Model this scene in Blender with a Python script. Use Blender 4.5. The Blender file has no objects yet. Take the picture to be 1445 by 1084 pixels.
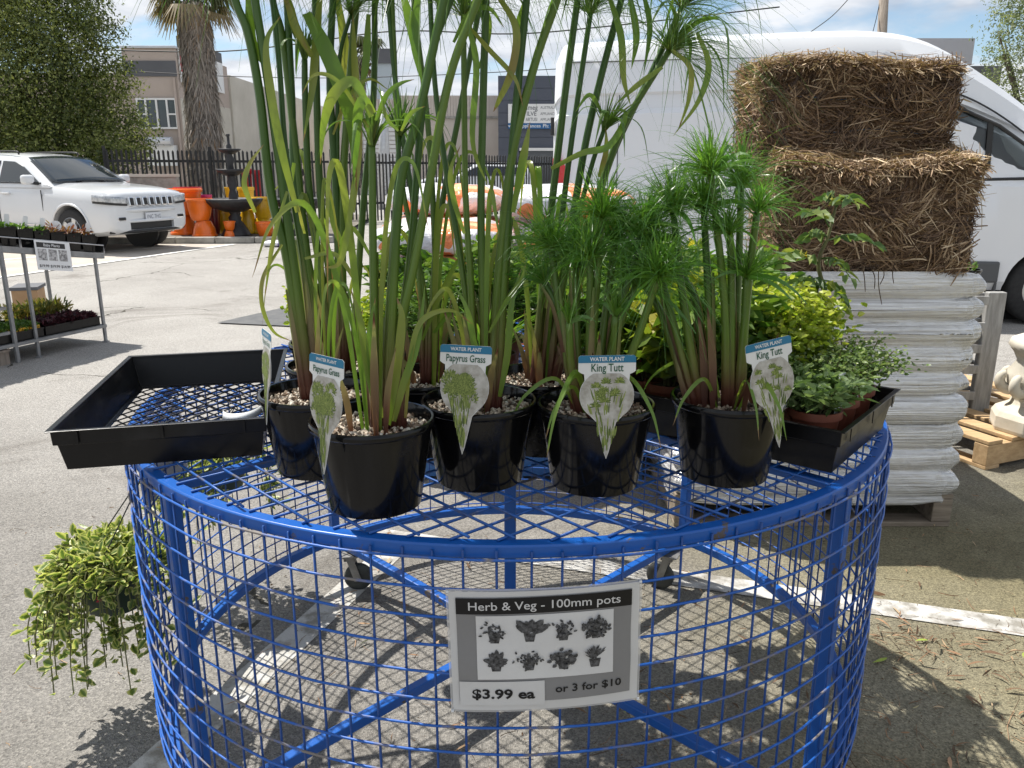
import bpy, bmesh, math, random
import numpy as np
from mathutils import Vector, Matrix

SC = bpy.context.scene
COL = SC.collection
PI = math.pi
R = math.radians
rnd = random.Random(11)
NP = np.random.default_rng(11)

# ------------------------------------------------------------------ camera
FOC, PITCH, CAMH = 1130.0, R(14.97), 1.45
PW, PH = 1445.0, 1084.0
cam_data = bpy.data.cameras.new('camera')
cam_data.sensor_width = 36.0
cam_data.lens = 36.0 * FOC / PW
cam_data.clip_start = 0.05
cam_data.clip_end = 2000.0
cam = bpy.data.objects.new('camera', cam_data)
COL.objects.link(cam)
cam.location = (0, 0, CAMH)
cam.rotation_euler = (R(90) - PITCH, 0, 0)
SC.camera = cam
SC.render.resolution_x, SC.render.resolution_y = 1024, 768

# ------------------------------------------------------------------ sky and sun
SUN_DIR = Vector((-0.40, 0.27, 0.875)).normalized()       # towards the sun
sun_el = math.asin(SUN_DIR.z)
sun_az = math.atan2(SUN_DIR.x, SUN_DIR.y)                   # clockwise from +Y
world = bpy.data.worlds.new('World')
SC.world = world
world.use_nodes = True
nt = world.node_tree
nt.nodes.clear()
def wn(t, **k):
    n = nt.nodes.new(t)
    for a, b in k.items(): setattr(n, a, b)
    return n
out = wn('ShaderNodeOutputWorld'); bg = wn('ShaderNodeBackground')
sky = wn('ShaderNodeTexSky', sky_type='NISHITA', sun_disc=False)
sky.sun_elevation = sun_el; sky.sun_rotation = sun_az
sky.air_density = 1.0; sky.dust_density = 0.05; sky.ozone_density = 1.6
tc = wn('ShaderNodeTexCoord'); sep = wn('ShaderNodeSeparateXYZ')
nt.links.new(tc.outputs['Generated'], sep.inputs[0])
zb = wn('ShaderNodeMath', operation='MAXIMUM'); nt.links.new(sep.outputs[2], zb.inputs[0]); zb.inputs[1].default_value = 0.0
za = wn('ShaderNodeMath', operation='ADD'); nt.links.new(zb.outputs[0], za.inputs[0]); za.inputs[1].default_value = 0.16
dx = wn('ShaderNodeMath', operation='DIVIDE'); nt.links.new(sep.outputs[0], dx.inputs[0]); nt.links.new(za.outputs[0], dx.inputs[1])
dy = wn('ShaderNodeMath', operation='DIVIDE'); nt.links.new(sep.outputs[1], dy.inputs[0]); nt.links.new(za.outputs[0], dy.inputs[1])
cmb = wn('ShaderNodeCombineXYZ'); nt.links.new(dx.outputs[0], cmb.inputs[0]); nt.links.new(dy.outputs[0], cmb.inputs[1]); cmb.inputs[2].default_value = 5.3
n1 = wn('ShaderNodeTexNoise'); n1.inputs['Scale'].default_value = 1.15; n1.inputs['Detail'].default_value = 6.0; n1.inputs['Roughness'].default_value = 0.56; n1.inputs['Distortion'].default_value = 0.25
n2 = wn('ShaderNodeTexNoise'); n2.inputs['Scale'].default_value = 2.3; n2.inputs['Detail'].default_value = 4.0; n2.inputs['Roughness'].default_value = 0.6
nt.links.new(cmb.outputs[0], n1.inputs['Vector']); nt.links.new(cmb.outputs[0], n2.inputs['Vector'])
r1 = wn('ShaderNodeValToRGB'); r1.color_ramp.elements[0].position = 0.38; r1.color_ramp.elements[1].position = 0.50
r2 = wn('ShaderNodeValToRGB'); r2.color_ramp.elements[0].position = 0.30; r2.color_ramp.elements[1].position = 0.62
r2.color_ramp.elements[0].color = (3.7, 4.2, 5.0, 1); r2.color_ramp.elements[1].color = (6.9, 7.1, 7.45, 1)
nt.links.new(n1.outputs['Fac'], r1.inputs[0]); nt.links.new(n2.outputs['Fac'], r2.inputs[0])
mx = wn('ShaderNodeMix', data_type='RGBA')
nt.links.new(r1.outputs[0], mx.inputs[0]); nt.links.new(sky.outputs[0], mx.inputs[6]); nt.links.new(r2.outputs[0], mx.inputs[7])
nt.links.new(mx.outputs[2], bg.inputs[0]); bg.inputs[1].default_value = 0.092
nt.links.new(bg.outputs[0], out.inputs[0])

sun_data = bpy.data.lights.new('sun', 'SUN')
sun_data.energy = 4.9; sun_data.angle = R(0.53); sun_data.color = (1.0, 0.955, 0.88)
sun = bpy.data.objects.new('sun', sun_data); COL.objects.link(sun)
sun.rotation_euler = SUN_DIR.to_track_quat('Z', 'Y').to_euler()
SC.view_settings.view_transform = 'Standard'; SC.view_settings.look = 'None'
SC.view_settings.exposure = 0.56; SC.view_settings.gamma = 1.0
SC.cycles.max_bounces = 5; SC.cycles.diffuse_bounces = 2; SC.cycles.glossy_bounces = 2; SC.cycles.transmission_bounces = 4; SC.cycles.transparent_max_bounces = 6
SC.cycles.use_adaptive_sampling = True; SC.cycles.adaptive_threshold = 0.02
SC.cycles.caustics_reflective = False; SC.cycles.caustics_refractive = False
SC.cycles.sample_clamp_indirect = 6.0

# ------------------------------------------------------------------ picture -> place
CP, SP = math.cos(PITCH), math.sin(PITCH)
def ray(x, y):
    u = (x - PW / 2) / FOC; v = (y - PH / 2) / FOC
    return Vector((u, CP - v * SP, -SP - v * CP))
def G(x, y, z=0.0):                     # where the sight line meets height z
    r = ray(x, y); t = (z - CAMH) / r.z
    return Vector((r.x * t, r.y * t, z))
def P(x, y, F):                         # where the sight line meets distance F
    r = ray(x, y); t = F / r.y
    return Vector((r.x * t, F, CAMH + r.z * t))

# ------------------------------------------------------------------ materials
def node(t, k, **a):
    n = t.nodes.new(k)
    for p, q in a.items(): setattr(n, p, q)
    return n
def mat(name, col, rough=0.6, metal=0.0, col2=None, scale=12.0, lo=0.35, hi=0.65, bump=0.0, bscale=150.0,
        spec=0.5, coat=0.0, trans=0.0, stretch=None, rough2=None, detail=5.0, alpha=1.0, dist=0.002, vary=0.0):
    m = bpy.data.materials.new(name); m.use_nodes = True
    t = m.node_tree; b = t.nodes['Principled BSDF']
    b.inputs['Base Color'].default_value = (*col, 1); b.inputs['Roughness'].default_value = rough
    b.inputs['Metallic'].default_value = metal; b.inputs['Specular IOR Level'].default_value = spec
    b.inputs['Coat Weight'].default_value = coat; b.inputs['Transmission Weight'].default_value = trans
    b.inputs['Alpha'].default_value = alpha
    vec = None
    if col2 is not None or bump:
        c = node(t, 'ShaderNodeTexCoord'); vec = c.outputs['Object']
        if stretch:
            mp = node(t, 'ShaderNodeMapping'); mp.inputs['Scale'].default_value = stretch
            t.links.new(vec, mp.inputs[0]); vec = mp.outputs[0]
    if col2 is not None:
        n = node(t, 'ShaderNodeTexNoise'); n.inputs['Scale'].default_value = scale; n.inputs['Detail'].default_value = detail
        n.inputs['Roughness'].default_value = 0.62
        t.links.new(vec, n.inputs['Vector'])
        r = node(t, 'ShaderNodeValToRGB'); r.color_ramp.elements[0].position = lo; r.color_ramp.elements[1].position = hi
        r.color_ramp.elements[0].color = (*col, 1); r.color_ramp.elements[1].color = (*col2, 1)
        t.links.new(n.outputs['Fac'], r.inputs[0])
        src = r.outputs[0]
        t.links.new(src, b.inputs['Base Color'])
        if rough2 is not None:
            mr = node(t, 'ShaderNodeMapRange'); mr.inputs[1].default_value = lo; mr.inputs[2].default_value = hi
            mr.inputs[3].default_value = rough; mr.inputs[4].default_value = rough2
            t.links.new(n.outputs['Fac'], mr.inputs[0]); t.links.new(mr.outputs[0], b.inputs['Roughness'])
    if bump:
        n = node(t, 'ShaderNodeTexNoise'); n.inputs['Scale'].default_value = bscale; n.inputs['Detail'].default_value = 6.0
        t.links.new(vec, n.inputs['Vector'])
        bp = node(t, 'ShaderNodeBump'); bp.inputs['Strength'].default_value = bump; bp.inputs['Distance'].default_value = dist
        t.links.new(n.outputs['Fac'], bp.inputs['Height']); t.links.new(bp.outputs[0], b.inputs['Normal'])
    return m
def tintmat(name, stops, rough=0.5, trans=0.0, spec=0.5, gain=1.35, bump=0.0, bscale=60.0, stretch=None):
    """colour from the mesh's own 'tint' value (which leaf, stem end or pebble it is); thin leaves let light through"""
    m = bpy.data.materials.new(name); m.use_nodes = True
    t = m.node_tree; b = t.nodes['Principled BSDF']; o = t.nodes['Material Output']
    a = node(t, 'ShaderNodeAttribute', attribute_name='tint')
    r = node(t, 'ShaderNodeValToRGB'); e = r.color_ramp.elements
    while len(e) < len(stops): e.new(0.5)
    for q, (p, c) in zip(e, stops): q.position = p; q.color = (*c, 1)
    t.links.new(a.outputs['Fac'], r.inputs[0]); t.links.new(r.outputs[0], b.inputs['Base Color'])
    b.inputs['Roughness'].default_value = rough; b.inputs['Specular IOR Level'].default_value = spec
    if bump:
        c = node(t, 'ShaderNodeTexCoord'); n = node(t, 'ShaderNodeTexNoise'); n.inputs['Scale'].default_value = bscale
        if stretch:
            mp = node(t, 'ShaderNodeMapping'); mp.inputs['Scale'].default_value = stretch
            t.links.new(c.outputs['Object'], mp.inputs[0]); t.links.new(mp.outputs[0], n.inputs['Vector'])
        else: t.links.new(c.outputs['Object'], n.inputs['Vector'])
        bp = node(t, 'ShaderNodeBump'); bp.inputs['Strength'].default_value = bump; bp.inputs['Distance'].default_value = 0.002
        t.links.new(n.outputs['Fac'], bp.inputs['Height']); t.links.new(bp.outputs[0], b.inputs['Normal'])
    if trans:
        tr = node(t, 'ShaderNodeBsdfTranslucent')
        g = node(t, 'ShaderNodeMix', data_type='RGBA', blend_type='MULTIPLY'); g.inputs[0].default_value = 1.0
        g.inputs[7].default_value = (gain, gain * 1.05, gain * 0.55, 1)
        t.links.new(r.outputs[0], g.inputs[6]); t.links.new(g.outputs[2], tr.inputs[0])
        mx = node(t, 'ShaderNodeMixShader'); mx.inputs[0].default_value = trans
        t.links.new(b.outputs[0], mx.inputs[1]); t.links.new(tr.outputs[0], mx.inputs[2]); t.links.new(mx.outputs[0], o.inputs[0])
    return m

# ------------------------------------------------------------------ mesh building
def unit(v):
    v = np.asarray(v, float); n = np.linalg.norm(v, axis=-1, keepdims=True); return v / np.maximum(n, 1e-9)
def spline(pts, k=6):
    """smooth curve through the points (Catmull-Rom)"""
    p = np.asarray(pts, float)
    if len(p) < 3: 
        t = np.linspace(0, 1, k + 1)[:, None]; return p[0] * (1 - t) + p[-1] * t
    q = np.vstack([2 * p[0] - p[1], p, 2 * p[-1] - p[-2]]); o = []
    for i in range(len(p) - 1):
        a, b, c, d = q[i], q[i + 1], q[i + 2], q[i + 3]
        for j in range(k):
            t = j / k
            o.append(0.5 * (2 * b + (c - a) * t + (2 * a - 5 * b + 4 * c - d) * t * t + (3 * b - a - 3 * c + d) * t ** 3))
    o.append(p[-1]); return np.array(o)
BOXF = np.array([[0, 3, 2, 1], [4, 5, 6, 7], [0, 1, 5, 4], [1, 2, 6, 5], [2, 3, 7, 6], [3, 0, 4, 7]])
class MB:
    def __init__(s, at=None):
        s.V = []; s.I = []; s.L = []; s.T = []; s.n = 0
        s.at = np.array(at.location if hasattr(at, 'location') else (at if at is not None else (0, 0, 0)), float)
    def add(s, v, f, tint=0.5):
        v = np.asarray(v, float).reshape(-1, 3)
        if isinstance(f, np.ndarray):
            s.I.append((f + s.n).ravel()); s.L.append(np.full(len(f), f.shape[1]))
        else:
            for q in f:
                s.I.append(np.asarray(q) + s.n); s.L.append(np.array([len(q)]))
        s.V.append(v); s.n += len(v)
        s.T.append(np.broadcast_to(np.asarray(tint, float), (len(v),)).copy())
        return s
    def box(s, c, d, rz=0.0, tint=0.5):
        hx, hy, hz = d[0] / 2, d[1] / 2, d[2] / 2
        v = np.array([[-hx, -hy, -hz], [hx, -hy, -hz], [hx, hy, -hz], [-hx, hy, -hz], [-hx, -hy, hz], [hx, -hy, hz], [hx, hy, hz], [-hx, hy, hz]])
        if rz:
            k, q = math.cos(rz), math.sin(rz); v = v @ np.array([[k, q, 0], [-q, k, 0], [0, 0, 1]])
        return s.add(v + np.asarray(c, float), BOXF, tint)
    def obox(s, o, a, b, c, tint=0.5):                       # corner and three edges
        o, a, b, c = (np.asarray(q, float) for q in (o, a, b, c))
        v = [o, o + a, o + a + b, o + b, o + c, o + a + c, o + a + b + c, o + b + c]
        f = BOXF if np.dot(np.cross(a, b), c) > 0 else BOXF[:, ::-1]
        return s.add(v, f, tint)
    def bar(s, p, q, w, h, up=(0, 0, 1), tint=0.5):          # rectangular bar from p to q
        p, q = np.asarray(p, float), np.asarray(q, float); d = unit(q - p); u = np.asarray(up, float)
        if abs(np.dot(d, u)) > 0.98: u = np.array([1.0, 0, 0])
        a = unit(np.cross(d, u)); u = np.cross(a, d)
        return s.obox(p - a * w / 2 - u * h / 2, q - p, u * h, a * w, tint)
    def tube(s, pts, r, n=8, tint=0.5, cap=True):
        p = np.asarray(pts, float); k = len(p); r = np.broadcast_to(np.asarray(r, float), (k,))
        d = unit(np.gradient(p, axis=0)); ref = np.array([0, 0, 1.0])
        if abs(d[0] @ ref) > 0.9: ref = np.array([1.0, 0, 0])
        A = []
        a = unit(np.cross(d[0], ref))
        for i in range(k):
            a = unit(a - d[i] * (a @ d[i])); A.append(a)
        A = np.array(A); B = np.cross(d, A); t = np.linspace(0, 2 * PI, n, endpoint=False)
        v = p[:, None] + r[:, None, None] * (np.cos(t)[None, :, None] * A[:, None] + np.sin(t)[None, :, None] * B[:, None])
        i = np.arange(k - 1)[:, None] * n; j = np.arange(n)[None]; j2 = (j + 1) % n
        f = np.stack([i + j, i + j2, i + n + j2, i + n + j], -1).reshape(-1, 4)
        tt = np.repeat(np.broadcast_to(np.asarray(tint, float), (k,)), n)
        base = s.n; s.add(v.reshape(-1, 3), f, tt)
        if cap:
            s.I.append(base + np.arange(n)[::-1]); s.L.append(np.array([n]))
            s.I.append(base + (k - 1) * n + np.arange(n)); s.L.append(np.array([n]))
        return s
    def lathe(s, prof, n=24, c=(0, 0, 0), tint=0.5, wob=None):
        p = np.asarray(prof, float); k = len(p); t = np.linspace(0, 2 * PI, n, endpoint=False)
        rr = p[:, 0][:, None] * (1 if wob is None else (1 + wob[None, :]))
        v = np.stack([rr * np.cos(t), rr * np.sin(t), np.broadcast_to(p[:, 1][:, None], (k, n))], -1)
        i = np.arange(k - 1)[:, None] * n; j = np.arange(n)[None]; j2 = (j + 1) % n
        f = np.stack([i + j, i + j2, i + n + j2, i + n + j], -1).reshape(-1, 4)
        return s.add(v.reshape(-1, 3) + np.asarray(c, float), f, tint)
    def ring(s, R0, prof, n=96, tint=0.5, amp=None):         # closed section (dr, z) swept round a circle
        p = np.asarray(prof, float); k = len(p); t = np.linspace(0, 2 * PI, n, endpoint=False)
        rr = R0 + p[:, 0][:, None] + (0 if amp is None else amp[None])
        v = np.stack([rr * np.cos(t), rr * np.sin(t), np.broadcast_to(p[:, 1][:, None], (k, n))], -1)
        i = np.arange(k)[:, None]; i2 = (i + 1) % k; j = np.arange(n)[None]; j2 = (j + 1) % n
        f = np.stack([i * n + j, i * n + j2, i2 * n + j2, i2 * n + j], -1).reshape(-1, 4)
        return s.add(v.reshape(-1, 3), f, tint)
    def grid(s, pts, tint=0.5, flip=False):                  # (m, n, 3) surface
        p = np.asarray(pts, float); m, n = p.shape[:2]
        i = np.arange(m - 1)[:, None] * n; j = np.arange(n - 1)[None]
        f = np.stack([i + j, i + j + 1, i + n + j + 1, i + n + j], -1).reshape(-1, 4)
        if flip: f = f[:, ::-1]
        return s.add(p.reshape(-1, 3), f, tint)
    def prism(s, poly, f3, depth, tint=0.5):                 # outline through map f3(u, v, w), w from 0 to depth
        n = len(poly); a = [f3(u, v, 0) for u, v in poly]; b = [f3(u, v, depth) for u, v in poly]
        f = [list(range(n))[::-1], list(range(n, 2 * n))] + [[i, (i + 1) % n, n + (i + 1) % n, n + i] for i in range(n)]
        return s.add(np.array([list(q) for q in a + b]), f, tint)
    def strips(s, pts, w, side, tint=0.5):                   # pts (N,k,3), w (N,k), side (N,3)
        p = np.asarray(pts, float); N, k = p.shape[:2]; w = np.broadcast_to(np.asarray(w, float), (N, k))
        sd = np.asarray(side, float)
        if sd.ndim == 2: sd = sd[:, None]
        v = np.stack([p - sd * w[..., None] / 2, p + sd * w[..., None] / 2], 2).reshape(-1, 3)
        i = (np.arange(N)[:, None] * k + np.arange(k - 1)[None])[..., None] * 2
        f = np.concatenate([i, i + 1, i + 3, i + 2], -1).reshape(-1, 4)
        tt = np.asarray(tint, float)
        if tt.ndim == 1: tt = np.broadcast_to(tt[:, None], (N, k))
        tt = np.repeat(np.broadcast_to(tt, (N, k)).reshape(-1), 2)
        return s.add(v, f, tt)
    def leaves(s, b, d, nrm, ln, wd, tint=0.5, fold=0.15, shape=0.42, rim=None, droop=0.0):
        """many leaf blades: base, direction, face normal, length, width"""
        b = np.asarray(b, float); N = len(b); d = unit(d); nrm = np.asarray(nrm, float)
        sd = unit(np.cross(d, nrm)); nn = np.cross(sd, d)
        ln = np.broadcast_to(np.asarray(ln, float), (N,))[:, None]; wd = np.broadcast_to(np.asarray(wd, float), (N,))[:, None]
        m = b + d * ln * shape - nn * wd * fold
        m2 = b + d * ln * 0.75 - nn * (wd * fold * 0.5 + droop * ln * 0.4)
        t = b + d * ln - nn * droop * ln
        l1 = b + d * ln * shape * 0.75 - sd * wd * 0.46 + nn * wd * fold; r1 = b + d * ln * shape * 0.75 + sd * wd * 0.46 + nn * wd * fold
        l2 = b + d * ln * 0.72 - sd * wd * 0.36 + nn * (wd * fold * 0.5 - droop * ln * 0.4); r2 = b + d * ln * 0.72 + sd * wd * 0.36 + nn * (wd * fold * 0.5 - droop * ln * 0.4)
        v = np.stack([b, m, m2, t, l1, l2, r1, r2], 1).reshape(-1, 3)
        f = np.array([[0, 1, 4, 4], [1, 2, 5, 4], [2, 3, 5, 5], [0, 6, 1, 1], [1, 6, 7, 2], [2, 7, 3, 3]])
        q = f[[1, 4]]; tr = f[[0, 2, 3, 5]][:, :3]
        o = (np.arange(N) * 8)[:, None, None]
        if rim is None: tt = np.repeat(np.broadcast_to(np.asarray(tint, float), (N,)), 8)
        else: tt = np.tile(np.array([0.3, 0, 0, 0.8, 1, 1, 1, 1.0]), N) * rim + np.repeat(np.broadcast_to(np.asarray(tint, float), (N,)), 8)
        base = s.n
        s.add(v, (q[None] + o).reshape(-1, 4), tt)
        s.I.append((tr[None] + o).reshape(-1) + base); s.L.append(np.full(N * 4, 3))
        return s
    def mesh(s, name):
        me = bpy.data.meshes.new(name)
        V = np.concatenate(s.V) - s.at; I = np.concatenate(s.I).astype(np.int32); L = np.concatenate(s.L).astype(np.int32)
        me.vertices.add(len(V)); me.vertices.foreach_set('co', V.ravel().astype(np.float32))
        me.loops.add(len(I)); me.loops.foreach_set('vertex_index', I)
        me.polygons.add(len(L)); st = np.zeros(len(L), np.int32); st[1:] = np.cumsum(L)[:-1]
        me.polygons.foreach_set('loop_start', st)
        me.update(calc_edges=True)
        a = me.attributes.new('tint', 'FLOAT', 'POINT'); a.data.foreach_set('value', np.concatenate(s.T).astype(np.float32))
        return me
    def build(s, name, m, parent=None, smooth=False, bevel=0.0, segs=2, solid=0.0, loc=None):
        me = s.mesh(name)
        me.polygons.foreach_set('use_smooth', np.full(len(me.polygons), bool(smooth)))
        me.materials.append(m)
        o = bpy.data.objects.new(name, me); COL.objects.link(o)
        if parent is not None: o.parent = parent
        else: o.location = s.at
        if loc is not None: o.location = loc
        if bevel:
            b = o.modifiers.new('bevel', 'BEVEL'); b.width = bevel; b.segments = segs; b.limit_method = 'ANGLE'; b.angle_limit = R(35)
        if solid:
            b = o.modifiers.new('solid', 'SOLIDIFY'); b.thickness = solid; b.offset = 0
        return o
def smooth_angle(o, a=40):
    o.data.polygons.foreach_set('use_smooth', np.ones(len(o.data.polygons), bool))
    o.data.set_sharp_from_angle(angle=R(a))
def thing(name, label, cat, loc=(0, 0, 0), rz=0.0, group=None):
    o = bpy.data.objects.new(name, None); COL.objects.link(o); o.empty_display_size = 0.1
    o.location = loc; o.rotation_euler = (0, 0, rz); o['label'] = label; o['category'] = cat
    if group: o['group'] = group
    return o
def tag(o, label, cat, group=None):
    o['label'] = label; o['category'] = cat
    if group: o['group'] = group
    return o
def struct(o): o['kind'] = 'structure'; return o
def stuff(o): o['kind'] = 'stuff'; return o
def inst(o, parent, loc=(0, 0, 0), rot=(0, 0, 0), scale=(1, 1, 1)):     # a copy that shares its mesh
    c = o.copy(); COL.objects.link(c); c.parent = parent; c.location = loc; c.rotation_euler = rot; c.scale = scale
    return c
def dup(root, loc, rz, label=None, parent=None):
    c = root.copy(); COL.objects.link(c); c.parent = parent
    if loc is not None: c.location = loc; c.rotation_euler = (0, 0, rz)
    if label: c['label'] = label
    for ch in list(root.children): dup(ch, None, 0, None, c)
    return c
_txt = {}
def text(s, size, bold=0.0):
    """flat letter outlines as (points, faces), centred on the origin"""
    k = (s, size, bold)
    if k in _txt: return _txt[k]
    cu = bpy.data.curves.new('letters', 'FONT'); cu.body = s; cu.size = size; cu.offset = bold * size
    cu.align_x = 'CENTER'; cu.align_y = 'CENTER'; cu.resolution_u = 3
    o = bpy.data.objects.new('letters', cu); COL.objects.link(o)
    me = o.evaluated_get(bpy.context.evaluated_depsgraph_get()).to_mesh()
    v = np.array([q.co[:] for q in me.vertices])[:, :2]; f = [list(q.vertices) for q in me.polygons]
    bpy.data.objects.remove(o); bpy.data.curves.remove(cu)
    _txt[k] = (v, f); return v, f
def letters(mb, s, size, f3, u, v, w, bold=0.0, width=None):
    p, f = text(s, size, bold)
    k = 1.0
    if width: k = width / max(1e-6, np.ptp(p[:, 0]))
    mb.add(np.array([list(f3(u + a * k, v + b, w)) for a, b in p]), f)
def cut(o, cutters):
    """real openings: subtract the cutters from a part, keep the mesh"""
    for c in cutters:
        b = o.modifiers.new('cut', 'BOOLEAN'); b.operation = 'DIFFERENCE'; b.object = c; b.solver = 'EXACT'
    me = bpy.data.meshes.new_from_object(o.evaluated_get(bpy.context.evaluated_depsgraph_get()))
    o.modifiers.clear(); o.data = me
    for c in cutters: bpy.data.objects.remove(c)
def rdirs(n, up=0.0):
    v = NP.normal(size=(n, 3)); v[:, 2] += up; return unit(v)
for s_, z_, b_ in (('Herb & Veg - 100mm pots', .1, .004), ('$3.99 ea', .1, .02), ('or 3 for $10', .1, .008), ('WATER PLANT', .1, .02), ('Papyrus Grass', .1, .004), ('King Tutt', .1, .004)):
    text(s_, z_, b_)

# ================================================================== the setting
def ground_material():
    m = bpy.data.materials.new('weathered_asphalt'); m.use_nodes = True
    t = m.node_tree; b = t.nodes['Principled BSDF']; L = t.links.new
    c = node(t, 'ShaderNodeTexCoord').outputs['Object']
    def noise(scale, det=5.0, rough=0.6, vec=c, dist=0.0):
        n = node(t, 'ShaderNodeTexNoise'); n.inputs['Scale'].default_value = scale; n.inputs['Detail'].default_value = det
        n.inputs['Roughness'].default_value = rough; n.inputs['Distortion'].default_value = dist; L(vec, n.inputs['Vector']); return n.outputs['Fac']
    def ramp(f, a, b_, ca, cb):
        r = node(t, 'ShaderNodeValToRGB'); r.color_ramp.elements[0].position = a; r.color_ramp.elements[1].position = b_
        r.color_ramp.elements[0].color = (*ca, 1); r.color_ramp.elements[1].color = (*cb, 1); L(f, r.inputs[0]); return r.outputs[0]
    def mix(f, a, b_, mode='MIX'):
        x = node(t, 'ShaderNodeMix', data_type='RGBA', blend_type=mode)
        if isinstance(f, float): x.inputs[0].default_value = f
        else: L(f, x.inputs[0])
        L(a, x.inputs[6]); L(b_, x.inputs[7]); return x.outputs[2]
    def mth(op, a, b_):
        x = node(t, 'ShaderNodeMath', operation=op)
        for i, q in enumerate((a, b_)):
            if isinstance(q, (int, float)): x.inputs[i].default_value = q
            else: L(q, x.inputs[i])
        return x.outputs[0]
    sp = node(t, 'ShaderNodeSeparateXYZ'); L(c, sp.inputs[0])
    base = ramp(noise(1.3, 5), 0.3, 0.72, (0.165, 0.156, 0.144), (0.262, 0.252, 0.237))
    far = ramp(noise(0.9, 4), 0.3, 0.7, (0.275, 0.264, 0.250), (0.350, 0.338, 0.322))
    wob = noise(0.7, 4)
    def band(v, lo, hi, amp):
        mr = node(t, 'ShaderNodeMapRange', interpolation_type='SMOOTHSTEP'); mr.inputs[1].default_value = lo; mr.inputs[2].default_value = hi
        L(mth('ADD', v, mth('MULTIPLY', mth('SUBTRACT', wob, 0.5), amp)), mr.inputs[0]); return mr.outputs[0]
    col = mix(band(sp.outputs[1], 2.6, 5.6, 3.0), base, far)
    moss = ramp(noise(2.4, 4), 0.3, 0.75, (0.150, 0.130, 0.066), (0.225, 0.202, 0.122))
    mf = mth('MULTIPLY', band(sp.outputs[0], -0.2, 1.5, 2.4), mth('SUBTRACT', 1.0, band(sp.outputs[1], 3.0, 4.6, 1.6)))
    col = mix(mth('MULTIPLY', mf, 0.85), col, moss)
    # stones of the aggregate, dark and pale
    v = node(t, 'ShaderNodeTexVoronoi'); v.inputs['Scale'].default_value = 210.0; L(c, v.inputs['Vector'])
    sv = node(t, 'ShaderNodeSeparateColor'); L(v.outputs['Color'], sv.inputs[0])
    speck = ramp(sv.outputs[0], 0.0, 1.0, (0.45, 0.45, 0.45), (1.55, 1.53, 1.49))
    col = mix(0.62, col, mix(1.0, col, speck, 'MULTIPLY'))
    fine = ramp(noise(75.0, 4, 0.75), 0.3, 0.7, (0.66, 0.66, 0.66), (1.32, 1.32, 1.30))
    col = mix(0.6, col, mix(1.0, col, fine, 'MULTIPLY'))
    # drips and stains
    st = ramp(noise(0.75, 6, 0.72, dist=0.9), 0.53, 0.66, (1, 1, 1), (0.58, 0.56, 0.54))
    col = mix(0.8, col, mix(1.0, col, st, 'MULTIPLY'))
    # cracks
    d = node(t, 'ShaderNodeTexNoise'); d.inputs['Scale'].default_value = 1.7; d.inputs['Detail'].default_value = 5.0; L(c, d.inputs['Vector'])
    av = node(t, 'ShaderNodeVectorMath', operation='MULTIPLY_ADD'); av.inputs[1].default_value = (0.75, 0.75, 0.0); L(d.outputs['Color'], av.inputs[0]); L(c, av.inputs[2])
    vc = node(t, 'ShaderNodeTexVoronoi', feature='DISTANCE_TO_EDGE'); vc.inputs['Scale'].default_value = 0.42; L(av.outputs[0], vc.inputs['Vector'])
    gate = mth('GREATER_THAN', noise(0.5, 2), 0.5)
    crack = mth('MULTIPLY', mth('LESS_THAN', vc.outputs['Distance'], 0.0035), gate)
    dk = node(t, 'ShaderNodeRGB'); dk.outputs[0].default_value = (0.06, 0.055, 0.045, 1)
    col = mix(crack, col, dk.outputs[0])
    L(col, b.inputs['Base Color']); b.inputs['Roughness'].default_value = 0.88; b.inputs['Specular IOR Level'].default_value = 0.25
    h = mth('ADD', mth('MULTIPLY', v.outputs['Distance'], 0.8), mth('MULTIPLY', noise(240.0, 4), 0.6))
    h = mth('SUBTRACT', h, mth('MULTIPLY', crack, 1.2))
    bp = node(t, 'ShaderNodeBump'); bp.inputs['Strength'].default_value = 0.8; bp.inputs['Distance'].default_value = 0.004
    L(h, bp.inputs['Height']); L(bp.outputs[0], b.inputs['Normal'])
    return m
M = {}
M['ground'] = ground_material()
M['paint'] = mat('worn_line_paint', (0.24, 0.225, 0.195), 0.85, col2=(0.50, 0.49, 0.465), scale=13, lo=0.38, hi=0.56, bump=0.6, bscale=170, detail=9, dist=0.004)
M['paint2'] = mat('line_paint', (0.55, 0.53, 0.48), 0.8, col2=(0.78, 0.77, 0.74), scale=5, lo=0.35, hi=0.5, bump=0.3, detail=8)
M['apron'] = mat('pale_concrete', (0.36, 0.32, 0.275), 0.85, col2=(0.45, 0.41, 0.36), scale=1.2, bump=0.5, bscale=120, detail=8)
M['kerb'] = mat('kerb_concrete', (0.25, 0.24, 0.215), 0.9, col2=(0.42, 0.40, 0.36), scale=5, bump=0.6, bscale=90)
M['matt'] = mat('dark_grate', (0.075, 0.078, 0.082), 0.8, col2=(0.115, 0.116, 0.115), scale=9, bump=0.5, bscale=80)
M['soil'] = mat('dark_soil', (0.030, 0.020, 0.013), 0.95, col2=(0.07, 0.05, 0.034), scale=120, bump=1.0, bscale=220, dist=0.004)

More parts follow.
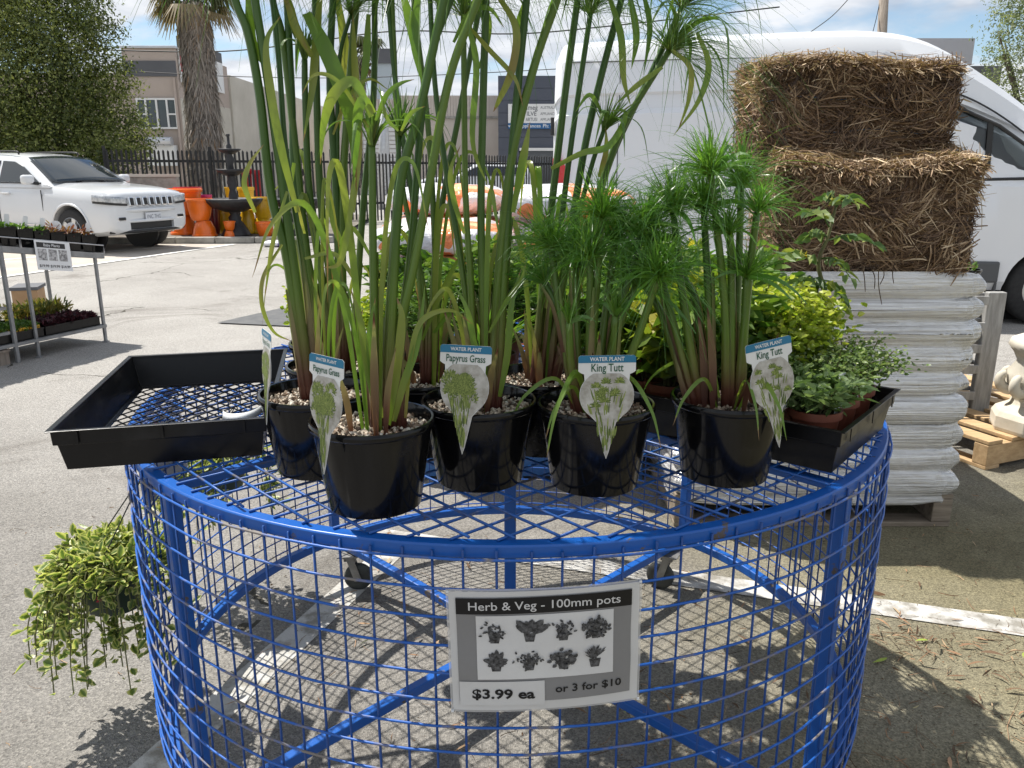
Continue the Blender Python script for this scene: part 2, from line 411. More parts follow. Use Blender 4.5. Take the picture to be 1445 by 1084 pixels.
g = MB(); g.grid(np.array([[(x, y, 0) for x in (-260, -60, -10, 10, 60, 260)] for y in (-60, -5, 15, 60, 150, 420)], float), flip=True)
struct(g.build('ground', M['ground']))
def sheet(name, pts, z, m):
    b = MB(); b.add(np.array([(p[0], p[1], z) for p in pts]), [list(range(len(pts)))]); return struct(b.build(name, m))
def line_quad(a, b, w):
    a, b = np.array(a[:2], float), np.array(b[:2], float); d = unit(b - a); n = np.array([-d[1], d[0]]) * w / 2
    return [a - n, b - n, b + n, a + n]
A0, A1 = G(0, 392), G(290, 351)
dA = unit(np.array(A1 - A0)); B0 = np.array(A0) - dA * 9; B1 = np.array(A1) + dA * 0.9
sheet('parking_apron', [B0, B1, (-30, B1[1] + 3), (-30, B0[1])], 0.004, M['apron'])
struct(sheet('painted_line', line_quad(B0, B1, 0.12), 0.010, M['paint2']))
sheet('painted_line', line_quad(G(-60, 372), G(262, 347), 0.10), 0.008, M['paint2'])
sheet('painted_line', line_quad((-1.33, 0.5, 0), (-0.455, 2.93, 0), 0.115), 0.002, M['paint'])
sheet('painted_line', line_quad((-0.56, 3.02, 0), (5.5, 1.14, 0), 0.115), 0.004, M['paint'])
k0, k1 = G(-40, 346), G(470, 343)
kb = MB(); kd = unit(np.array(k1 - k0)); kn = np.array([-kd[1], kd[0], 0])
n_k = 9
for i in range(n_k):
    a = np.array(k0) + (np.array(k1) - np.array(k0)) * i / n_k + kd * 0.006; e = (np.array(k1) - np.array(k0)) / n_k - kd * 0.012
    q = MB(); q.obox(a, e, kn * 0.16, (0, 0, 0.13)); o = q.build('kerb', M['kerb'], bevel=0.02); struct(o)
kb.add(np.array([np.array(k0) + kn * 0.16 + (0, 0, .10), np.array(k1) + kn * 0.16 + (0, 0, .10), np.array(k1) + kn * 9 + (0, 0, .10), np.array(k0) + kn * 9 + (0, 0, .10)]), [[0, 1, 2, 3]])
struct(kb.build('garden_bed', mat('bark_mulch', (0.10, 0.085, 0.07), 0.95, col2=(0.22, 0.20, 0.17), scale=6, bump=0.8, bscale=30)))
BEDZ = 0.10
# drainage cover on the drive, a slab with slots
dm = [G(306, 457), G(398, 436), G(520, 440), G(455, 464)]
b = MB(); b.add(np.array([(p[0], p[1], 0.012) for p in dm]), [[0, 3, 2, 1]]); dc = b.build('rubber_mat', M['matt']); tag(dc, 'dark grey rubber mat lying flat on the drive behind the papyrus', 'mat')

# ------------------------------------------------------------------ buildings
M['brown'] = mat('brown_render', (0.44, 0.365, 0.315), 0.85, col2=(0.48, 0.405, 0.355), scale=1.2, bump=0.15, bscale=30)
M['band'] = mat('grey_band', (0.105, 0.108, 0.118), 0.8, col2=(0.13, 0.132, 0.142), scale=1)
M['tilt'] = mat('tilt_slab', (0.52, 0.485, 0.415), 0.9, col2=(0.64, 0.60, 0.525), scale=0.5, bump=0.2, bscale=12, detail=8)
M['beige'] = mat('beige_wall', (0.58, 0.51, 0.45), 0.85, col2=(0.64, 0.575, 0.51), scale=0.6, detail=7)
M['dkblue'] = mat('charcoal_cladding', (0.075, 0.085, 0.112), 0.6, col2=(0.085, 0.095, 0.124), scale=1)
M['white'] = mat('white_paint', (0.74, 0.74, 0.73), 0.5, col2=(0.80, 0.80, 0.79), scale=2)
M['glassd'] = mat('dark_glass', (0.035, 0.045, 0.055), 0.08, spec=0.8, col2=(0.05, 0.06, 0.07), scale=1.5)
M['silver'] = mat('silver_duct', (0.62, 0.63, 0.66), 0.4, 0.6, col2=(0.52, 0.54, 0.57), scale=3)
M['red'] = mat('red_print', (0.62, 0.06, 0.10), 0.6)
M['blue_sign'] = mat('blue_print', (0.02, 0.12, 0.30), 0.6)
M['greytxt'] = mat('grey_print', (0.12, 0.13, 0.14), 0.7)
M['dark'] = mat('dark_gap', (0.012, 0.013, 0.015), 0.8)
FB = 34.0
c0 = P(246, 68, FB); XC, ZT = c0.x, c0.z
t = thing('brown_building', 'brown rendered warehouse office with grey band and white window, behind the palm', 'building', (XC - 4, FB + 10, 0))
xl = P(171, 72, FB).x
b = MB(t); b.box(((xl + XC) / 2, FB + 3.0, ZT / 2), (XC - xl, 6.0, ZT)); b.build('front_block', M['brown'], t)
b = MB(t); b.box((xl - 5, FB + 8.2, ZT / 2 - .45), (10, 16, ZT - .9)); b.build('side_block', M['brown'], t)
zb0, zb1 = P(200, 108, FB).z, P(200, 86, FB).z
b = MB(t); b.box(((xl + XC) / 2, FB - 0.02, (zb0 + zb1) / 2), (XC - xl - .004, 0.05, zb1 - zb0)); b.build('grey_band', M['band'], t)
b = MB(t); b.box(((xl + XC) / 2, FB + 1, ZT + .04), (XC - xl + .12, 2.2, .09)); b.build('parapet_cap', M['silver'], t, bevel=.01)
# slab walls of the hall behind, panel by panel
for i in range(7):
    y0 = FB + 6.03 + i * 5.0
    b = MB(t); b.box((XC - .14 + .1, y0 + 2.5, (ZT - .35) / 2), (.28, 4.96, ZT - .35)); b.build('wall_panel', M['tilt'], t, bevel=.02)
b = MB(t); b.box((XC - .05, FB + 3.0, ZT / 2 - .9), (.14, 5.9, ZT - 1.9)); b.build('wall_panel', M['tilt'], t)
# window: frame bars and panes
wx0, wx1 = P(196, 160, FB).x, P(250, 160, FB).x; wz0, wz1 = P(220, 181, FB).z, P(220, 140, FB).z
wx1 = XC - 0.15
w = MB(t); w.box(((wx0 + wx1) / 2, FB - .012, (wz0 + wz1) / 2), (wx1 - wx0, .02, wz1 - wz0)); wn_ = w.build('window', M['dark'], t)
cols = [0, .22, .5, .77, 1.0]
fr = MB(t)
for k in cols: fr.box((wx0 + (wx1 - wx0) * k, FB - .06, (wz0 + wz1) / 2), (.07, .07, wz1 - wz0 + .07))
for z in (wz0, wz1): fr.box(((wx0 + wx1) / 2, FB - .06, z), (wx1 - wx0, .066, .07))
zm = wz0 + (wz1 - wz0) * .48
for a, q in ((0, .22), (.77, 1.0)): fr.box((wx0 + (wx1 - wx0) * (a + q) / 2, FB - .06, zm), ((wx1 - wx0) * (q - a), .062, .06))
fr.build('frame', M['white'], wn_).location = -wn_.location
for i in range(4):
    a, q = wx0 + (wx1 - wx0) * cols[i] + .035, wx0 + (wx1 - wx0) * cols[i + 1] - .035
    for z0, z1 in (((wz0, zm), (zm, wz1)) if i in (0, 3) else ((wz0, wz1),)):
        pn = MB(t); pn.box(((a + q) / 2, FB - .035, (z0 + z1) / 2), (q - a, .01, z1 - z0 - .07)); pn.build('pane', M['glassd'], wn_)
b = MB(t); b.tube([(XC - .12, FB - .07, .1), (XC - .12, FB - .07, zb0 - .05)], .05, 8); b.build('downpipe', M['brown'], t)
b = MB(t); y0 = FB - .45; zz = P(230, 200, FB).z
b.tube([(P(214, 200, FB).x, y0, zz), (P(249, 200, FB).x, y0, zz)], .17, 18); b.build('awning_roller', M['silver'], t, smooth=False)
b = MB(t); b.box((P(231, 200, FB).x, FB - .2, zz - .55), (1.1, .4, .8)); b.build('door_hood', M['white'], t)
# advertising board on the side wall
sg = thing('wall_board', 'white and red advertising board high on the side wall behind the palm', 'sign', (XC, FB + 2.5, 4.8))
def side(u, v, w): return (XC + .03 + w, FB + u, v)
zs0, zs1 = 4.85, 6.15
b = MB(sg); b.obox(side(.2, zs0, 0), (.05, 0, 0), (0, 5.0, 0), (0, 0, zs1 - zs0)); b.build('board', M['white'], sg)
b = MB(sg); b.obox(side(.25, zs0 + .42, .052), (.006, 0, 0), (0, 2.3, 0), (0, 0, .72)); b.build('red_panel', M['red'], sg)
b = MB(sg); letters(b, 'W.', .75, lambda u, v, w: (XC + .03 + w, FB + 1.1 + u, zs0 + .76 + v), 0, 0, .062, .02); b.build('lettering', M['white'], sg)
b = MB(sg); b.obox(side(.2, zs1 + .01, 0), (.05, 0, 0), (0, 5.0, 0), (0, 0, .42)); b.build('dark_strip', M['band'], sg)

# long beige hall in the middle, charcoal showroom right
FH = 50.0
t = thing('beige_hall', 'long beige hall with ribbed upper wall and roller door, behind the fence', 'building', (-5, FH, 0))
xa, xb = P(472, 150, FH).x, P(706, 150, FH).x; zt = P(660, 135, FH).z; zg = P(660, 166, FH).z
b = MB(t); b.box(((xa + xb) / 2, FH + 5, zg / 2), (xb - xa, 10, zg)); b.build('lower_wall', M['beige'], t)
nr = 60
for i in range(nr):
    x = xa + (xb - xa) * (i + .5) / nr
    if i == 0: b = MB((0, 0, 0)); b.box((0, 0, 0), ((xb - xa) / nr * .86, .1, zt - zg)); rib = b.build('wall_rib', M['beige'], t); rib.location = (x - t.location.x, -.02, (zt + zg) / 2)
    else: inst(rib, t, (x - t.location.x, -.02, (zt + zg) / 2))
b = MB(t); b.box(((xa + xb) / 2, FH + 5, (zt + zg) / 2), (xb - xa, 9.98, zt - zg - .01)); b.build('upper_wall', M['beige'], t)
b = MB(t); b.box(((xa + xb) / 2, FH - .03, zg), (xb - xa, .16, .12)); b.build('flashing', M['kerb'], t)
rx0, rx1 = P(512, 200, FH).x, P(580, 200, FH).x; rz = P(545, 180, FH).z
ns = 16
for i in range(ns):
    z = rz * (i + .5) / ns
    b = MB(t); b.box(((rx0 + rx1) / 2, FH - .03, z), (rx1 - rx0, .08, rz / ns * .82)); b.build('door_slat', M['white'], t)
FD = 44.0
t = thing('charcoal_showroom', 'charcoal clad showroom with a white and blue sign, left of the van', 'building', (4, FD, 0))
xa, xb = P(703, 150, FD).x, P(703, 150, FD).x + 13; zt = P(750, 107, FD).z; zo = P(760, 211, FD).z
xo0, xo1 = P(733, 220, FD).x, xb - 1.0
b = MB(t)
b.box(((xa + xo0) / 2, FD + 5, zo / 2), (xo0 - xa, 10, zo)); b.box(((xa + xb) / 2, FD + 5, (zo + zt) / 2), (xb - xa, 10, zt - zo)); b.box((xb - .5, FD + 5, zo / 2), (1, 10, zo))
b.build('cladding', M['dkblue'], t)
for k, z in enumerate(np.linspace(zo + (zt - zo) / 12, zt - (zt - zo) / 12, 6)):
    b = MB(t); b.box(((xa + xb) / 2, FD - .012, z), (xb - xa, .024, (zt - zo) / 6 - .03)); b.build('cladding_panel', M['dkblue'], t)
b = MB(t); b.box(((xo0 + xo1) / 2, FD - .1, zo), (xo1 - xo0, .3, .14)); b.build('lintel', M['white'], t)
b = MB(t); b.box(((xo0 + xo1) / 2, FD + 3, zo / 2), (xo1 - xo0, .1, zo)); b.build('dark_interior', M['dark'], t)
for k in range(5):
    x = xo0 + (xo1 - xo0) * (k + .5) / 5
    b = MB(t); b.box((x, FD + .25, zo / 2), ((xo1 - xo0) / 5 - .12, .04, zo - .1)); b.build('pane', M['glassd'], t)
sg = thing('showroom_sign', 'white and blue lettered appliance sign on the charcoal showroom', 'sign', (P(757, 160, FD).x, FD, 4))
sx0, sx1 = P(717, 160, FD).x, P(797, 160, FD).x; s0, s1, s2 = P(757, 182, FD).z, P(757, 174, FD).z, P(757, 147, FD).z
b = MB(sg); b.box(((sx0 + sx1) / 2, FD - .1, (s1 + s2) / 2), (sx1 - sx0, .1, s2 - s1)); b.build('white_panel', M['white'], sg)
b = MB(sg); b.box(((sx0 + sx1) / 2, FD - .1, (s0 + s1) / 2 - .005), (sx1 - sx0, .1, s1 - s0 - .01)); b.build('blue_panel', M['blue_sign'], sg)
fl = lambda u, v, w: (u, FD - .152 - w, v)
hh = (s2 - s1)
for row, (s_a, sz, wd_) in enumerate((('smeg', .34, .62), ('ILVE', .30, .5), ('ARTUSI', .24, .6))):
    z_ = s2 - hh * (.2, .52, .82)[row]
    b = MB(sg); letters(b, s_a, sz, fl, P(750, 160, FD).x, z_, 0, .012, width=wd_); b.build('brand_lettering', M['greytxt'], sg)
    b = MB(sg); letters(b, 'AUSTRALIA' if row == 0 else 'APPLIANCES', .19, fl, P(774, 160, FD).x, z_, 0, .005, width=.86); b.build('line_lettering', M['greytxt'], sg)
b = MB(sg); letters(b, 'www.appliances', .24, fl, P(740, 178, FD).x, (s0 + s1) / 2, 0, .01, width=1.7); b.build('web_lettering', M['white'], sg)
b = MB(sg); letters(b, 'Ph: 9338', .26, fl, P(778, 178, FD).x, (s0 + s1) / 2, 0, .01)
b.build('phone_lettering', M['white'], sg)
t = thing('grey_shed', 'pale grey boxy building top beyond the van roof', 'building', (15, 30, 0))
xa, xb = P(1288, 70, 30).x, P(1374, 70, 30).x; zt = P(1330, 54, 30).z; zc = P(1330, 92, 30).z
b = MB(t); b.box(((xa + xb) / 2, 33, zt / 2 + zc / 2), (xb - xa, 6, zt - zc)); b.build('fascia', mat('grey_fascia', (.42, .42, .46), .6), t)
b = MB(t); b.box(((xa + xb) / 2 - .3, 33.2, zc / 2), (xb - xa + 3, 6, zc - .004)); b.build('wall', M['band'], t)

# ------------------------------------------------------------------ fences
M['fence'] = mat('black_steel', (0.010, 0.011, 0.012), 0.45)
def fence(pa, pb, h, label, sp=.105, w=.05, rails=(.28, .86)):
    t = thing('picket_fence', label, 'fence', (pa[0], pa[1], 0), math.atan2(pb[1] - pa[1], pb[0] - pa[0]))
    ln = math.hypot(pb[0] - pa[0], pb[1] - pa[1]); n = int(ln / sp)
    b = MB(); b.prism([(-w / 2, 0.05), (w / 2, 0.05), (w / 2, h - .04), (0, h), (-w / 2, h - .04)], lambda u, v, q: (u, q, v), .02)
    p0 = b.build('picket', M['fence'], t); p0.location = (sp / 2, -.03, 0)
    for i in range(1, n): inst(p0, t, (sp * (i + .5), -.03, rnd.uniform(-.012, .012)), (0, rnd.uniform(-.006, .006), 0))
    for k in rails:
        b = MB(); b.box((ln / 2, .015, h * k), (ln, .035, .06)); b.build('rail', M['fence'], t)
    for i in range(int(ln / 2.4) + 1):
        b = MB(); b.box((i * 2.4, .05, h * .52), (.07, .07, h * 1.04)); b.build('post', M['fence'], t)
    return t
fa, fb_, fc = P(150, 240, 19.8), P(470, 240, 22.5), P(800, 240, 29.0)
fence((fa.x, fa.y), (fb_.x - .1, fb_.y), P(300, 212, 21.0).z, 'black steel picket fence behind the orange and yellow pots')
fence((fb_.x, fb_.y), (fc.x, fc.y), P(680, 219, 27.0).z, 'black steel picket fence in front of the beige hall', sp=.12, w=.045)
# block wall stub in front of the left fence
b = MB(); w0, w1 = P(163, 250, 18.6), P(248, 250, 18.9)
t = thing('low_block_wall', 'low grey block wall with pale capping behind the white car bonnet', 'wall', (w0.x, w0.y, 0))
zt = P(210, 246, 18.7).z
b = MB(t); b.obox((w0.x, w0.y, .1), (w1.x - w0.x, w1.y - w0.y, 0), (0, .2, 0), (0, 0, zt - .16)); b.build('wall', M['kerb'], t)
b = MB(t); b.obox((w0.x, w0.y - .03, zt - .058), (w1.x - w0.x, w1.y - w0.y, 0), (0, .26, 0), (0, 0, .06)); b.build('capping', M['tilt'], t)

# ------------------------------------------------------------------ trees
def cards(mb, pos, nrm, size, tint, asp=.5):
    n = len(pos); a = unit(np.cross(nrm, rdirs(n))); c = np.cross(unit(nrm), a); size = np.broadcast_to(size, (n,))[:, None]
    v = np.stack([pos - a * size / 2, pos + c * size * asp / 2, pos + a * size / 2, pos - c * size * asp / 2], 1).reshape(-1, 3)
    f = np.arange(n * 4).reshape(-1, 4); mb.add(v, f, np.repeat(np.broadcast_to(tint, (n,)), 4))
def crown(mb, blobs, n, size, asp=.5, clump=.12, tl=0.0, th=1.0):
    """leaf clumps spread through uneven lobes"""
    vol = np.array([q[1][0] * q[1][1] * q[1][2] for q in blobs]) ** .75; cnt = (vol / vol.sum() * n).astype(int)
    for (c, r), k in zip(blobs, cnt):
        nc = max(6, k // 26); d = rdirs(nc); rad = NP.uniform(.25, 1.08, nc) ** .5
        cc = np.array(c) + d * np.array(r) * rad[:, None]; ct = NP.uniform(tl, th, nc)
        i = NP.integers(0, nc, k); cl = clump * np.mean(r) * 2.2
        off = NP.normal(size=(k, 3)) * cl * .5
        p = cc[i] + off
        nn = unit(d[i] + rdirs(k) * .9 + np.array([0, 0, .4]))
        cards(mb, p, nn, NP.uniform(.6, 1.25, k) * size, np.clip(ct[i] + NP.normal(size=k) * .13, 0, 1), asp)
M['treeleaf'] = tintmat('olive_leaf', [(0, (.040, .060, .018)), (.5, (.120, .155, .040)), (1, (.29, .32, .10))], .5, .38)
M['gumleaf'] = tintmat('gum_leaf', [(0, (.075, .10, .045)), (.5, (.15, .19, .085)), (1, (.26, .29, .15))], .5, .35)
M['bark'] = mat('tree_bark', (.07, .055, .042), .95, col2=(.15, .125, .10), scale=9, bump=.8, bscale=25, stretch=(3, 3, .6))
t = thing('bushy_tree', 'large dense olive green tree at the left behind the white car', 'tree', (P(60, 240, 23).x, 23, 0))
bl = []
F0 = 22.5
for px, py, r in ((-70, 60, 1.9), (10, 40, 1.6), (70, 20, 1.35), (40, 110, 1.8), (110, 80, 1.2), (-30, 160, 1.9), (60, 175, 1.6), (120, 140, 1.25), (150, 175, 1.1), (185, 190, .75), (160, 110, .75), (150, 215, .9), (195, 215, .55),
                 (90, 210, 1.2), (20, 220, 1.4), (-60, 225, 1.5), (90, -40, 1.2), (20, -60, 1.6), (-60, -40, 1.8), (135, 40, .7), (105, 10, .85), (-140, 100, 1.8), (-150, 10, 1.6), (-10, 5, 1.3)):
    q = P(px, py, F0 + rnd.uniform(-.8, 1.2)); bl.append((tuple(q), (r, r * .95, r * .9)))
b = MB(t); crown(b, bl, 125000, .098, .48, .15); b.build('crown', M['treeleaf'], t)
b = MB(t)
for k in range(6):
    q = P(rnd.uniform(-60, 140), rnd.uniform(30, 150), F0 + rnd.uniform(-.5, .8)); o = np.array([P(50, 240, 23).x + rnd.uniform(-.3, .3), 23.0, 0])
    pts = spline([o, o * .55 + np.array(q) * .45 + (rnd.uniform(-.3, .3), 0, .25), np.array(q)], 6); b.tube(pts, np.linspace(.16, .03, len(pts)), 8)
b.build('trunk', M['bark'], t, smooth=True)
t = thing('gum_tree', 'pale green gum tree at the right edge above the van windscreen', 'tree', (P(1430, 200, 27).x, 27, 0))
bl = []
for px, py, r in ((1440, 30, 1.15), (1415, 60, .7), (1440, 95, 1.0), (1475, 120, 1.2), (1420, 118, .65), (1490, 40, 1.5), (1520, 100, 1.5), (1450, 150, .9), (1405, 85, .38), (1432, 10, .6), (1500, -10, 1.2)):
    q = P(px, py, 26.5 + rnd.uniform(-.6, .8)); bl.append((tuple(q), (r, r, r * .9)))
b = MB(t); crown(b, bl, 13000, .115, .36, .16); b.build('crown', M['gumleaf'], t)
b = MB(t)
for k in range(7):
    q = P(rnd.uniform(1400, 1500), rnd.uniform(20, 130), 26.5 + rnd.uniform(-.5, .6)); o = np.array([P(1470, 200, 27).x + rnd.uniform(-.1, .1), 27.0, 0])
    pts = spline([o, o * .5 + np.array(q) * .5 + (.1, 0, .4), np.array(q)], 6); b.tube(pts, np.linspace(.13, .02, len(pts)), 7)
b.build('trunk', M['bark'], t, smooth=True)

M['deadfrond'] = tintmat('dead_frond', [(0, (.13, .112, .095)), (.5, (.31, .27, .235)), (.85, (.46, .41, .365)), (1, (.34, .22, .13))], .9, .1)
M['palmleaf'] = tintmat('palm_leaf', [(0, (.040, .055, .020)), (.5, (.085, .10, .038)), (1, (.20, .15, .075))], .5, .25)
def palm(label, base, axis, rads, ntag, crown_z, nf, flen, droop):
    t = thing('palm_tree', label, 'tree', (base[0], base[1], 0))
    ax = spline(axis, 8); k = len(ax); rr = np.interp(np.linspace(0, 1, k), np.linspace(0, 1, len(rads)), rads)
    b = MB(t); b.tube(ax, rr * .72, 14); b.build('trunk', M['bark'], t, smooth=True)
    # skirt of dead fronds hanging down the trunk
    N = ntag; u = NP.uniform(0.02, 1, N); i = u * (k - 1); i0 = np.clip(i.astype(int), 0, k - 2); fr = (i - i0)[:, None]
    c = ax[i0] * (1 - fr) + ax[i0 + 1] * fr; r0 = np.interp(u, np.linspace(0, 1, k), rr); a = NP.uniform(0, 2 * PI, N)
    od = np.stack([np.cos(a), np.sin(a), np.zeros(N)], 1); L = NP.uniform(.25, .75, N); fl = NP.uniform(.0, .16, N) + (NP.uniform(0, 1, N) > .93) * .18
    tw = NP.normal(size=N)[:, None] * .06 * np.stack([-np.sin(a), np.cos(a), np.zeros(N)], 1)
    p0 = c + od * r0[:, None] * .72; p1 = c + od * (r0 * (.95 + fl * .4))[:, None] + np.array([0, 0, -1]) * (L * .45)[:, None] + tw; p2 = c + od * (r0 * (.92 + fl))[:, None] + np.array([0, 0, -1]) * L[:, None] + tw * 2.2
    sd = np.stack([-np.sin(a), np.cos(a), NP.normal(size=N) * .3], 1)
    b = MB(t); w = NP.uniform(.02, .055, N); b.strips(np.stack([p0, p1, p2], 1), np.stack([w, w, w * .3], 1), unit(sd), np.clip(.5 + NP.normal(size=N) * .24 + (u > .86) * .3, 0, 1))
    stuff(b.build('dead_frond_skirt', M['deadfrond'], t))
    top = ax[-1]
    for j in range(nf):
        a = 2 * PI * j / nf + rnd.uniform(-.3, .3); el = rnd.uniform(-.5, 1.1); d = np.array([math.cos(a) * math.cos(el), math.sin(a) * math.cos(el), math.sin(el)])
        L = flen * rnd.uniform(.75, 1.1); hub = top + d * L * .5 + np.array([0, 0, -.1 * L]); b = MB(t)
        b.tube(spline([top - (0, 0, .1), top + d * L * .28 + (0, 0, .03), hub], 4), .018, 5, .3)
        n = 26; sdv = unit(np.cross(d, (0, 0, 1))); upv = np.cross(sdv, d); th = np.linspace(-1.9, 1.9, n)
        dd = np.cos(th)[:, None] * d + np.sin(th)[:, None] * sdv + upv * .15
        ll = (L * .52 * (1 - .12 * np.abs(th)))[:, None]; e1 = hub + dd * ll * .55; e2 = hub + dd * ll + np.array([0, 0, -1]) * ll * droop * NP.uniform(.5, 1.2, n)[:, None]
        b.strips(np.stack([np.repeat(hub[None], n, 0), e1, e2], 1), np.array([[.02, .05, .008]]) * (L / 1.1), np.cross(dd, upv), np.clip(.45 + .55 * (el < .2) + NP.normal(size=n) * .15, 0, 1))
        b.build('frond', M['palmleaf'], t)
    return t
FP = 24.0
palm('tall shaggy palm with a thick grey skirt of dead fronds beside the brown building', P(290, 225, FP),
     [P(288, 262, FP), P(287, 180, FP), P(281, 100, FP), P(275, 40, FP), P(272, 4, FP)], [.44, .47, .42, .42, .38], 6400, 0, 26, 1.5, .9)
palm('smaller distant palm half hidden behind the papyrus stems', P(503, 230, 40), [P(503, 265, 40), P(503, 160, 40), P(508, 85, 40)], [.3, .32, .36], 700, 0, 20, 1.9, .8)

# ------------------------------------------------------------------ poles and wires
M['wood'] = mat('weathered_pole', (.20, .165, .135), .9, col2=(.33, .285, .24), scale=8, stretch=(4, 4, .4), bump=.4)
b = MB(); q0, q1 = P(1240, 240, 24), P(1250, -60, 24); b.tube([(q0.x, 24, 0), (q1.x, 24, q1.z)], [.15, .12], 10); tag(b.build('power_pole', M['wood'], smooth=True), 'grey timber power pole rising behind the van roof', 'pole')
M['galv'] = mat('galvanised', (.48, .49, .50), .45, .5, col2=(.60, .61, .62), scale=7)
b = MB(); q0, q1 = P(537, 292, 31), P(541, 130, 31); b.tube([(q0.x, 31, 0), (q1.x, 31, q1.z)], [.13, .11], 10); tag(b.build('steel_pole', M['galv'], smooth=True), 'pale steel pole standing before the roller door, seen between stems', 'pole')
t = thing('pylon_sign', 'pale pylon sign with a dark cap rising behind the papyrus', 'sign', (P(541, 240, 38).x, 38, 0))
xa, xb = P(531, 100, 38).x, P(552, 100, 38).x
b = MB(t); b.box(((xa + xb) / 2, 38, P(541, 140, 38).z / 2 + P(541, 90, 38).z / 2), (xb - xa, .3, P(541, 90, 38).z - P(541, 140, 38).z)); b.build('panel', mat('pale_blue_panel', (.42, .48, .52), .5), t)
b = MB(t); b.box(((xa + xb) / 2 + .1, 38, P(541, 80, 38).z), (xb - xa + .3, .5, .6)); b.build('cap', M['band'], t)
b = MB(t); b.box(((xa + xb) / 2, 38.02, P(541, 140, 38).z / 2), (.2, .2, P(541, 140, 38).z)); b.build('post', M['galv'], t)
M['cable'] = mat('black_cable', (.02, .02, .022), .6)
def cable(pts, r, label):
    b = MB(); p = spline([np.array(q) for q in pts], 8); b.tube(p, r, 5); tag(b.build('power_line', M['cable'], smooth=True), label, 'cable', 'overhead wires')
cable([P(-60, 66, 28), P(125, 70, 28), P(300, 73, 28), P(420, 62, 28), P(560, 44, 28), P(720, 48, 28), P(850, 38, 28), P(1100, 10, 28)], .022, 'black overhead wire crossing the palm and the open sky')
cable([P(190, 101, 29), P(330, 108, 29), P(480, 110, 29), P(640, 105, 29), P(850, 94, 29)], .014, 'thin lower overhead wire crossing in front of the brown building')
cable([P(1140, 48, 24), P(1175, 22, 24), P(1205, -10, 24)], .012, 'short wire slanting up to the sky above the van roof')
cable([P(1231, 48, 24), P(1238, 20, 24), P(1246, -20, 24)], .010, 'thin wire hanging beside the timber power pole')

# ================================================================== vehicles
M['carwhite'] = mat('white_car_paint', (.62, .64, .66), .28, coat=.8, col2=(.64, .655, .675), scale=2)
M['tyre'] = mat('tyre_rubber', (.018, .018, .019), .85, col2=(.03, .03, .03), scale=30)
M['alloy'] = mat('alloy_rim', (.55, .56, .57), .3, .8)
M['carglass'] = mat('tinted_glass', (.020, .026, .030), .04, spec=1.0)
M['blackpl'] = mat('black_trim', (.016, .016, .017), .5)
M['chrome'] = mat('chrome', (.75, .75, .76), .15, 1.0)
M['lamp'] = mat('headlamp_glass', (.30, .32, .34), .12, .2, spec=.9, col2=(.6, .62, .64), scale=14)
M['plate'] = mat('number_plate', (.62, .64, .68), .4)
M['platetxt'] = mat('plate_text', (.10, .12, .16), .6)
def loft(mb, stations, sec):
    """closed body: sec(station) gives half a cross-section (y, z) bottom to top, mirrored"""
    rings = []
    for s in stations:
        h = sec(s); full = [(s[0], y, z) for y, z in h] + [(s[0], -y, z) for y, z in h[::-1]]
        rings.append(full)
    v = np.array(rings, float); m, n = v.shape[:2]
    i = np.arange(m - 1)[:, None] * n; j = np.arange(n)[None]; j2 = (j + 1) % n
    f = np.stack([i + j, i + n + j, i + n + j2, i + j2], -1).reshape(-1, 4)
    base = mb.n; mb.add(v.reshape(-1, 3), f)
    mb.I.append(base + np.arange(n)); mb.L.append(np.array([n])); mb.I.append(base + (m - 1) * n + np.arange(n)[::-1]); mb.L.append(np.array([n]))
def dense(st, k=4):
    st = np.array(st, float); return spline(st, k)
def cyl_y(r, x, y0, y1, z, n=36):
    b = MB(); b.tube([(x, y0, z), (x, y1, z)], r, n); return b.build('cutter', M['dark'])
def wheel(t, x, y, z, r, w, spokes=5, side=1):
    """tyre with rim and spokes; the face looks along side*y"""
    b = MB(); pr = [(r * .62, -w / 2), (r * .9, -w / 2), (r * .985, -w * .38), (r, -w * .2), (r, w * .2), (r * .985, w * .38), (r * .9, w / 2), (r * .62, w / 2)]
    b.lathe(pr, 40); o = b.build('tyre', M['tyre'], None, smooth=True)
    wh = bpy.data.objects.new('wheel', None); COL.objects.link(wh); wh.parent = t; wh.location = (x, y, z); wh.rotation_euler = (-side * PI / 2, 0, 0)
    o.parent = wh; o.location = (0, 0, 0)
    b = MB(); b.lathe([(r * .56, -w * .3), (r * .62, -w * .3), (r * .66, w * .46), (r * .60, w * .5), (r * .585, w * .30), (r * .56, w * .1), (.001, w * .06)], 40)
    for k in range(spokes):
        a = 2 * PI * k / spokes; d = np.array([math.cos(a), math.sin(a), 0]); n = np.array([-d[1], d[0], 0])
        b.add(np.array([d * r * .08 - n * r * .09 + (0, 0, w * .40), d * r * .08 + n * r * .09 + (0, 0, w * .40), d * r * .61 + n * r * .12 + (0, 0, w * .44), d * r * .61 - n * r * .12 + (0, 0, w * .44),
                        d * r * .08 - n * r * .09 + (0, 0, w * .2), d * r * .08 + n * r * .09 + (0, 0, w * .2), d * r * .61 + n * r * .12 + (0, 0, w * .26), d * r * .61 - n * r * .12 + (0, 0, w * .26)]), BOXF[:, ::-1])
    b.lathe([(.001, w * .45), (r * .13, w * .43), (r * .14, w * .2)], 16)
    q = b.build('rim', M['alloy'], wh); q.location = (0, 0, 0)
    return wh
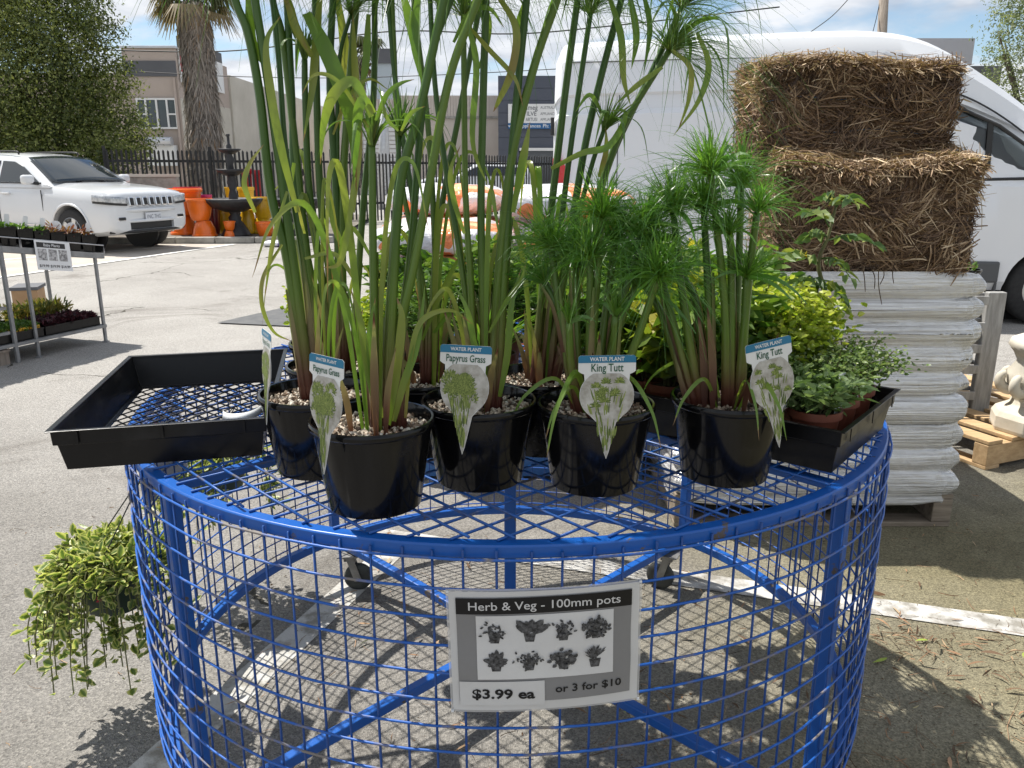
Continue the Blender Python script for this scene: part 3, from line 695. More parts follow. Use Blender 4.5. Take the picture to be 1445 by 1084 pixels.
def suv(label, loc, rz):
    t = thing('parked_car', label, 'car', loc, rz)
    def sec(s):
        x, w, zb, zt, cr = s; m = (zb + zt) / 2
        return [(0, zb), (w * .86, zb), (w * .975, zb + .07), (w, zb + .2), (w, m), (w * .985, zt - .2), (w * .955, zt - .08), (w * .90, zt - .015), (w * .62, zt + cr * .8), (0, zt + cr)]
    st = [(.935, .79, .42, .965, .012), (.925, .815, .39, .985, .02), (.89, .865, .36, 1.02, .03), (.80, .915, .33, 1.06, .035), (.55, .945, .30, 1.10, .04), (.1, .965, .29, 1.135, .045), (-.5, .965, .28, 1.17, .05), (-1.2, .96, .28, 1.19, .04), (-2.2, .96, .28, 1.20, .04),
          (-3.1, .96, .29, 1.205, .03), (-3.55, .94, .33, 1.20, .03), (-3.78, .89, .40, 1.15, .02), (-3.86, .80, .50, 1.02, .0)]
    b = MB(); loft(b, dense(st, 3), sec); body = b.build('body', M['carwhite'], t)
    body.parent = None
    for x in (0, -2.915):
        c = [cyl_y(.445, x, .60, 1.3, .40), cyl_y(.445, x, -1.3, -.60, .40)]; bpy.context.view_layer.update(); cut(body, c)
    c = [cyl_y(.1, 0, -3, -2.9, -3)]
    # mouths in the front: lower intake
    k = MB(); k.box((.95, 0, .47), (.24, 1.02, .13)); kk = k.build('cutter', M['dark']); bpy.context.view_layer.update(); cut(body, [kk]); bpy.data.objects.remove(c[0])
    body.parent = t; smooth_angle(body, 38)
    for x in (0, -2.915):
        for s in (1, -1):
            b = MB(); b.tube([(x, s * .58, .40), (x, s * .62, .40)], .46, 30); b.build('wheel_well', M['blackpl'], t)
            # arch lip
            a = np.linspace(-.28, PI + .28, 26); pts = np.stack([x + .455 * np.cos(a), np.full(26, s * .955), .40 + .455 * np.sin(a)], 1)
            b = MB(); b.tube(pts, .024, 6); b.build('wheel_arch', M['carwhite'], t, smooth=True)
            wheel(t, x, s * .83, .385, .385, .25, 5, s)
    # cabin
    def gsec(s):
        x, zt, wt, cr = s; zb = 1.13; wb = .925
        return [(0, zb), (wb, zb), (wb - .01, zb + .05), (wb + (wt - wb) * .55, zb + (zt - zb) * .6), (wt + .012, zt - .05 * min(1, (zt - zb) / .3)), (wt - .05, zt - .008), (wt * .6, zt + cr), (0, zt + cr * 1.2)]
    gs = [(-.42, 1.16, .86, .0), (-.62, 1.285, .83, .015), (-.9, 1.455, .775, .03), (-1.18, 1.61, .72, .03), (-1.42, 1.675, .70, .03), (-1.9, 1.715, .69, .03), (-2.6, 1.715, .69, .03), (-3.15, 1.67, .68, .025), (-3.42, 1.60, .68, .02), (-3.68, 1.32, .76, .01), (-3.77, 1.19, .82, 0)]
    b = MB(); loft(b, dense(gs, 2), gsec); o = b.build('cabin', M['carwhite'], t); smooth_angle(o, 35)
    # windscreen: curved pane just proud of the cabin
    def wsp(u, v):   # u across -1..1, v up 0..1
        x = -.47 + (-1.20 + .47) * v; z = 1.205 + (1.640 - 1.205) * v + .028 * math.sin(PI * v) * .4
        hw = .815 + (.655 - .815) * v; return (x + .045 * (1 - u * u) + .006, hw * u, z + .034 * (1 - u * u) + .016)
    b = MB(); b.grid(np.array([[wsp(u, v) for u in np.linspace(-1, 1, 15)] for v in np.linspace(0, 1, 9)]), flip=False)
    ws = b.build('windscreen', M['carglass'], t, smooth=True, solid=.006)
    for s in (1, -1):
        b = MB(); b.bar((-.45, s * .30, 1.225), (-.62, s * -.25, 1.335), .02, .02); b.build('wiper', M['blackpl'], ws)
    for s in (1, -1):
        def sp_(u, v, w, s=s):     # on the leaning cabin side
            y = .915 + (.70 - .925) * (v - 1.16) / (1.66 - 1.16) * .92; return (u, s * (y + w), v)
        def pane(name, poly, m_, w0=.0, d=.012):
            b = MB(); b.prism(poly if s > 0 else poly[::-1], sp_, d); return b.build(name, m_, t)
        pane('window', [(-.72, 1.23), (-1.72, 1.235), (-1.72, 1.60), (-1.42, 1.585), (-1.18, 1.50)], M['carglass'], d=.022)
        pane('window', [(-1.80, 1.235), (-2.62, 1.24), (-2.68, 1.58), (-1.80, 1.605)], M['carglass'], d=.022)
        pane('window', [(-2.74, 1.24), (-3.36, 1.30), (-3.22, 1.52), (-2.78, 1.575)], M['carglass'], d=.022)
        pane('window_trim', [(-.66, 1.20), (-3.45, 1.22), (-3.45, 1.232), (-.66, 1.222)], M['blackpl'], d=.026)
        b = MB(); b.box((-.78, s * 1.06, 1.27), (.13, .22, .17)); mr = b.build('mirror', M['carwhite'], t, bevel=.05, segs=3)
        b = MB(); b.bar((-.72, s * .90, 1.20), (-.76, s * 1.05, 1.22), .05, .05); b.build('mirror_arm', M['blackpl'], mr)
        for x0, x1 in ((-.62, -1.74), (-1.76, -2.6)):
            b = MB()
            b.box((x0, s * .958, .78), (.012, .012, .62)); b.box((x1, s * .958, .78), (.012, .012, .62)); b.box(((x0 + x1) / 2, s * .958, .47), (x0 - x1, .012, .012)); dd = b.build('door_seam', M['blackpl'], t)
            b = MB(); b.box((x1 + .22, s * .975, 1.03), (.22, .035, .035)); b.build('door_handle', M['carwhite'], dd, bevel=.01)
        b = MB(); b.box((-1.45, s * .965, .43), (2.1, .03, .09)); b.build('side_moulding', M['carwhite'], t, bevel=.012)
        b = MB(); b.box((-1.45, s * .985, .48), (1.9, .012, .014)); b.build('moulding_strip', M['chrome'], t)
        b = MB(); b.tube(spline([(-1.45, s * .63, 1.715), (-1.6, s * .63, 1.77), (-2.9, s * .63, 1.765), (-3.1, s * .63, 1.70)], 5), .016, 6); b.build('roof_rail', M['blackpl'], t, smooth=True)
        # headlight wraps the corner
        pl_ = spline([(.952, .545, 0), (.938, .74, 0), (.895, .865, 0), (.80, .935, 0), (.60, .965, 0)], 3)
        u_ = np.linspace(0, 1, len(pl_)); z0_ = .845 + .05 * u_; z1_ = .975 + .045 * u_
        gp = np.array([[(q[0], s * q[1], z0_[i] + (z1_[i] - z0_[i]) * k) for i, q in enumerate(pl_)] for k in np.linspace(0, 1, 4)])
        b = MB(); b.grid(gp, flip=(s > 0)); o = b.build('headlight', M['lamp'], t, smooth=True, solid=.03)
        nq = len(pl_); b = MB(); b.add(np.array([gp[0][q] + (.012, s * .012, -.02) for q in range(nq)] + [gp[0][q] + (.016, s * .016, .018) for q in range(nq)]), [[q, q + 1, q + nq + 1, q + nq] for q in range(nq - 1)]); b.build('lamp_trim', M['blackpl'], o)
        b = MB(); b.box((.915, s * .68, .60), (.05, .19, .08)); fg = b.build('fog_lamp_chrome', M['chrome'], t, bevel=.02)
        b = MB(); b.box((.935, s * .68, .605), (.04, .14, .05)); b.build('fog_lamp', M['blackpl'], fg, bevel=.01)
    for k in range(7):
        y = (k - 3) * .148
        x = .965 - .012 * (abs(y) / .45) ** 2
        b = MB(); b.box((0, 0, 0), (.05, .118, .165)); sr = b.build('grille_surround', M['chrome'], t, bevel=.03, segs=3); sr.location = (x - .02, y, .893); sr.rotation_euler = (0, -.12, 0)
        b = MB(); b.box((.012, 0, 0), (.04, .090, .138)); b.build('grille_slot', M['blackpl'], sr, bevel=.02)
    # bumper shelf, plate, intake mesh, skid
    bp = [(x, y) for y in np.linspace(-.86, .86, 17) for x in [.985 - .15 * (abs(y) / .86) ** 2.6]]
    for z, r_, nm, mm in ((.745, .040, 'bumper', 'carwhite'), (.555, .03, 'bumper_lip', 'carwhite'), (.375, .028, 'skid_plate', 'blackpl')):
        b = MB(); b.tube([(x - .03, y, z) for x, y in bp], r_, 8); b.build(nm, M[mm], t, smooth=True)
    b = MB(); b.box((.86, 0, .47), (.06, .98, .12)); b.build('intake_mesh', M['blackpl'], t)
    b = MB(); b.box((.968, 0, .625), (.014, .372, .134)); pl = b.build('number_plate', M['plate'], t, bevel=.004)
    b = MB(); letters(b, '1NC 7HG', .10, lambda u, v, w: (.9765 + w, u, .625 + v), 0, -.008, 0, .004, width=.32); b.build('plate_lettering', M['platetxt'], pl)
    return t
s_loc = (-7.45, 15.30, 0.012)
SUV = suv('white four wheel drive car parked nose in, with seven slot grille', s_loc, R(-22))
dup(SUV, (-2.9, 34.5, 0), R(188), 'white car parked beyond the far picket fence, seen between stems')

# ------------------------------------------------------------------ van
M['vanwhite'] = mat('white_van_paint', (.72, .74, .77), .32, coat=.5, col2=(.75, .765, .79), scale=1.4)
M['vangrey'] = mat('grey_cladding', (.085, .088, .092), .7)
M['redlamp'] = mat('red_lamp', (.55, .012, .02), .2, spec=.8)
VR = P(803, 250, 8.25)                       # rear near corner
VAN = thing('delivery_van', 'white high roof delivery van parked behind the straw bales', 'van', (VR.x, VR.y + 1.0, 0), R(-8.5))
# local: x from rear (0) to nose, near side at y = -1.0
RZ = P(1190, 47, 7.9).z
def vsec(s):
    x, k, zt, tuck = s; q = 1.0 - tuck; z0 = .33
    pts = [(0, z0), (.93, z0), (.985, .42), (1.0, .62), (1.012, .95), (1.008, 1.30), (.995, 1.345), (.985, 1.52), (.965, 1.98), (.925, 2.005), (.905, 2.03), (.895, 2.155), (.928, 2.18), (.918, 2.22), (.87, 2.50), (.79, 2.63), (.62, 2.70), (0, 2.735)]
    zs = (zt - 1.30) / (2.735 - 1.30)
    return [(y * q * (1 if z < 1.35 else 1 - (1 - zs) * .22 * (z - 1.35)), z if z <= 1.30 else 1.30 + (z - 1.30) * zs) for y, z in pts]
vst = [(-.02, 0, 2.56, .05), (.03, 0, 2.66, .015), (.12, 0, 2.70, 0), (.6, 0, 2.725, 0), (1.6, 0, 2.75, 0), (2.6, 0, 2.765, 0), (3.05, 0, 2.745, 0), (3.38, 0, 2.68, 0), (3.68, 0, 2.55, 0), (3.98, 0, 2.37, 0), (4.28, 0, 2.16, 0), (4.6, 0, 1.92, .005), (4.9, 0, 1.68, .02), (5.15, 0, 1.46, .04), (5.4, 0, 1.38, .08), (5.58, 0, 1.33, .16), (5.65, 0, 1.31, .26)]
b = MB(); loft(b, dense(vst, 3), vsec); body = b.build('body', M['vanwhite'])
cs = [cyl_y(.40, x, y0, y1, .36) for x in (1.05, 4.72) for y0, y1 in ((-1.4, -.62), (.62, 1.4))]
bpy.context.view_layer.update()
for c in cs: bpy.context.view_layer.update(); cut(body, [c])
# real cab window opening through both sides
cabwin = [(3.30, 1.42), (3.32, 2.02), (3.46, 2.06), (3.72, 2.01), (4.08, 1.84), (4.43, 1.60), (4.66, 1.38), (3.9, 1.36)]
k = MB(); k.prism(cabwin[::-1], lambda u, v, w: (u, w - 1.4, v), 2.8); c1 = k.build('cutter', M['dark'])
bpy.context.view_layer.update(); cut(body, [c1]); bpy.context.view_layer.update()
body.parent = VAN; smooth_angle(body, 22)
def vy(z):
    h = vsec((0, 0, 2.735, 0)); h = sorted(h, key=lambda q: q[1]); return float(np.interp(z, [q[1] for q in h], [q[0] for q in h]))
M['cabglass'] = mat('cab_glass', (.80, .88, .85), .03, trans=1.0, spec=.6)
for s in (-1, 1):
    b = MB(); b.prism(cabwin if s < 0 else cabwin[::-1], lambda u, v, w, s=s: (u, s * (vy(v) * .985 - .012 - w), v), .006); b.build('cab_window', M['cabglass'], VAN)
    # rubber round the opening and the quarter light bar
    ring_ = [(u, s * (vy(v) * .985 + .004), v) for u, v in cabwin + cabwin[:1]]
    b = MB(); b.tube(np.array(ring_), .016, 6); b.build('window_rubber', M['blackpl'], VAN)
    b = MB(); b.bar((4.03, s * .965, 1.38), (4.01, s * .945, 1.87), .05, .03, up=(0, 1, 0)); b.build('quarter_bar', M['blackpl'], VAN)
    b = MB(); b.tube(spline([(2.98, s * .99, 1.42), (3.03, s * .945, 2.06), (3.40, s * .91, 2.17), (3.76, s * .895, 2.11), (4.22, s * .89, 1.86), (4.78, s * .90, 1.42)], 6), .008, 5); b.build('door_seam', M['blackpl'], VAN)
    b = MB(); b.bar((2.98, s * 1.012, .55), (2.98, s * .99, 1.42), .012, .012, up=(0, 1, 0)); b.build('door_seam', M['blackpl'], VAN)
    for x_ in (.62, 1.72):
        b = MB(); b.tube(np.array([(x_, s * (vy(z_) + .0015), z_) for z_ in np.linspace(.62, 2.42, 14)]), .0045, 5); b.build('panel_seam', M['vangrey'], VAN)
    b = MB(); b.tube(np.array([(q, s * (vy(2.46) + .001), 2.46 + .012 * math.sin(q)) for q in np.linspace(.15, 3.0, 16)]), .005, 5); b.build('gutter_seam', M['vangrey'], VAN)
    b = MB(); b.box((1.9, s * 1.011, 1.225), (1.5, .014, .045)); b.build('door_track', M['vanwhite'], VAN, bevel=.006)
    b = MB(); b.box((3.18, s * 1.03, 1.17), (.24, .05, .045)); b.build('door_handle', M['blackpl'], VAN, bevel=.012)
    b = MB(); b.box((2.75, s * 1.005, .51), (3.0, .05, .20)); b.build('cladding', M['vangrey'], VAN, bevel=.02)
    b = MB(); b.box((.25, s * 1.005, .51), (.5, .05, .20)); b.build('cladding', M['vangrey'], VAN, bevel=.02)
    b = MB(); b.prism([(-.015, 1.05), (.10, 1.02), (.135, 1.45), (.02, 1.62), (-.015, 1.55)] if s < 0 else [(-.015, 1.55), (.02, 1.62), (.135, 1.45), (.10, 1.02), (-.015, 1.05)], lambda u, v, w, s=s: (u, s * (.965 + w), v), .06); b.build('tail_light', M['redlamp'], VAN, bevel=.01)
    b = MB(); b.tube([(-.03, s * .93, 1.78), (-.03, s * .93, 1.95)], .02, 6); b.build('door_hinge', M['blackpl'], VAN)
    for x in (1.05, 4.72):
        b = MB(); b.tube([(x, s * .58, .36), (x, s * .64, .36)], .41, 28); b.build('wheel_well', M['blackpl'], VAN)
        wheel(VAN, x, s * .85, .345, .345, .22, 6, s)
    b = MB(); b.box((4.25, s * .86, .26), (.02, .24, .30)); b.build('mud_flap', M['vangrey'], VAN)
# cab inside: lining, seats, dash
inn = [(np.array(q) - (3.95, 1.68)) * .985 + (3.95, 1.68) for q in cabwin]; b = MB(); n_ = len(inn)
b.add(np.array([(q[0], y_, q[1]) for y_ in (-.90, .90) for q in inn]), [[i, (i + 1) % n_, n_ + (i + 1) % n_, n_ + i] for i in range(n_)]); b.build('cab_lining', mat('cab_lining', (.10, .105, .105), .8), VAN)
M['seat'] = mat('seat_cloth', (.05, .052, .055), .9)
M['cabtrim'] = mat('cab_trim', (.30, .31, .31), .7)
for y in (-.45, .45):
    b = MB(); b.box((3.55, y, 1.30), (.5, .5, .2)); b.box((3.36, y, 1.62), (.16, .46, .62)); b.box((3.34, y, 2.0), (.1, .26, .16)); b.build('cab_seat', M['seat'], VAN, bevel=.05)
b = MB(); b.box((4.40, 0, 1.36), (.35, 1.7, .12)); b.build('dashboard', M['seat'], VAN, bevel=.03)
b = MB(); b.ring(.19, [(.016 * math.cos(a), .016 * math.sin(a)) for a in np.linspace(0, 2 * PI, 8, endpoint=False)], 28); o = b.build('steering_wheel', M['blackpl'], VAN, smooth=True); o.location = (4.08, .42, 1.46); o.rotation_euler = (0, -.9, 0)

# ================================================================== left display tables
M['rack'] = mat('painted_steel', (.20, .205, .21), .55, .3, col2=(.30, .305, .31), scale=9)
M['wire'] = mat('bare_wire', (.42, .42, .43), .4, .6)
M['blackpot'] = mat('black_pot_plastic', (.0045, .0045, .005), .12, spec=.32, col2=(.022, .020, .018), scale=11, lo=.52, hi=.78, rough2=.45, detail=8)
M['blacktray'] = mat('black_tray_plastic', (.0055, .0055, .0062), .3, spec=.3, col2=(.022, .021, .020), scale=14, lo=.5, hi=.8, rough2=.55, bump=.05, detail=8)
M['label'] = mat('white_label', (.72, .74, .76), .4)
M['leafy'] = tintmat('herb_leaf', [(0, (.035, .075, .018)), (.5, (.075, .155, .030)), (1, (.17, .27, .06))], .42, .38)
M['reddish'] = tintmat('russet_leaf', [(0, (.10, .03, .02)), (.5, (.24, .085, .05)), (1, (.30, .20, .08))], .5, .3)
M['maroon'] = tintmat('maroon_leaf', [(0, (.018, .006, .008)), (.5, (.055, .014, .022)), (1, (.11, .03, .045))], .5, .2)
M['olive'] = tintmat('green_gold_leaf', [(0, (.05, .085, .02)), (.5, (.16, .17, .035)), (1, (.34, .24, .06))], .5, .35)
TA, TB = G(58, 505), G(152, 483)
tdir = unit(np.array(TB - TA)); tperp = np.array([-tdir[1], tdir[0], 0]);
if tperp[0] > 0: tperp = -tperp
ZA, ZB = .850, .750
T1 = thing('display_table', 'grey steel display table holding the row of small black pots', 'table', tuple(TA))
TA, TB = np.array(TA), np.array(TB)
slope = (ZB - ZA) / np.linalg.norm(TB - TA)
def tab(u, v, z=0.0):      # along the front edge from TA, back from the edge, above the sloping top
    return TA + tdir * u + tperp * v + np.array([0, 0, ZA + slope * u + z])
TL = .73                                     # right end
for u, v in ((0, .02), (.646, .02), (-.55, .02), (0, .62), (.646, .62)):
    top = tab(u, v, -.01); b = MB(T1); foot = top.copy(); foot[2] = .012
    b.bar(foot, top, .024, .024, up=tdir); b.build('leg', M['rack'], T1, bevel=.004)
    b = MB(T1); b.box((foot[0], foot[1], .006), (.045, .045, .012)); b.build('foot', M['rack'], T1)
for v in (.02, .62):
    b = MB(T1); b.bar(tab(-.9, v, 0), tab(TL, v, 0), .03, .045); b.build('top_rail', M['rack'], T1)
b = MB(T1); b.bar(tab(TL, .02, 0), tab(TL, .62, 0), .03, .045); b.build('top_rail', M['rack'], T1)
b = MB(T1); b.obox(tab(-.9, .035, -.018), tab(TL - .015, .035, -.018) - tab(-.9, .035, -.018), tperp * .57, (0, 0, .012)); b.build('table_top', M['rack'], T1)
gp = [tab(-.9, 0, .09), tab(TL, 0, .09), tab(TL, .0, .02)]
b = MB(T1); b.tube(np.array([tab(-.02, 0, .02), tab(-.02, 0, .09), tab(TL, 0, .09), tab(TL, 0, .02)]), .005, 6); b.build('guard_wire', M['wire'], T1)
b = MB(T1); b.tube(np.array([tab(-.9, 0, .09), tab(-.03, 0, .09), tab(-.03, 0, .02)]), .005, 6); b.build('guard_wire', M['wire'], T1)
b = MB(T1); s0 = TA + tdir * -.6 + (0, 0, .13); b.obox(s0, tdir * 1.26, tperp * .62, (0, 0, .025)); b.build('shelf', M['rack'], T1)
def square_pot(t, c, s, h, m_=None, taper=.8):
    b = MB(t); a = s / 2; q = a * taper; w = .004
    for (x0, y0) in ((1, 0), (0, 1), (-1, 0), (0, -1)):
        n = tdir * x0 + tperp * y0; d = -tdir * y0 + tperp * x0; c = np.asarray(c, float)
        p = [c + n * q - d * q, c + n * q + d * q, c + n * a + d * a + (0, 0, h), c + n * a - d * a + (0, 0, h)]
        pi = [r_ - n * w for r_ in p]
        b.add(np.array(p + pi), [[0, 1, 2, 3], [7, 6, 5, 4], [3, 2, 6, 7]])
    b.add(np.array([c + tdir * q + tperp * q, c - tdir * q + tperp * q, c - tdir * q - tperp * q, c + tdir * q - tperp * q]), [[0, 1, 2, 3]])
    b.add(np.array([c + tdir * a + tperp * a, c - tdir * a + tperp * a, c - tdir * a - tperp * a, c + tdir * a - tperp * a]) * 1.0 + (0, 0, h * .86), [[0, 1, 2, 3]], 0)
    return b.build('pot', m_ or M['blackpot'], t)
def sprig(mb, c, n, r, h, ln, wd, tl=0, th=1, up=.7, droop=.1):
    """a low plant: leaves fanning from short stems"""
    c = np.asarray(c, float); a = NP.uniform(0, 2 * PI, n); rr = r * NP.uniform(0, 1, n) ** .6; k = NP.uniform(.05, 1, n)
    p = c + np.stack([rr * np.cos(a), rr * np.sin(a), h * k * (1 - .45 * (rr / r) ** 2)], 1)
    d = np.stack([np.cos(a), np.sin(a), NP.uniform(-.2, up * 2, n)], 1) + rdirs(n) * .5
    mb.leaves(p, d, rdirs(n, 1.6), ln * NP.uniform(.6, 1.2, n), wd * NP.uniform(.7, 1.2, n), NP.uniform(tl, th, n), droop=droop)
kinds = ['bright green rosette', 'pale seedling', 'small green succulent', 'tiny pale green seedling', 'russet leaved plant', 'red and green leaved plant', 'russet tipped plant']
for i in range(10):
    u = TL - .09 - i * .142; k = {0: 6, 1: 5, 2: 4, 3: 3, 4: 2, 5: 1, 6: 0}.get(i, i % 3)
    c = tab(u, .12, .02)
    pos = ['at the right end of the table', 'second from the right end', 'third from the right on the table', 'fourth from the right on the table', 'fifth from the right on the table', 'sixth from the right on the table', 'seventh from the right on the table', 'eighth from the right on the table', 'ninth from the right on the table', 'tenth from the right on the table'][i]
    p = thing('potted_seedling', f'small black pot with {kinds[k]}, {pos}', 'plant pot', tuple(c), 0, 'small pots on the display table')
    square_pot(p, c, .138, .150)
    b = MB(p); sprig(b, c + (0, 0, .135), 60 if k != 0 else 120, .05, .075 if k in (4, 5, 6, 0) else .035, .05, .022); b.build('foliage', M['reddish'] if k >= 4 else M['leafy'], p)
    # plant label stuck in the pot
    q = c + (0, 0, .125) + tdir * .02 - tperp * (.03)
    lb = MB(); hgt = .125
    if i in (1, 2): lb.lathe([(.001, -.001), (.042, -.001), (.042, .001), (.001, .001)], 16); lo = lb.build('plant_label', M['label']); lo.rotation_euler = (R(88), 0, .25); lo.location = tuple(q + (0, 0, .07))
    else:
        lb.prism([(-.016, 0), (.016, 0), (.018, hgt * .9), (.012, hgt), (-.012, hgt), (-.018, hgt * .9)], lambda u_, v_, w_: (u_, w_, v_), .0015); lo = lb.build('plant_label', M['label']); lo.location = tuple(q); lo.rotation_euler = (R(6), R(rnd.uniform(4, 16)), rnd.uniform(-.3, .5))
    tag(lo, f'{"round" if i in (1, 2) else "upright"} white plant label in the square pot {pos}', 'plant label', 'white labels on the display table')
# price card on the guard wire
cs_ = thing('price_card', 'white price card hanging on the wire of the display table', 'sign', tuple(tab(.2, -.01, -.12)))
cb = tab(.235, -.012, .088)
def cardm(u, v, w): return cb + tdir * u + np.array([0, 0, v + slope * u]) - tperp * w
b = MB(cs_); b.prism([(-.155, -.232), (.155, -.232), (.155, 0), (-.155, 0)], cardm, .003); b.build('card', M['label'], cs_)
def flat(mb, x0, x1, y0, y1, w): mb.add(np.array([cardm(x0, y0, w), cardm(x1, y0, w), cardm(x1, y1, w), cardm(x0, y1, w)]), [[0, 1, 2, 3]])
M['ink'] = mat('black_ink', (.022, .022, .024), .6); M['greyink'] = mat('grey_ink', (.16, .16, .165), .6, col2=(.55, .55, .56), scale=45, lo=.4, hi=.6); M['midgrey'] = mat('mid_grey_ink', (.30, .30, .305), .55, col2=(.34, .34, .345), scale=6)
b = MB(cs_); flat(b, -.14, .11, -.055, -.015, .004); b.build('header', M['ink'], cs_)
b = MB(cs_)
for k in range(3): flat(b, -.135 + k * .09, -.06 + k * .09, -.155, -.066, .004)
b.build('printed_pictures', M['greyink'], cs_)
b = MB(cs_); letters(b, 'Baby Plants', .032, cardm, -.01, -.035, .006, .006); b.build('header_lettering', M['label'], cs_)
b = MB(cs_)
for k, s_ in enumerate(('$19.99', '$19.99', '$14.99')): letters(b, s_, .03, cardm, -.097 + k * .095, -.2, .005, .012)
b.build('prices', M['ink'], cs_)

def seed_tray(name, c, lx, ly, h, label, m_=None, cat='tray'):
    """open tray, long side along the table edge"""
    t = thing(name, label, cat, tuple(c)); c = np.asarray(c, float)
    b = MB(t); w = .008
    b.obox(c, tdir * lx, tperp * ly, (0, 0, .008))
    b.obox(c, tdir * lx, tperp * w, (0, 0, h)); b.obox(c + tperp * (ly - w), tdir * lx, tperp * w, (0, 0, h)); b.obox(c + tperp * w, tdir * w, tperp * (ly - 2 * w), (0, 0, h)); b.obox(c + tperp * w + tdir * (lx - w), tdir * w, tperp * (ly - 2 * w), (0, 0, h))
    b.obox(c - tperp * .008 + (0, 0, h - .012) - tdir * .004, tdir * (lx + .008), tperp * .007, (0, 0, .012))
    b.build('tray', M['blacktray'], t)
    return t
shz = .158
def onshelf(u, v, z=0): return TA + tdir * u + tperp * v + np.array([0, 0, shz + z])
t = seed_tray('seedling_tray', onshelf(.10, .03), .52, .30, .075, 'black tray of dark maroon seedlings on the lower shelf of the table')
b = MB(t)
for i in range(5):
    for j in range(3): sprig(b, onshelf(.16 + i * .1, .09 + j * .09, .06), 150, .055, .055, .035, .022)
b.build('foliage', M['maroon'], t)
t = seed_tray('seedling_tray', onshelf(.10, .345), .52, .27, .075, 'black tray of green and gold spiky seedlings behind the maroon ones')
b = MB(t)
for i in range(6):
    for j in range(3): sprig(b, onshelf(.15 + i * .085, .40 + j * .08, .06), 60, .045, .13, .07, .018, up=1.6)
b.build('foliage', M['olive'], t)
t = seed_tray('seedling_tray', onshelf(-.42, .03), .50, .30, .075, 'black tray of pale green seedlings with yellow pots near the front leg')
b = MB(t)
for i in range(5):
    for j in range(3): sprig(b, onshelf(-.36 + i * .095, .09 + j * .09, .07), 130, .05, .05, .03, .02, .3, 1)
b.build('foliage', M['leafy'], t)
b = MB(t); yel = mat('yellow_pot', (.62, .36, .03), .5)
for i in range(5): b.obox(onshelf(-.40 + i * .095, .045, .03), tdir * .085, tperp * .08, (0, 0, .065))
b.build('cell_pots', yel, t)
t = thing('cardboard_box', 'flat brown cardboard box on the ground behind the display table', 'box', tuple(P(36, 425, 7.6)))
b = MB(); c = P(30, 412, 7.75); c = np.array([c.x, c.y, 0]); zc = P(36, 412, 7.7).z
b = MB(t); b.obox(c - (.10, 0, 0), (.22, .06, 0), (-.1, .3, 0), (0, 0, zc)); b.build('carton', mat('cardboard', (.36, .22, .115), .8, col2=(.42, .27, .15), scale=8), t)
b = MB(t); b.obox(c - (.11, .01, -zc - .002), (.24, .065, 0), (-.1, .32, 0), (0, 0, .03)); b.build('lid', M['band'], t)

# second rack at the picture's left edge with green bags
RA = np.array(G(26, 512)); t = thing('steel_rack', 'grey steel rack at the far left edge stacked with green bags', 'rack', tuple(RA))
for u, v in ((0, 0), (0, .5), (-.95, 0), (-.95, .5)):
    b = MB(t); f0 = RA + tdir * u + tperp * v; b.bar(f0 + (0, 0, .0), f0 + (0, 0, .90), .028, .028, up=tdir); b.build('post', M['rack'], t, bevel=.004)
lev = [.13, .23, .42]
for z in lev + [.86]:
    b = MB(t); b.obox(RA + tdir * -1.0 + (0, 0, z), tdir * .975, tperp * .5, (0, 0, .022)); b.build('shelf', M['rack'], t)
def pillow(mb, c, a, b_, h, ex=.45, n=26, m=14, ax=(1, 0, 0), ay=(0, 1, 0), amp=.0, tint=.5, seed=0, ez=.75):
    """a filled bag: flattened rounded box with slumped, uneven faces"""
    u = np.linspace(-PI / 2, PI / 2, m); v = np.linspace(-PI, PI, n, endpoint=False)
    f = lambda q, e: np.sign(q) * np.abs(q) ** e
    cu, su = f(np.cos(u), ez), f(np.sin(u), ez); cv, sv = f(np.cos(v), ex), f(np.sin(v), ex)
    x = a * cu[:, None] * cv[None]; y = b_ * cu[:, None] * sv[None]; z = h * su[:, None] * np.ones(n)[None]
    g_ = np.random.default_rng(seed)
    ph = g_.uniform(0, 6.28, 8)
    wv = amp * (np.sin(x / a * 5 + ph[0]) * np.sin(y / b_ * 4 + ph[1]) + .6 * np.sin(x / a * 11 + ph[2] + y / b_ * 7) + .4 * np.sin(z / h * 3 + ph[3] + x / a * 17))
    k = 1 + wv; ax, ay = np.asarray(ax, float), np.asarray(ay, float)
    p = np.asarray(c, float) + (x * k)[..., None] * ax + (y * k)[..., None] * ay + (z * (1 + wv * 1.6))[..., None] * np.array([0, 0, 1.0])
    i = np.arange(m - 1)[:, None] * n; j = np.arange(n)[None]; j2 = (j + 1) % n
    mb.add(p.reshape(-1, 3), np.stack([i + j, i + j2, i + n + j2, i + n + j], -1).reshape(-1, 4), tint)
M['greenbag'] = mat('green_bag', (.035, .20, .055), .3, col2=(.075, .33, .10), scale=9, bump=.5, bscale=25)
for k, (z, lb_) in enumerate(((.155, 'lowest green plastic bag on the left edge rack'), (.255, 'middle green plastic bag on the left edge rack'), (.445, 'topmost green plastic bag on the left edge rack'))):
    c = RA + tdir * -.48 + tperp * .25; o = MB(c); hh = .034 if k == 0 else .065
    pillow(o, c + (0, 0, z + hh - .002), .43, .22, hh, ax=tdir, ay=tperp, amp=.03, seed=k + 3); tag(o.build('green_bag', M['greenbag'], smooth=True), lb_, 'bag', 'green bags on the rack')
b = MB(RA); c = RA + tdir * -.5
for i in range(3): b.obox(c + tperp * (.02 + .2 * i) - tdir * .45, tdir * .9, tperp * .09, (0, 0, .10))
b.obox(c + tperp * .0 - tdir * .45 + (0, 0, .10), tdir * .9, tperp * .5, (0, 0, .02)); tag(b.build('timber_pallet', M['wood']), 'low timber pallet under the left edge rack', 'pallet')

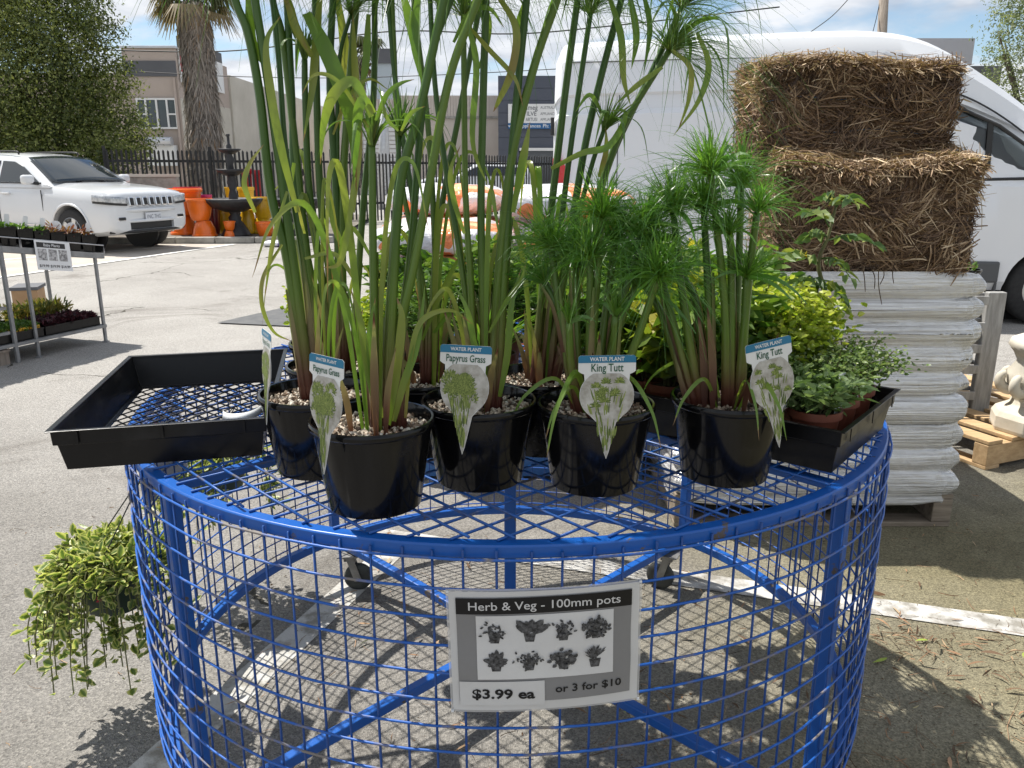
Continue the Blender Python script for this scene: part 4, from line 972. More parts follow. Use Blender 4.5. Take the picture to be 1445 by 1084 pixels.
# ================================================================== pots and fountains on the garden bed
def glaze(name, c): return mat(name, c, .35, coat=.3, col2=tuple(min(1, q * 1.18) for q in c), scale=3)
M['orange'] = glaze('orange_glaze', (.80, .155, .010)); M['yellow'] = glaze('yellow_glaze', (.72, .43, .012)); M['redpot'] = glaze('red_glaze', (.48, .012, .02)); M['magenta'] = glaze('magenta_glaze', (.50, .02, .16)); M['crimson'] = glaze('crimson_glaze', (.16, .012, .02))
M['blackstone'] = mat('black_cast_stone', (.014, .014, .016), .5, col2=(.03, .03, .033), scale=14, bump=.3, bscale=40)
def pot_profile(r, h, rim=True, base=.6):
    p = [(.001, 0), (r * base, 0), (r * (base + .16), h * .2), (r * .86, h * .5), (r * .93, h * .86)]
    p += [(r * 1.0, h * .87), (r * 1.02, h * .96), (r * .98, h), (r * .88, h), (r * .84, h * .8), (r * .5, h * .3), (.001, h * .25)]
    return p
def garden_pot(m_, px0, px1, py0, py1, F, label, invert=False, cat='garden pot', base=.6):
    a, c = P(px0, py1, F), P(px1, py1, F); r = (c.x - a.x) / 2; z0 = P((px0 + px1) / 2, py1, F).z; z1 = P((px0 + px1) / 2, py0, F).z
    z0 = max(z0, BEDZ + .002); h = z1 - z0; x = (a.x + c.x) / 2
    b = MB((x, F, z0)); pr = pot_profile(r, h, base=base)
    if invert: pr = [(q, h - z) for q, z in pr][::-1]
    b.lathe(pr, 28, (x, F, z0)); o = b.build('glazed_pot', M[m_]); smooth_angle(o, 40); return tag(o, label, cat, 'glazed garden pots')
FO = 17.2
garden_pot('orange', 243, 279, 303.5, 338, FO + .35, 'upside down orange pot under the largest orange pot', True)
garden_pot('orange', 235, 287, 266, 303, FO + .35, 'largest orange pot, standing on an upside down one beside the car')
garden_pot('orange', 273, 307, 311.5, 338, FO - .1, 'upside down orange pot at the front edge of the kerb', True, base=.55)
garden_pot('orange', 265, 302, 280, 311, FO - .1, 'orange pot with a rim, on an upside down one at the front of the kerb')
garden_pot('redpot', 249, 287, 264, 300, FO + 1.1, 'red pot showing behind the largest orange pot')
garden_pot('magenta', 283, 301, 275, 300, FO + 1.0, 'small magenta pot behind the orange ones')
garden_pot('crimson', 296, 314, 288, 337, FO + .45, 'dark crimson pot in the shade beside the fountain')
garden_pot('yellow', 318, 329, 264, 281, FO + 1.5, 'yellow pot behind the fountain stem, left of it')
garden_pot('yellow', 338, 361, 264, 300, FO + 1.5, 'yellow pot behind the fountain stem, right of it')
garden_pot('yellow', 306, 334, 296, 338, FO + .7, 'tall yellow pot under the fountain bowl, left side')
garden_pot('yellow', 340, 364, 296, 338, FO + .7, 'tall yellow pot under the fountain bowl, right side', True)
garden_pot('yellow', 358, 388, 308, 338, FO + .75, 'upside down yellow pot near the right fountain', True)
garden_pot('yellow', 357, 389, 278, 308, FO + .75, 'yellow pot on an upside down yellow one, right of the fountain')
garden_pot('orange', 317, 332, 325.5, 338, FO - .2, 'lower of two tiny orange pots before the fountain', True)
garden_pot('orange', 316, 333, 312, 325, FO - .2, 'upper of two tiny orange pots before the fountain')
garden_pot('orange', 362, 388, 313, 337, FO - .1, 'orange pot on the kerb right of the fountain foot')
garden_pot('redpot', 343, 360, 238, 300, FO + 5.6, 'tall red pot shape standing in for a red banner beyond the fence, left one')  # pot shapes stand in for the red banners behind the fence
garden_pot('redpot', 362, 372, 240, 300, FO + 5.6, 'tall red pot shape standing in for a red banner beyond the fence, right one')
def fountain(px, F, label, k=1.0):
    t = thing('tiered_fountain', label, 'fountain', (P(px, 300, F).x, F, BEDZ)); z = lambda py: P(px, py, F).z - BEDZ
    s = F / 1130 * .98
    def scallop(r, n=16): return .03 * np.abs(np.sin(np.linspace(0, 2 * PI, 64, endpoint=False) * n / 2))
    b = MB(); b.lathe([(.001, 0), (21 * s, 0), (20 * s, z(330)), (13 * s, z(318)), (8 * s, z(311)), (9 * s, z(307)), (6 * s, z(303)), (8 * s, z(298))], 32); b.build('pedestal', M['blackstone'], t, smooth=True)
    b = MB(); b.lathe([(.001, z(299)), (12 * s, z(299)), (30 * s, z(292)), (37 * s, z(285)), (39 * s, z(281)), (37 * s, z(280)), (30 * s, z(286)), (.001, z(290))], 64, wob=scallop(1)); b.build('lower_bowl', M['blackstone'], t, smooth=True)
    b = MB(); b.lathe([(7 * s, z(292)), (6 * s, z(276)), (4 * s, z(268)), (7 * s, z(258)), (5 * s, z(250)), (7 * s, z(247))], 24); b.build('stem', M['blackstone'], t, smooth=True)
    b = MB(); b.lathe([(.001, z(249)), (8 * s, z(248)), (17 * s, z(243)), (20 * s, z(239.5)), (19 * s, z(238.6)), (14 * s, z(242)), (.001, z(245))], 64, wob=scallop(1, 12)); b.build('middle_bowl', M['blackstone'], t, smooth=True)
    b = MB(); b.lathe([(5 * s, z(245)), (4 * s, z(232)), (6.5 * s, z(226)), (3.5 * s, z(219)), (5 * s, z(216))], 24); b.build('stem', M['blackstone'], t, smooth=True)
    b = MB(); b.lathe([(.001, z(218)), (6 * s, z(217)), (13 * s, z(213.5)), (15.5 * s, z(210.5)), (14 * s, z(210)), (8 * s, z(213)), (.001, z(215))], 64, wob=scallop(1, 12)); b.build('top_bowl', M['blackstone'], t, smooth=True)
    b = MB(); b.lathe([(3.4 * s, z(214)), (3.6 * s, z(206)), (1.8 * s, z(203)), (1.8 * s, z(193)), (2.6 * s, z(191)), (2.4 * s, z(189)), (.001, z(189))], 20); b.build('finial', M['blackstone'], t, smooth=True)
    return t
fo = fountain(331, FO + .1, 'tall black tiered fountain among the orange and yellow pots')
dup(fo, (P(425, 300, FO + .3).x, FO + .3, BEDZ), .3, 'black tiered fountain behind the tallest papyrus stems')
b = MB(G(395, 348)); c = G(392, 348); pillow(b, c + Vector((0, 0, .06)), .28, .18, .06, amp=.04); tag(b.build('feed_sack', mat('white_purple_sack', (.70, .70, .72), .5, col2=(.16, .10, .30), scale=4, lo=.55, hi=.6), smooth=True), 'white and purple sack lying on the ground by the kerb', 'bag')

# ================================================================== pallet of potting mix behind the cart
M['bluewood'] = mat('blue_pallet_paint', (.018, .085, .26), .75, col2=(.06, .16, .36), scale=9, lo=.3, hi=.75, bump=.4, bscale=60)
M['pine'] = mat('pine_boards', (.40, .26, .13), .8, col2=(.55, .38, .21), scale=5, stretch=(1, 9, 9), bump=.35, bscale=40)
M['oldpine'] = mat('old_boards', (.17, .135, .10), .9, col2=(.30, .25, .19), scale=5, stretch=(1, 9, 9), bump=.5, bscale=40)
def pallet(label, o, ax, ay, lx, ly, m_, h=.145, nb=7, across=True):
    """timber pallet: three bearers, boards on top, three below"""
    t = thing('timber_pallet', label, 'pallet', tuple(o)); o = np.asarray(o, float); ax, ay = np.asarray(ax, float), np.asarray(ay, float)
    for i in range(3):
        b = MB(t); b.obox(o + ay * ((ly - .08) * i / 2) + (0, 0, .02), ax * lx, ay * .08, (0, 0, h - .042)); b.build('bearer', m_, t, bevel=.004)
    for i in range(nb):
        b = MB(t); w = .098; b.obox(o + ax * ((lx - w) * i / (nb - 1)) + (0, 0, h - .021 + rnd.uniform(0, .002)), ax * w, ay * ly, (0, 0, .02)); b.build('board', m_, t, bevel=.003)
    for i in range(3):
        b = MB(t); w = .10; b.obox(o + ax * ((lx - w) * i / 2), ax * w, ay * ly, (0, 0, .0195)); b.build('board', m_, t, bevel=.003)
    return t
pallet('blue painted timber pallet under the white and orange bags behind the cart', (-.62, 3.62, 0), (1, 0, 0), (0, 1, 0), 1.25, 1.15, M['bluewood'], h=.15)
def bagmat(name):
    m = bpy.data.materials.new(name); m.use_nodes = True; t = m.node_tree; b = t.nodes['Principled BSDF']; L = t.links.new
    c = node(t, 'ShaderNodeTexCoord').outputs['Object']
    n = node(t, 'ShaderNodeTexNoise'); n.inputs['Scale'].default_value = 3.2; n.inputs['Detail'].default_value = 1.5; L(c, n.inputs['Vector'])
    r = node(t, 'ShaderNodeValToRGB'); e = r.color_ramp.elements; r.color_ramp.interpolation = 'CONSTANT'
    e[0].position = 0; e[0].color = (.74, .72, .74, 1); e[1].position = .55; e[1].color = (.82, .24, .08, 1)
    for p, q in ((.64, (.86, .50, .22, 1)), (.30, (.62, .14, .34, 1)), (.34, (.74, .72, .74, 1)), (.42, (.62, .63, .67, 1)), (.47, (.74, .72, .74, 1))):
        k = e.new(p); k.color = q
    L(n.outputs['Fac'], r.inputs[0]); L(r.outputs[0], b.inputs['Base Color']); b.inputs['Roughness'].default_value = .3; b.inputs['Coat Weight'].default_value = .3
    n2 = node(t, 'ShaderNodeTexNoise'); n2.inputs['Scale'].default_value = 22; L(c, n2.inputs['Vector']); bp = node(t, 'ShaderNodeBump'); bp.inputs['Strength'].default_value = .9; bp.inputs['Distance'].default_value = .025; L(n2.outputs['Fac'], bp.inputs['Height']); L(bp.outputs[0], b.inputs['Normal'])
    return m
M['potmix'] = bagmat('printed_bag')
bz = .155; kb_ = 0
rows = ['bottom', 'second', 'third', 'fourth', 'fifth', 'sixth', 'seventh', 'eighth']
for lay in range(8):
    zz = bz + lay * .152 + .074
    for i, (x, y) in enumerate(((-.34, 3.92), (.28, 3.92), (-.34, 4.47), (.28, 4.47))):
        if lay == 7 and i == 0: continue
        b = MB((x, y, zz)); pillow(b, (x + rnd.uniform(-.02, .02), y, zz), .31, .28, .082, ex=.42, n=40, m=20, amp=.05, seed=kb_); kb_ += 1
        tag(b.build('potting_mix_bag', M['potmix'], smooth=True), f'white and orange printed bag, {rows[lay]} layer, {"front" if i < 2 else "back"} {"left" if i % 2 == 0 else "right"} of the pallet pile', 'bag', 'printed potting bags on the blue pallet')

# ================================================================== wrapped bag stack and straw bales
def filmmat():
    m = bpy.data.materials.new('stretch_film'); m.use_nodes = True; t = m.node_tree; b = t.nodes['Principled BSDF']; L = t.links.new
    c = node(t, 'ShaderNodeTexCoord').outputs['Object']; mp = node(t, 'ShaderNodeMapping'); mp.inputs['Scale'].default_value = (.8, .8, 48); mp.inputs['Rotation'].default_value = (0, .03, 0); L(c, mp.inputs[0])
    n = node(t, 'ShaderNodeTexNoise'); n.inputs['Scale'].default_value = 2.2; n.inputs['Detail'].default_value = 6; n.inputs['Roughness'].default_value = .62; L(mp.outputs[0], n.inputs['Vector'])
    r = node(t, 'ShaderNodeValToRGB'); e = r.color_ramp.elements; e[0].position = .3; e[0].color = (.34, .335, .325, 1); e[1].position = .66; e[1].color = (.90, .91, .93, 1); k = e.new(.5); k.color = (.64, .635, .625, 1)
    L(n.outputs['Fac'], r.inputs[0]); L(r.outputs[0], b.inputs['Base Color']); b.inputs['Roughness'].default_value = .2; b.inputs['Specular IOR Level'].default_value = .8; b.inputs['Coat Weight'].default_value = 1.0; b.inputs['Coat Roughness'].default_value = .08
    bp = node(t, 'ShaderNodeBump'); n3 = node(t, 'ShaderNodeTexNoise'); n3.inputs['Scale'].default_value = 7; n3.inputs['Detail'].default_value = 3; n3.inputs['Distortion'].default_value = 2.0; L(c, n3.inputs['Vector']); ad = node(t, 'ShaderNodeMath', operation='ADD'); L(n.outputs['Fac'], ad.inputs[0]); L(n3.outputs['Fac'], ad.inputs[1])
    bp.inputs['Strength'].default_value = 1.0; bp.inputs['Distance'].default_value = .010; b.inputs['Metallic'].default_value = .35; L(ad.outputs[0], bp.inputs['Height']); L(bp.outputs[0], b.inputs['Normal']); L(bp.outputs[0], b.inputs['Coat Normal'])
    return m
M['film'] = filmmat()
SX1, SY0 = 1.84, 3.10; SW = 1.16
pallet('weathered pallet under the film wrapped bag stack', (SX1 - SW, SY0, 0), (0, 1, 0), (1, 0, 0), 1.1, SW, M['oldpine'], h=.145, nb=7)
WS = thing('wrapped_bag_stack', 'tall stack of bags wrapped in clear stretch film beside the cart', 'bag stack', (SX1 - SW / 2, SY0 + .55, .145))
ztop = P(1370, 383, SY0 + .05).z; nl = 9; hl_ = (ztop - .15) / nl
for i in range(nl):
    z = .15 + hl_ * (i + .5)
    wx = SW / 2 - .045
    for j in range(2):
        b = MB(WS); pillow(b, (SX1 - SW / 2, SY0 + .285 + j * .53, z), wx, .245, hl_ * .58, ex=.13, n=120, m=24, amp=.012, seed=60 + i * 2 + j, ez=.50); b.build('bag', M['film'], WS, smooth=True)
# stretch film drawn tight round all layers, dipping a little at each joint
b = MB(WS); pts = []; v = np.linspace(-PI, PI, 145); fq = lambda q, e: np.sign(q) * np.abs(q) ** e; cx_, cy_ = SX1 - SW / 2, SY0 + .55
edges_ = np.concatenate([[0], np.cumsum([rnd.uniform(.82, 1.18) for _ in range(nl)])]); edges_ = .15 + edges_ / edges_[-1] * hl_ * nl
dips_ = [rnd.uniform(.018, .034) for _ in range(nl + 1)]; juts_ = [rnd.uniform(-.006, .014) for _ in range(nl)]
for li in range(nl):
    p1_, p2_ = rnd.uniform(0, 6), rnd.uniform(0, 6)
    for ph in np.linspace(0, 1, 14)[:-1 if li < nl - 1 else None]:
        z = edges_[li] + (edges_[li + 1] - edges_[li]) * ph; k = math.sin(PI * ph); dip = (dips_[li] * (1 - ph) + dips_[li + 1] * ph) * (1 - k) ** 1.3
        slump = .006 * np.sin(v * 5 + p1_) + .004 * np.sin(v * 11 + p2_); wr = .0020 * np.sin(v * 31 + ph * 5 + p1_) + .0015 * np.sin(v * 53 - ph * 7)
        rr = juts_[li] + slump * k - dip + wr
        pts.append(np.stack([cx_ + (SW / 2 + .006 + rr) * fq(np.cos(v), .13), cy_ + (.578 + rr * .8) * fq(np.sin(v), .13), np.full(145, z) + .007 * np.sin(v * 3 + p1_ * (ph > .5) + li)], 1))
b.grid(np.array(pts)); b.build('film', M['film'], WS, smooth=True)
# film skirt stretched over the pallet edge
b = MB(WS); pts = []
cx_, cy_ = SX1 - SW / 2, SY0 + .55
for z, k in ((.205, .985), (.19, .99), (.165, 1.0), (.12, 1.012), (.108, 1.01)):
    v = np.linspace(-PI, PI, 73); f = lambda q, e: np.sign(q) * np.abs(q) ** e
    pts.append(np.stack([cx_ + (SW / 2 + .006) * k * f(np.cos(v), .16), cy_ + .558 * k * f(np.sin(v), .16), np.full(73, z) + .006 * np.sin(v * 9)], 1))
b.grid(np.array(pts)); b.build('film_skirt', M['film'], WS, smooth=True, solid=.002)

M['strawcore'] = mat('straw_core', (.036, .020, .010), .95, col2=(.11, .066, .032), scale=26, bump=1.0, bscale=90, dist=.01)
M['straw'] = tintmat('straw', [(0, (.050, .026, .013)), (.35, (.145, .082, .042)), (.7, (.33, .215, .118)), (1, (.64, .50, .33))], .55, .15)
M['twine'] = mat('blue_twine', (.05, .10, .16), .6)
def bale(label, c, d, rz, n, slope=0.0, tw=True, seed=5, pale=0.0):
    t = thing('straw_bale', label, 'straw bale', tuple(c), rz); lx, ly, lz = d
    def sl(p):                                # the top rises towards the back, sides sag a little
        p = np.array(p, float); k = np.clip(p[..., 2] / lz, 0, 1.2); p[..., 2] = p[..., 2] * (1 + slope * (p[..., 1] / ly + .5)); 
        p[..., 2] += k * .012 * np.sin(p[..., 0] * 9 + seed); p[..., 1] += -.014 * np.sin(k * 5 + p[..., 0] * 7 + seed) * (p[..., 1] < 0); p[..., 0] *= 1 + .03 * (k - .5); return p
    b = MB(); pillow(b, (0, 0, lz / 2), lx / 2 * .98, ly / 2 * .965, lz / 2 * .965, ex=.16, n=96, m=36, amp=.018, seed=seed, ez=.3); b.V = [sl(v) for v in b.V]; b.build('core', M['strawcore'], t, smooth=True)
    area = np.array([lx * ly, lx * lz, lx * lz * .4, ly * lz, ly * lz, lx * ly * .2]); cnt = (area / area.sum() * n).astype(int)
    fr = [((0, 0, 1), (1, 0, 0), (0, 1, 0), lx, ly), ((0, -1, 0), (1, 0, 0), (0, 0, 1), lx, lz), ((0, 1, 0), (1, 0, 0), (0, 0, 1), lx, lz), ((1, 0, 0), (0, 1, 0), (0, 0, 1), ly, lz), ((-1, 0, 0), (0, 1, 0), (0, 0, 1), ly, lz), ((0, 0, -1), (1, 0, 0), (0, 1, 0), lx, ly)]
    mb = MB()
    def lay(k, nn, a, q, la, lq, top, coarse):
        nn, a, q = np.array(nn, float), np.array(a, float), np.array(q, float); cen = np.array([0, 0, lz / 2]) + nn * np.array([lx / 2, ly / 2, lz / 2])
        u = NP.uniform(-.5, .5, k) * la; v = NP.uniform(-.5, .5, k) * lq; p = cen + a * u[:, None] + q * v[:, None]
        # straws lie in flakes: neighbours share a direction
        base = .75 * np.sin(u * 13 + v * 7 + seed) + .6 * np.sin(u * 5 - v * 21 + 2 * seed)
        ang = NP.uniform(0, 2 * PI, k) if top else base + NP.normal(size=k) * (.45 if not coarse else .7) + (NP.uniform(0, 1, k) > .5) * PI
        L = NP.uniform(.02, .075, k) * (2.0 if coarse else 1.0); dirv = np.cos(ang)[:, None] * a + np.sin(ang)[:, None] * q
        lift = np.abs(NP.normal(size=k)) * (.012 if top else .006) * (1.6 if coarse else 1) + (NP.uniform(0, 1, k) > .95) * .014
        m_ = p + nn * (lift + .002)[:, None]; e0 = m_ - dirv * (L / 2)[:, None] - nn * NP.uniform(0, .014, k)[:, None]; e1 = m_ + dirv * (L / 2)[:, None] + nn * (NP.normal(size=k) * .009 - .005)[:, None]
        bend = np.cross(nn, dirv) * (NP.normal(size=k) * (.007 if coarse else .004))[:, None]; q1 = (e0 * .65 + m_ * .35) + bend * .7; q2 = (e1 * .65 + m_ * .35) + bend * .7; m_ = m_ + bend
        w = NP.uniform(.0010, .0034, k) * (1.7 if coarse else 1); sd = unit(np.cross(dirv, nn) + nn * NP.normal(size=(k, 1)) * .6)
        patch = .16 * np.sin(u * 17 + seed) * np.sin(v * 23 + u * 6)
        tn = np.clip(NP.beta(1.3, 2.2, k) + patch + (.18 if top else .0) + (.12 if coarse else -.06) + pale, 0, 1)  # top straws paler than front ones: sunlight put into the tint
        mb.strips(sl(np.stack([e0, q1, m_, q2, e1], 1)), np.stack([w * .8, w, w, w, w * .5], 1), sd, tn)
    for (nn, a, q, la, lq), k in zip(fr, cnt): lay(k, nn, a, q, la, lq, nn[2] > .5, False); lay(k // 5, nn, a, q, la, lq, nn[2] > .5, True)
    # shaggy fringe spilling over the top edges and corners
    k = n // 5; e = NP.integers(0, 8, k); al = NP.uniform(-.5, .5, k)
    ed = np.where((e < 5)[:, None], np.stack([al * lx, np.full(k, -ly / 2) + np.abs(NP.normal(size=k)) * .05, np.full(k, lz)], 1), np.where((e == 5)[:, None], np.stack([al * lx, np.full(k, ly / 2), np.full(k, lz)], 1), np.stack([np.where(e == 6, lx / 2, -lx / 2), al * ly, lz - np.abs(NP.normal(size=k)) * lz * .35], 1)))
    dv = unit(np.stack([NP.normal(size=k) * .9, -np.abs(NP.normal(size=k)) * .8 * (e < 5), NP.normal(size=k) * .45 - .15], 1) + (ed - np.array([0, 0, lz * .6])) * .5); L = NP.uniform(.02, .075, k)
    p1 = ed + dv * L[:, None]; p1[:, 2] -= L * .25 * (e < 5); md = (ed + p1) / 2 + rdirs(k) * .008; w = NP.uniform(.0014, .0055, k)
    mb.strips(sl(np.stack([ed - dv * .012, (ed + md) / 2, md, (md + p1) / 2, p1], 1)), np.stack([w, w, w, w, w * .5], 1), unit(np.cross(dv, rdirs(k))), np.clip(NP.beta(1.8, 1.5, k) + .08, 0, 1))  # fringe tinted paler, painting in the sunlit top edge
    stuff(mb.build('loose_straw', M['straw'], t))
    if tw:
        for z in (.26, .62):
            pts = sl([(lx * .492 * f0, -ly * .5 - .004, lz * z + .008 * math.sin(f0 * 7)) for f0 in np.linspace(-1, 1, 13)] + [(lx * .492 * f0, ly * .5 + .004, lz * z) for f0 in np.linspace(1, -1, 5)])
            mb2 = MB(); mb2.tube(np.vstack([pts, pts[:1]]), .0026, 5); mb2.build('twine', M['twine'], t)
    return t
bz0 = ztop + .004
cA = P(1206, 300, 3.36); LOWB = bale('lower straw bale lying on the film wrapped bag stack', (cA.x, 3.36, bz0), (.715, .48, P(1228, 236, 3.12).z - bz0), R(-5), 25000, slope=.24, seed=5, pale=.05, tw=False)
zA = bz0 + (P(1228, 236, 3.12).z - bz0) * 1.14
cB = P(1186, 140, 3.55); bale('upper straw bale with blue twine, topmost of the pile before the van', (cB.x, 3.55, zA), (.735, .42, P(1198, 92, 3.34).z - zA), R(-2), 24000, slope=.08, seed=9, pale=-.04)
# roots and loose strands dangling over the bags
for k, (px, py0, py1) in enumerate(((1226, 372, 408), (1240, 374, 430), (1246, 376, 402), (1216, 370, 412), (1262, 372, 400), (1330, 365, 385))):
    b = MB(); a, q = P(px, py0, 3.03), P(px + rnd.uniform(-6, 8), py1, 3.025); b.tube(spline([a, (np.array(a) + np.array(q)) / 2 + (rnd.uniform(-.012, .012), 0, 0), q], 5), [.0018] * 10 + [.001], 5)
    b.build('loose_root', M['strawcore'], LOWB, loc=tuple(-LOWB.location)).matrix_parent_inverse = Matrix.Rotation(-LOWB.rotation_euler.z, 4, 'Z')

# ================================================================== right edge: grey rack, pine pallet, stone ornament
M['greytimber'] = mat('silvered_timber', (.24, .235, .225), .85, col2=(.40, .395, .38), scale=7, stretch=(6, 6, .8), bump=.4, bscale=50)
fr_ = 4.35; q0 = P(1392, 600, fr_); t = thing('timber_stand', 'silvery grey timber stand just right of the wrapped bag stack', 'stand', (q0.x, fr_, 0))
for x, y in ((P(1392, 500, fr_).x, fr_), (P(1392, 500, fr_).x - .9, fr_), (P(1392, 500, fr_).x, fr_ + .55), (P(1392, 500, fr_).x - .9, fr_ + .55)):
    z1 = P(1395, 412, fr_).z; z0 = .0
    b = MB(t); b.box((x, y, (z0 + z1) / 2), (.10, .045, z1 - z0)); b.build('leg', M['greytimber'], t, bevel=.006)
xr = P(1392, 500, fr_).x
for py in (418, 455, 486, 515, 552):
    z = P(1392, py, fr_).z
    if z < .03: continue
    b = MB(t); b.box((xr - .45, fr_ + .30, z), (.86, .5, .022)); b.build('shelf_board', M['greytimber'], t, bevel=.004)
    b = MB(t); b.box((xr - .45, fr_ - .028, z - .02), (.80, .012, .05)); b.build('edge_board', M['greytimber'], t, bevel=.004)
zs = P(1392, 418, fr_).z + .013
for k, (dx_, lbl) in enumerate(((-.08, 'black pot at the right end of the grey timber stand'), (-.28, 'black pot next to the end of the grey timber stand'))):
    p = thing('nursery_pot', lbl, 'plant pot', (xr + dx_, fr_ + .2, zs), 0, 'black pots on the timber stand')
    b = MB(); b.lathe([(.001, 0), (.07, 0), (.085, .10), (.09, .10), (.09, .112), (.083, .112), (.08, .09), (.001, .09)], 24); smooth_angle(b.build('pot', M['blackpot'], p))
    b = MB(); sprig(b, (0, 0, .09), 40, .06, .05, .04, .02); b.build('foliage', M['leafy'], p)
pp = G(1390, 664); pd = unit(np.array([-.42, 1.0, 0])); pe = np.array([pd[1], -pd[0], 0])
pt = pallet('raw pine pallet with stencilled letters under the stone ornament', pp, pe, pd, 1.1, 1.1, M['pine'], h=.15, nb=7)
b = MB(pt); pv = np.array(pp)
pallet_face = lambda u, v, w: pv + pd * u + np.array([0, 0, v]) - pe * (w)
letters(b, 'AILARTSUA'[::-1], .075, lambda u, v, w: pv + pd * (.40 - u) + np.array([0, 0, .075 + v]) - pe * .0025, 0, 0, 0, .01); b.build('stencil_lettering', mat('stencil_ink', (.06, .045, .035), .8), pt)
M['cream'] = mat('cream_cast_stone', (.52, .475, .385), .8, col2=(.66, .62, .53), scale=6, bump=.3, bscale=40)
oc = P(1462, 580, 3.95); t = thing('stone_ornament', 'cream cast stone garden ornament with a scrolled foot on the pine pallet', 'statue', (oc.x, 3.95, .15))
b = MB(); b.lathe([(.001, 0), (.20, 0), (.205, .02), (.205, .075), (.19, .10), (.165, .115), (.13, .135), (.12, .16), (.125, .17), (.10, .19), (.001, .19)], 8); o = b.build('foot', M['cream'], t, bevel=.012, segs=3)
b = MB()
for k in range(9):
    a = 2 * PI * k / 9
    th = np.linspace(0, 5.2, 26); rr = .075 * (1 - th / 7.5); pts = np.stack([(.095 + .055 + rr * np.cos(th + 2.2)) * math.cos(a), (.095 + .055 + rr * np.cos(th + 2.2)) * math.sin(a), .265 + rr * np.sin(th + 2.2) * 1.15], 1)
    b.tube(pts, .042 * (1 - th / 9), 8)
b.build('scroll', M['cream'], t, smooth=True)
b = MB(); b.lathe([(.001, .17), (.115, .18), (.15, .24), (.155, .30), (.12, .36), (.14, .40), (.17, .44), (.16, .47), (.10, .50), (.001, .51)], 24); b.build('body', M['cream'], t, smooth=True)

# ================================================================== litter on the ground
M['litter'] = tintmat('dry_leaf', [(0, (.05, .032, .02)), (.4, (.17, .10, .055)), (.75, (.36, .20, .11)), (.95, (.48, .38, .24)), (1, (.30, .38, .06))], .8, .1)
cxs = np.array([(.95, 1.9, .35), (1.45, 2.05, .3), (1.75, 1.6, .25), (1.3, 1.55, .3), (.35, 1.75, .35), (1.75, 2.2, .12), (1.1, 3.0, .4), (.15, 2.3, .4), (1.95, 2.75, .5), (-.3, 2.6, .4), (2.4, 1.9, .5), (1.62, 2.02, .10), (1.55, 1.75, .12), (1.9, 1.85, .12), (1.30, 2.25, .10), (.85, 1.5, .12)])
def strewn(n, z):
    ct = cxs[NP.integers(0, len(cxs), n)]; return np.stack([ct[:, 0] + NP.normal(size=n) * ct[:, 2], ct[:, 1] + NP.normal(size=n) * ct[:, 2] * .75, np.full(n, z)], 1)
b = MB()
n = 2600; d = rdirs(n); d[:, 2] *= .2; b.leaves(strewn(n, .007), d, rdirs(n, 2.5), NP.lognormal(-5.0, .45, n), NP.lognormal(-5.9, .4, n), NP.beta(1.1, 2.6, n), fold=.3)      # crumbs
n = 640; p = strewn(n, .008); d = rdirs(n); d[:, 2] = np.abs(d[:, 2]) * .15; d = unit(d); L = np.clip(NP.lognormal(-3.4, .42, n), .012, .062); sd0 = unit(np.cross(d, rdirs(n, 3))); k = np.linspace(0, 1, 6)      # curled gum leaves
cv = NP.normal(size=n) * .22; pts = p[:, None] + d[:, None] * (k[None] * L[:, None])[..., None] + sd0[:, None] * ((k * (1 - k))[None] * (cv * L)[:, None])[..., None] + np.array([0, 0, 1.0]) * ((k * (1 - k))[None] * (np.abs(NP.normal(size=n)) * .25 * L)[:, None])[..., None]
tn = NP.beta(1.8, 1.3, n) * .96; tn[NP.uniform(0, 1, n) > .97] = 1; b.strips(pts, (L * NP.uniform(.10, .22, n))[:, None] * np.array([[.25, .8, 1, .85, .5, .06]]), unit(sd0 + np.array([0, 0, 1]) * NP.normal(size=(n, 1)) * .35), tn)
n = 1000; p = strewn(n, .005); d = rdirs(n); d[:, 2] *= .05; L = NP.lognormal(-3.2, .6, n)[:, None]; q = rdirs(n) * .12 * L * [1, 1, .2]; b.strips(np.stack([p, p + d * L * .35 + q, p + d * L * .7 + q * .6, p + d * L], 1), NP.uniform(.0010, .0028, (n, 1)), unit(np.cross(d, rdirs(n))), NP.beta(1.5, 1.5, n) * .95)
n = 260; p = np.stack([NP.uniform(-2.4, -.5, n), NP.uniform(1.2, 3.6, n), np.full(n, .005)], 1); d = rdirs(n); d[:, 2] *= .05; L = NP.lognormal(-3.9, .6, n)[:, None]; b.strips(np.stack([p, p + d * L * .5 + rdirs(n) * .1 * L * [1, 1, .2], p + d * L], 1), NP.uniform(.001, .0032, (n, 1)), unit(np.cross(d, rdirs(n))), NP.beta(1.6, 1.2, n) * .95)
stuff(b.build('leaf_litter', M['litter']))

# ================================================================== the blue mesh cart
M['blue'] = mat('blue_enamel', (.006, .088, .37), .36, spec=.5, col2=(.10, .082, .070), scale=16, rough2=.8, bump=.15, bscale=60, lo=.625, hi=.655, detail=9)
M['bluewire'] = mat('blue_wire_enamel', (.005, .055, .24), .38, col2=(.045, .060, .085), scale=11, lo=.57, hi=.68, rough2=.6, detail=7)
M['topwire'] = mat('scuffed_wire_enamel', (.007, .085, .34), .4, col2=(.085, .075, .072), scale=9, lo=.50, hi=.62, rough2=.7, detail=7)
M['hoopwire'] = mat('scuffed_hoop_enamel', (.008, .095, .40), .4, col2=(.19, .17, .155), scale=11, lo=.52, hi=.62, rough2=.7, detail=7)
M['castor'] = mat('castor_rubber', (.028, .030, .030), .6, col2=(.05, .055, .05), scale=20)
M['zinc'] = mat('zinc_steel', (.30, .30, .29), .5, .7, col2=(.20, .19, .18), scale=18)
CC = np.array([-.01, 2.017, 0.0]); CR = .915; CT = .900
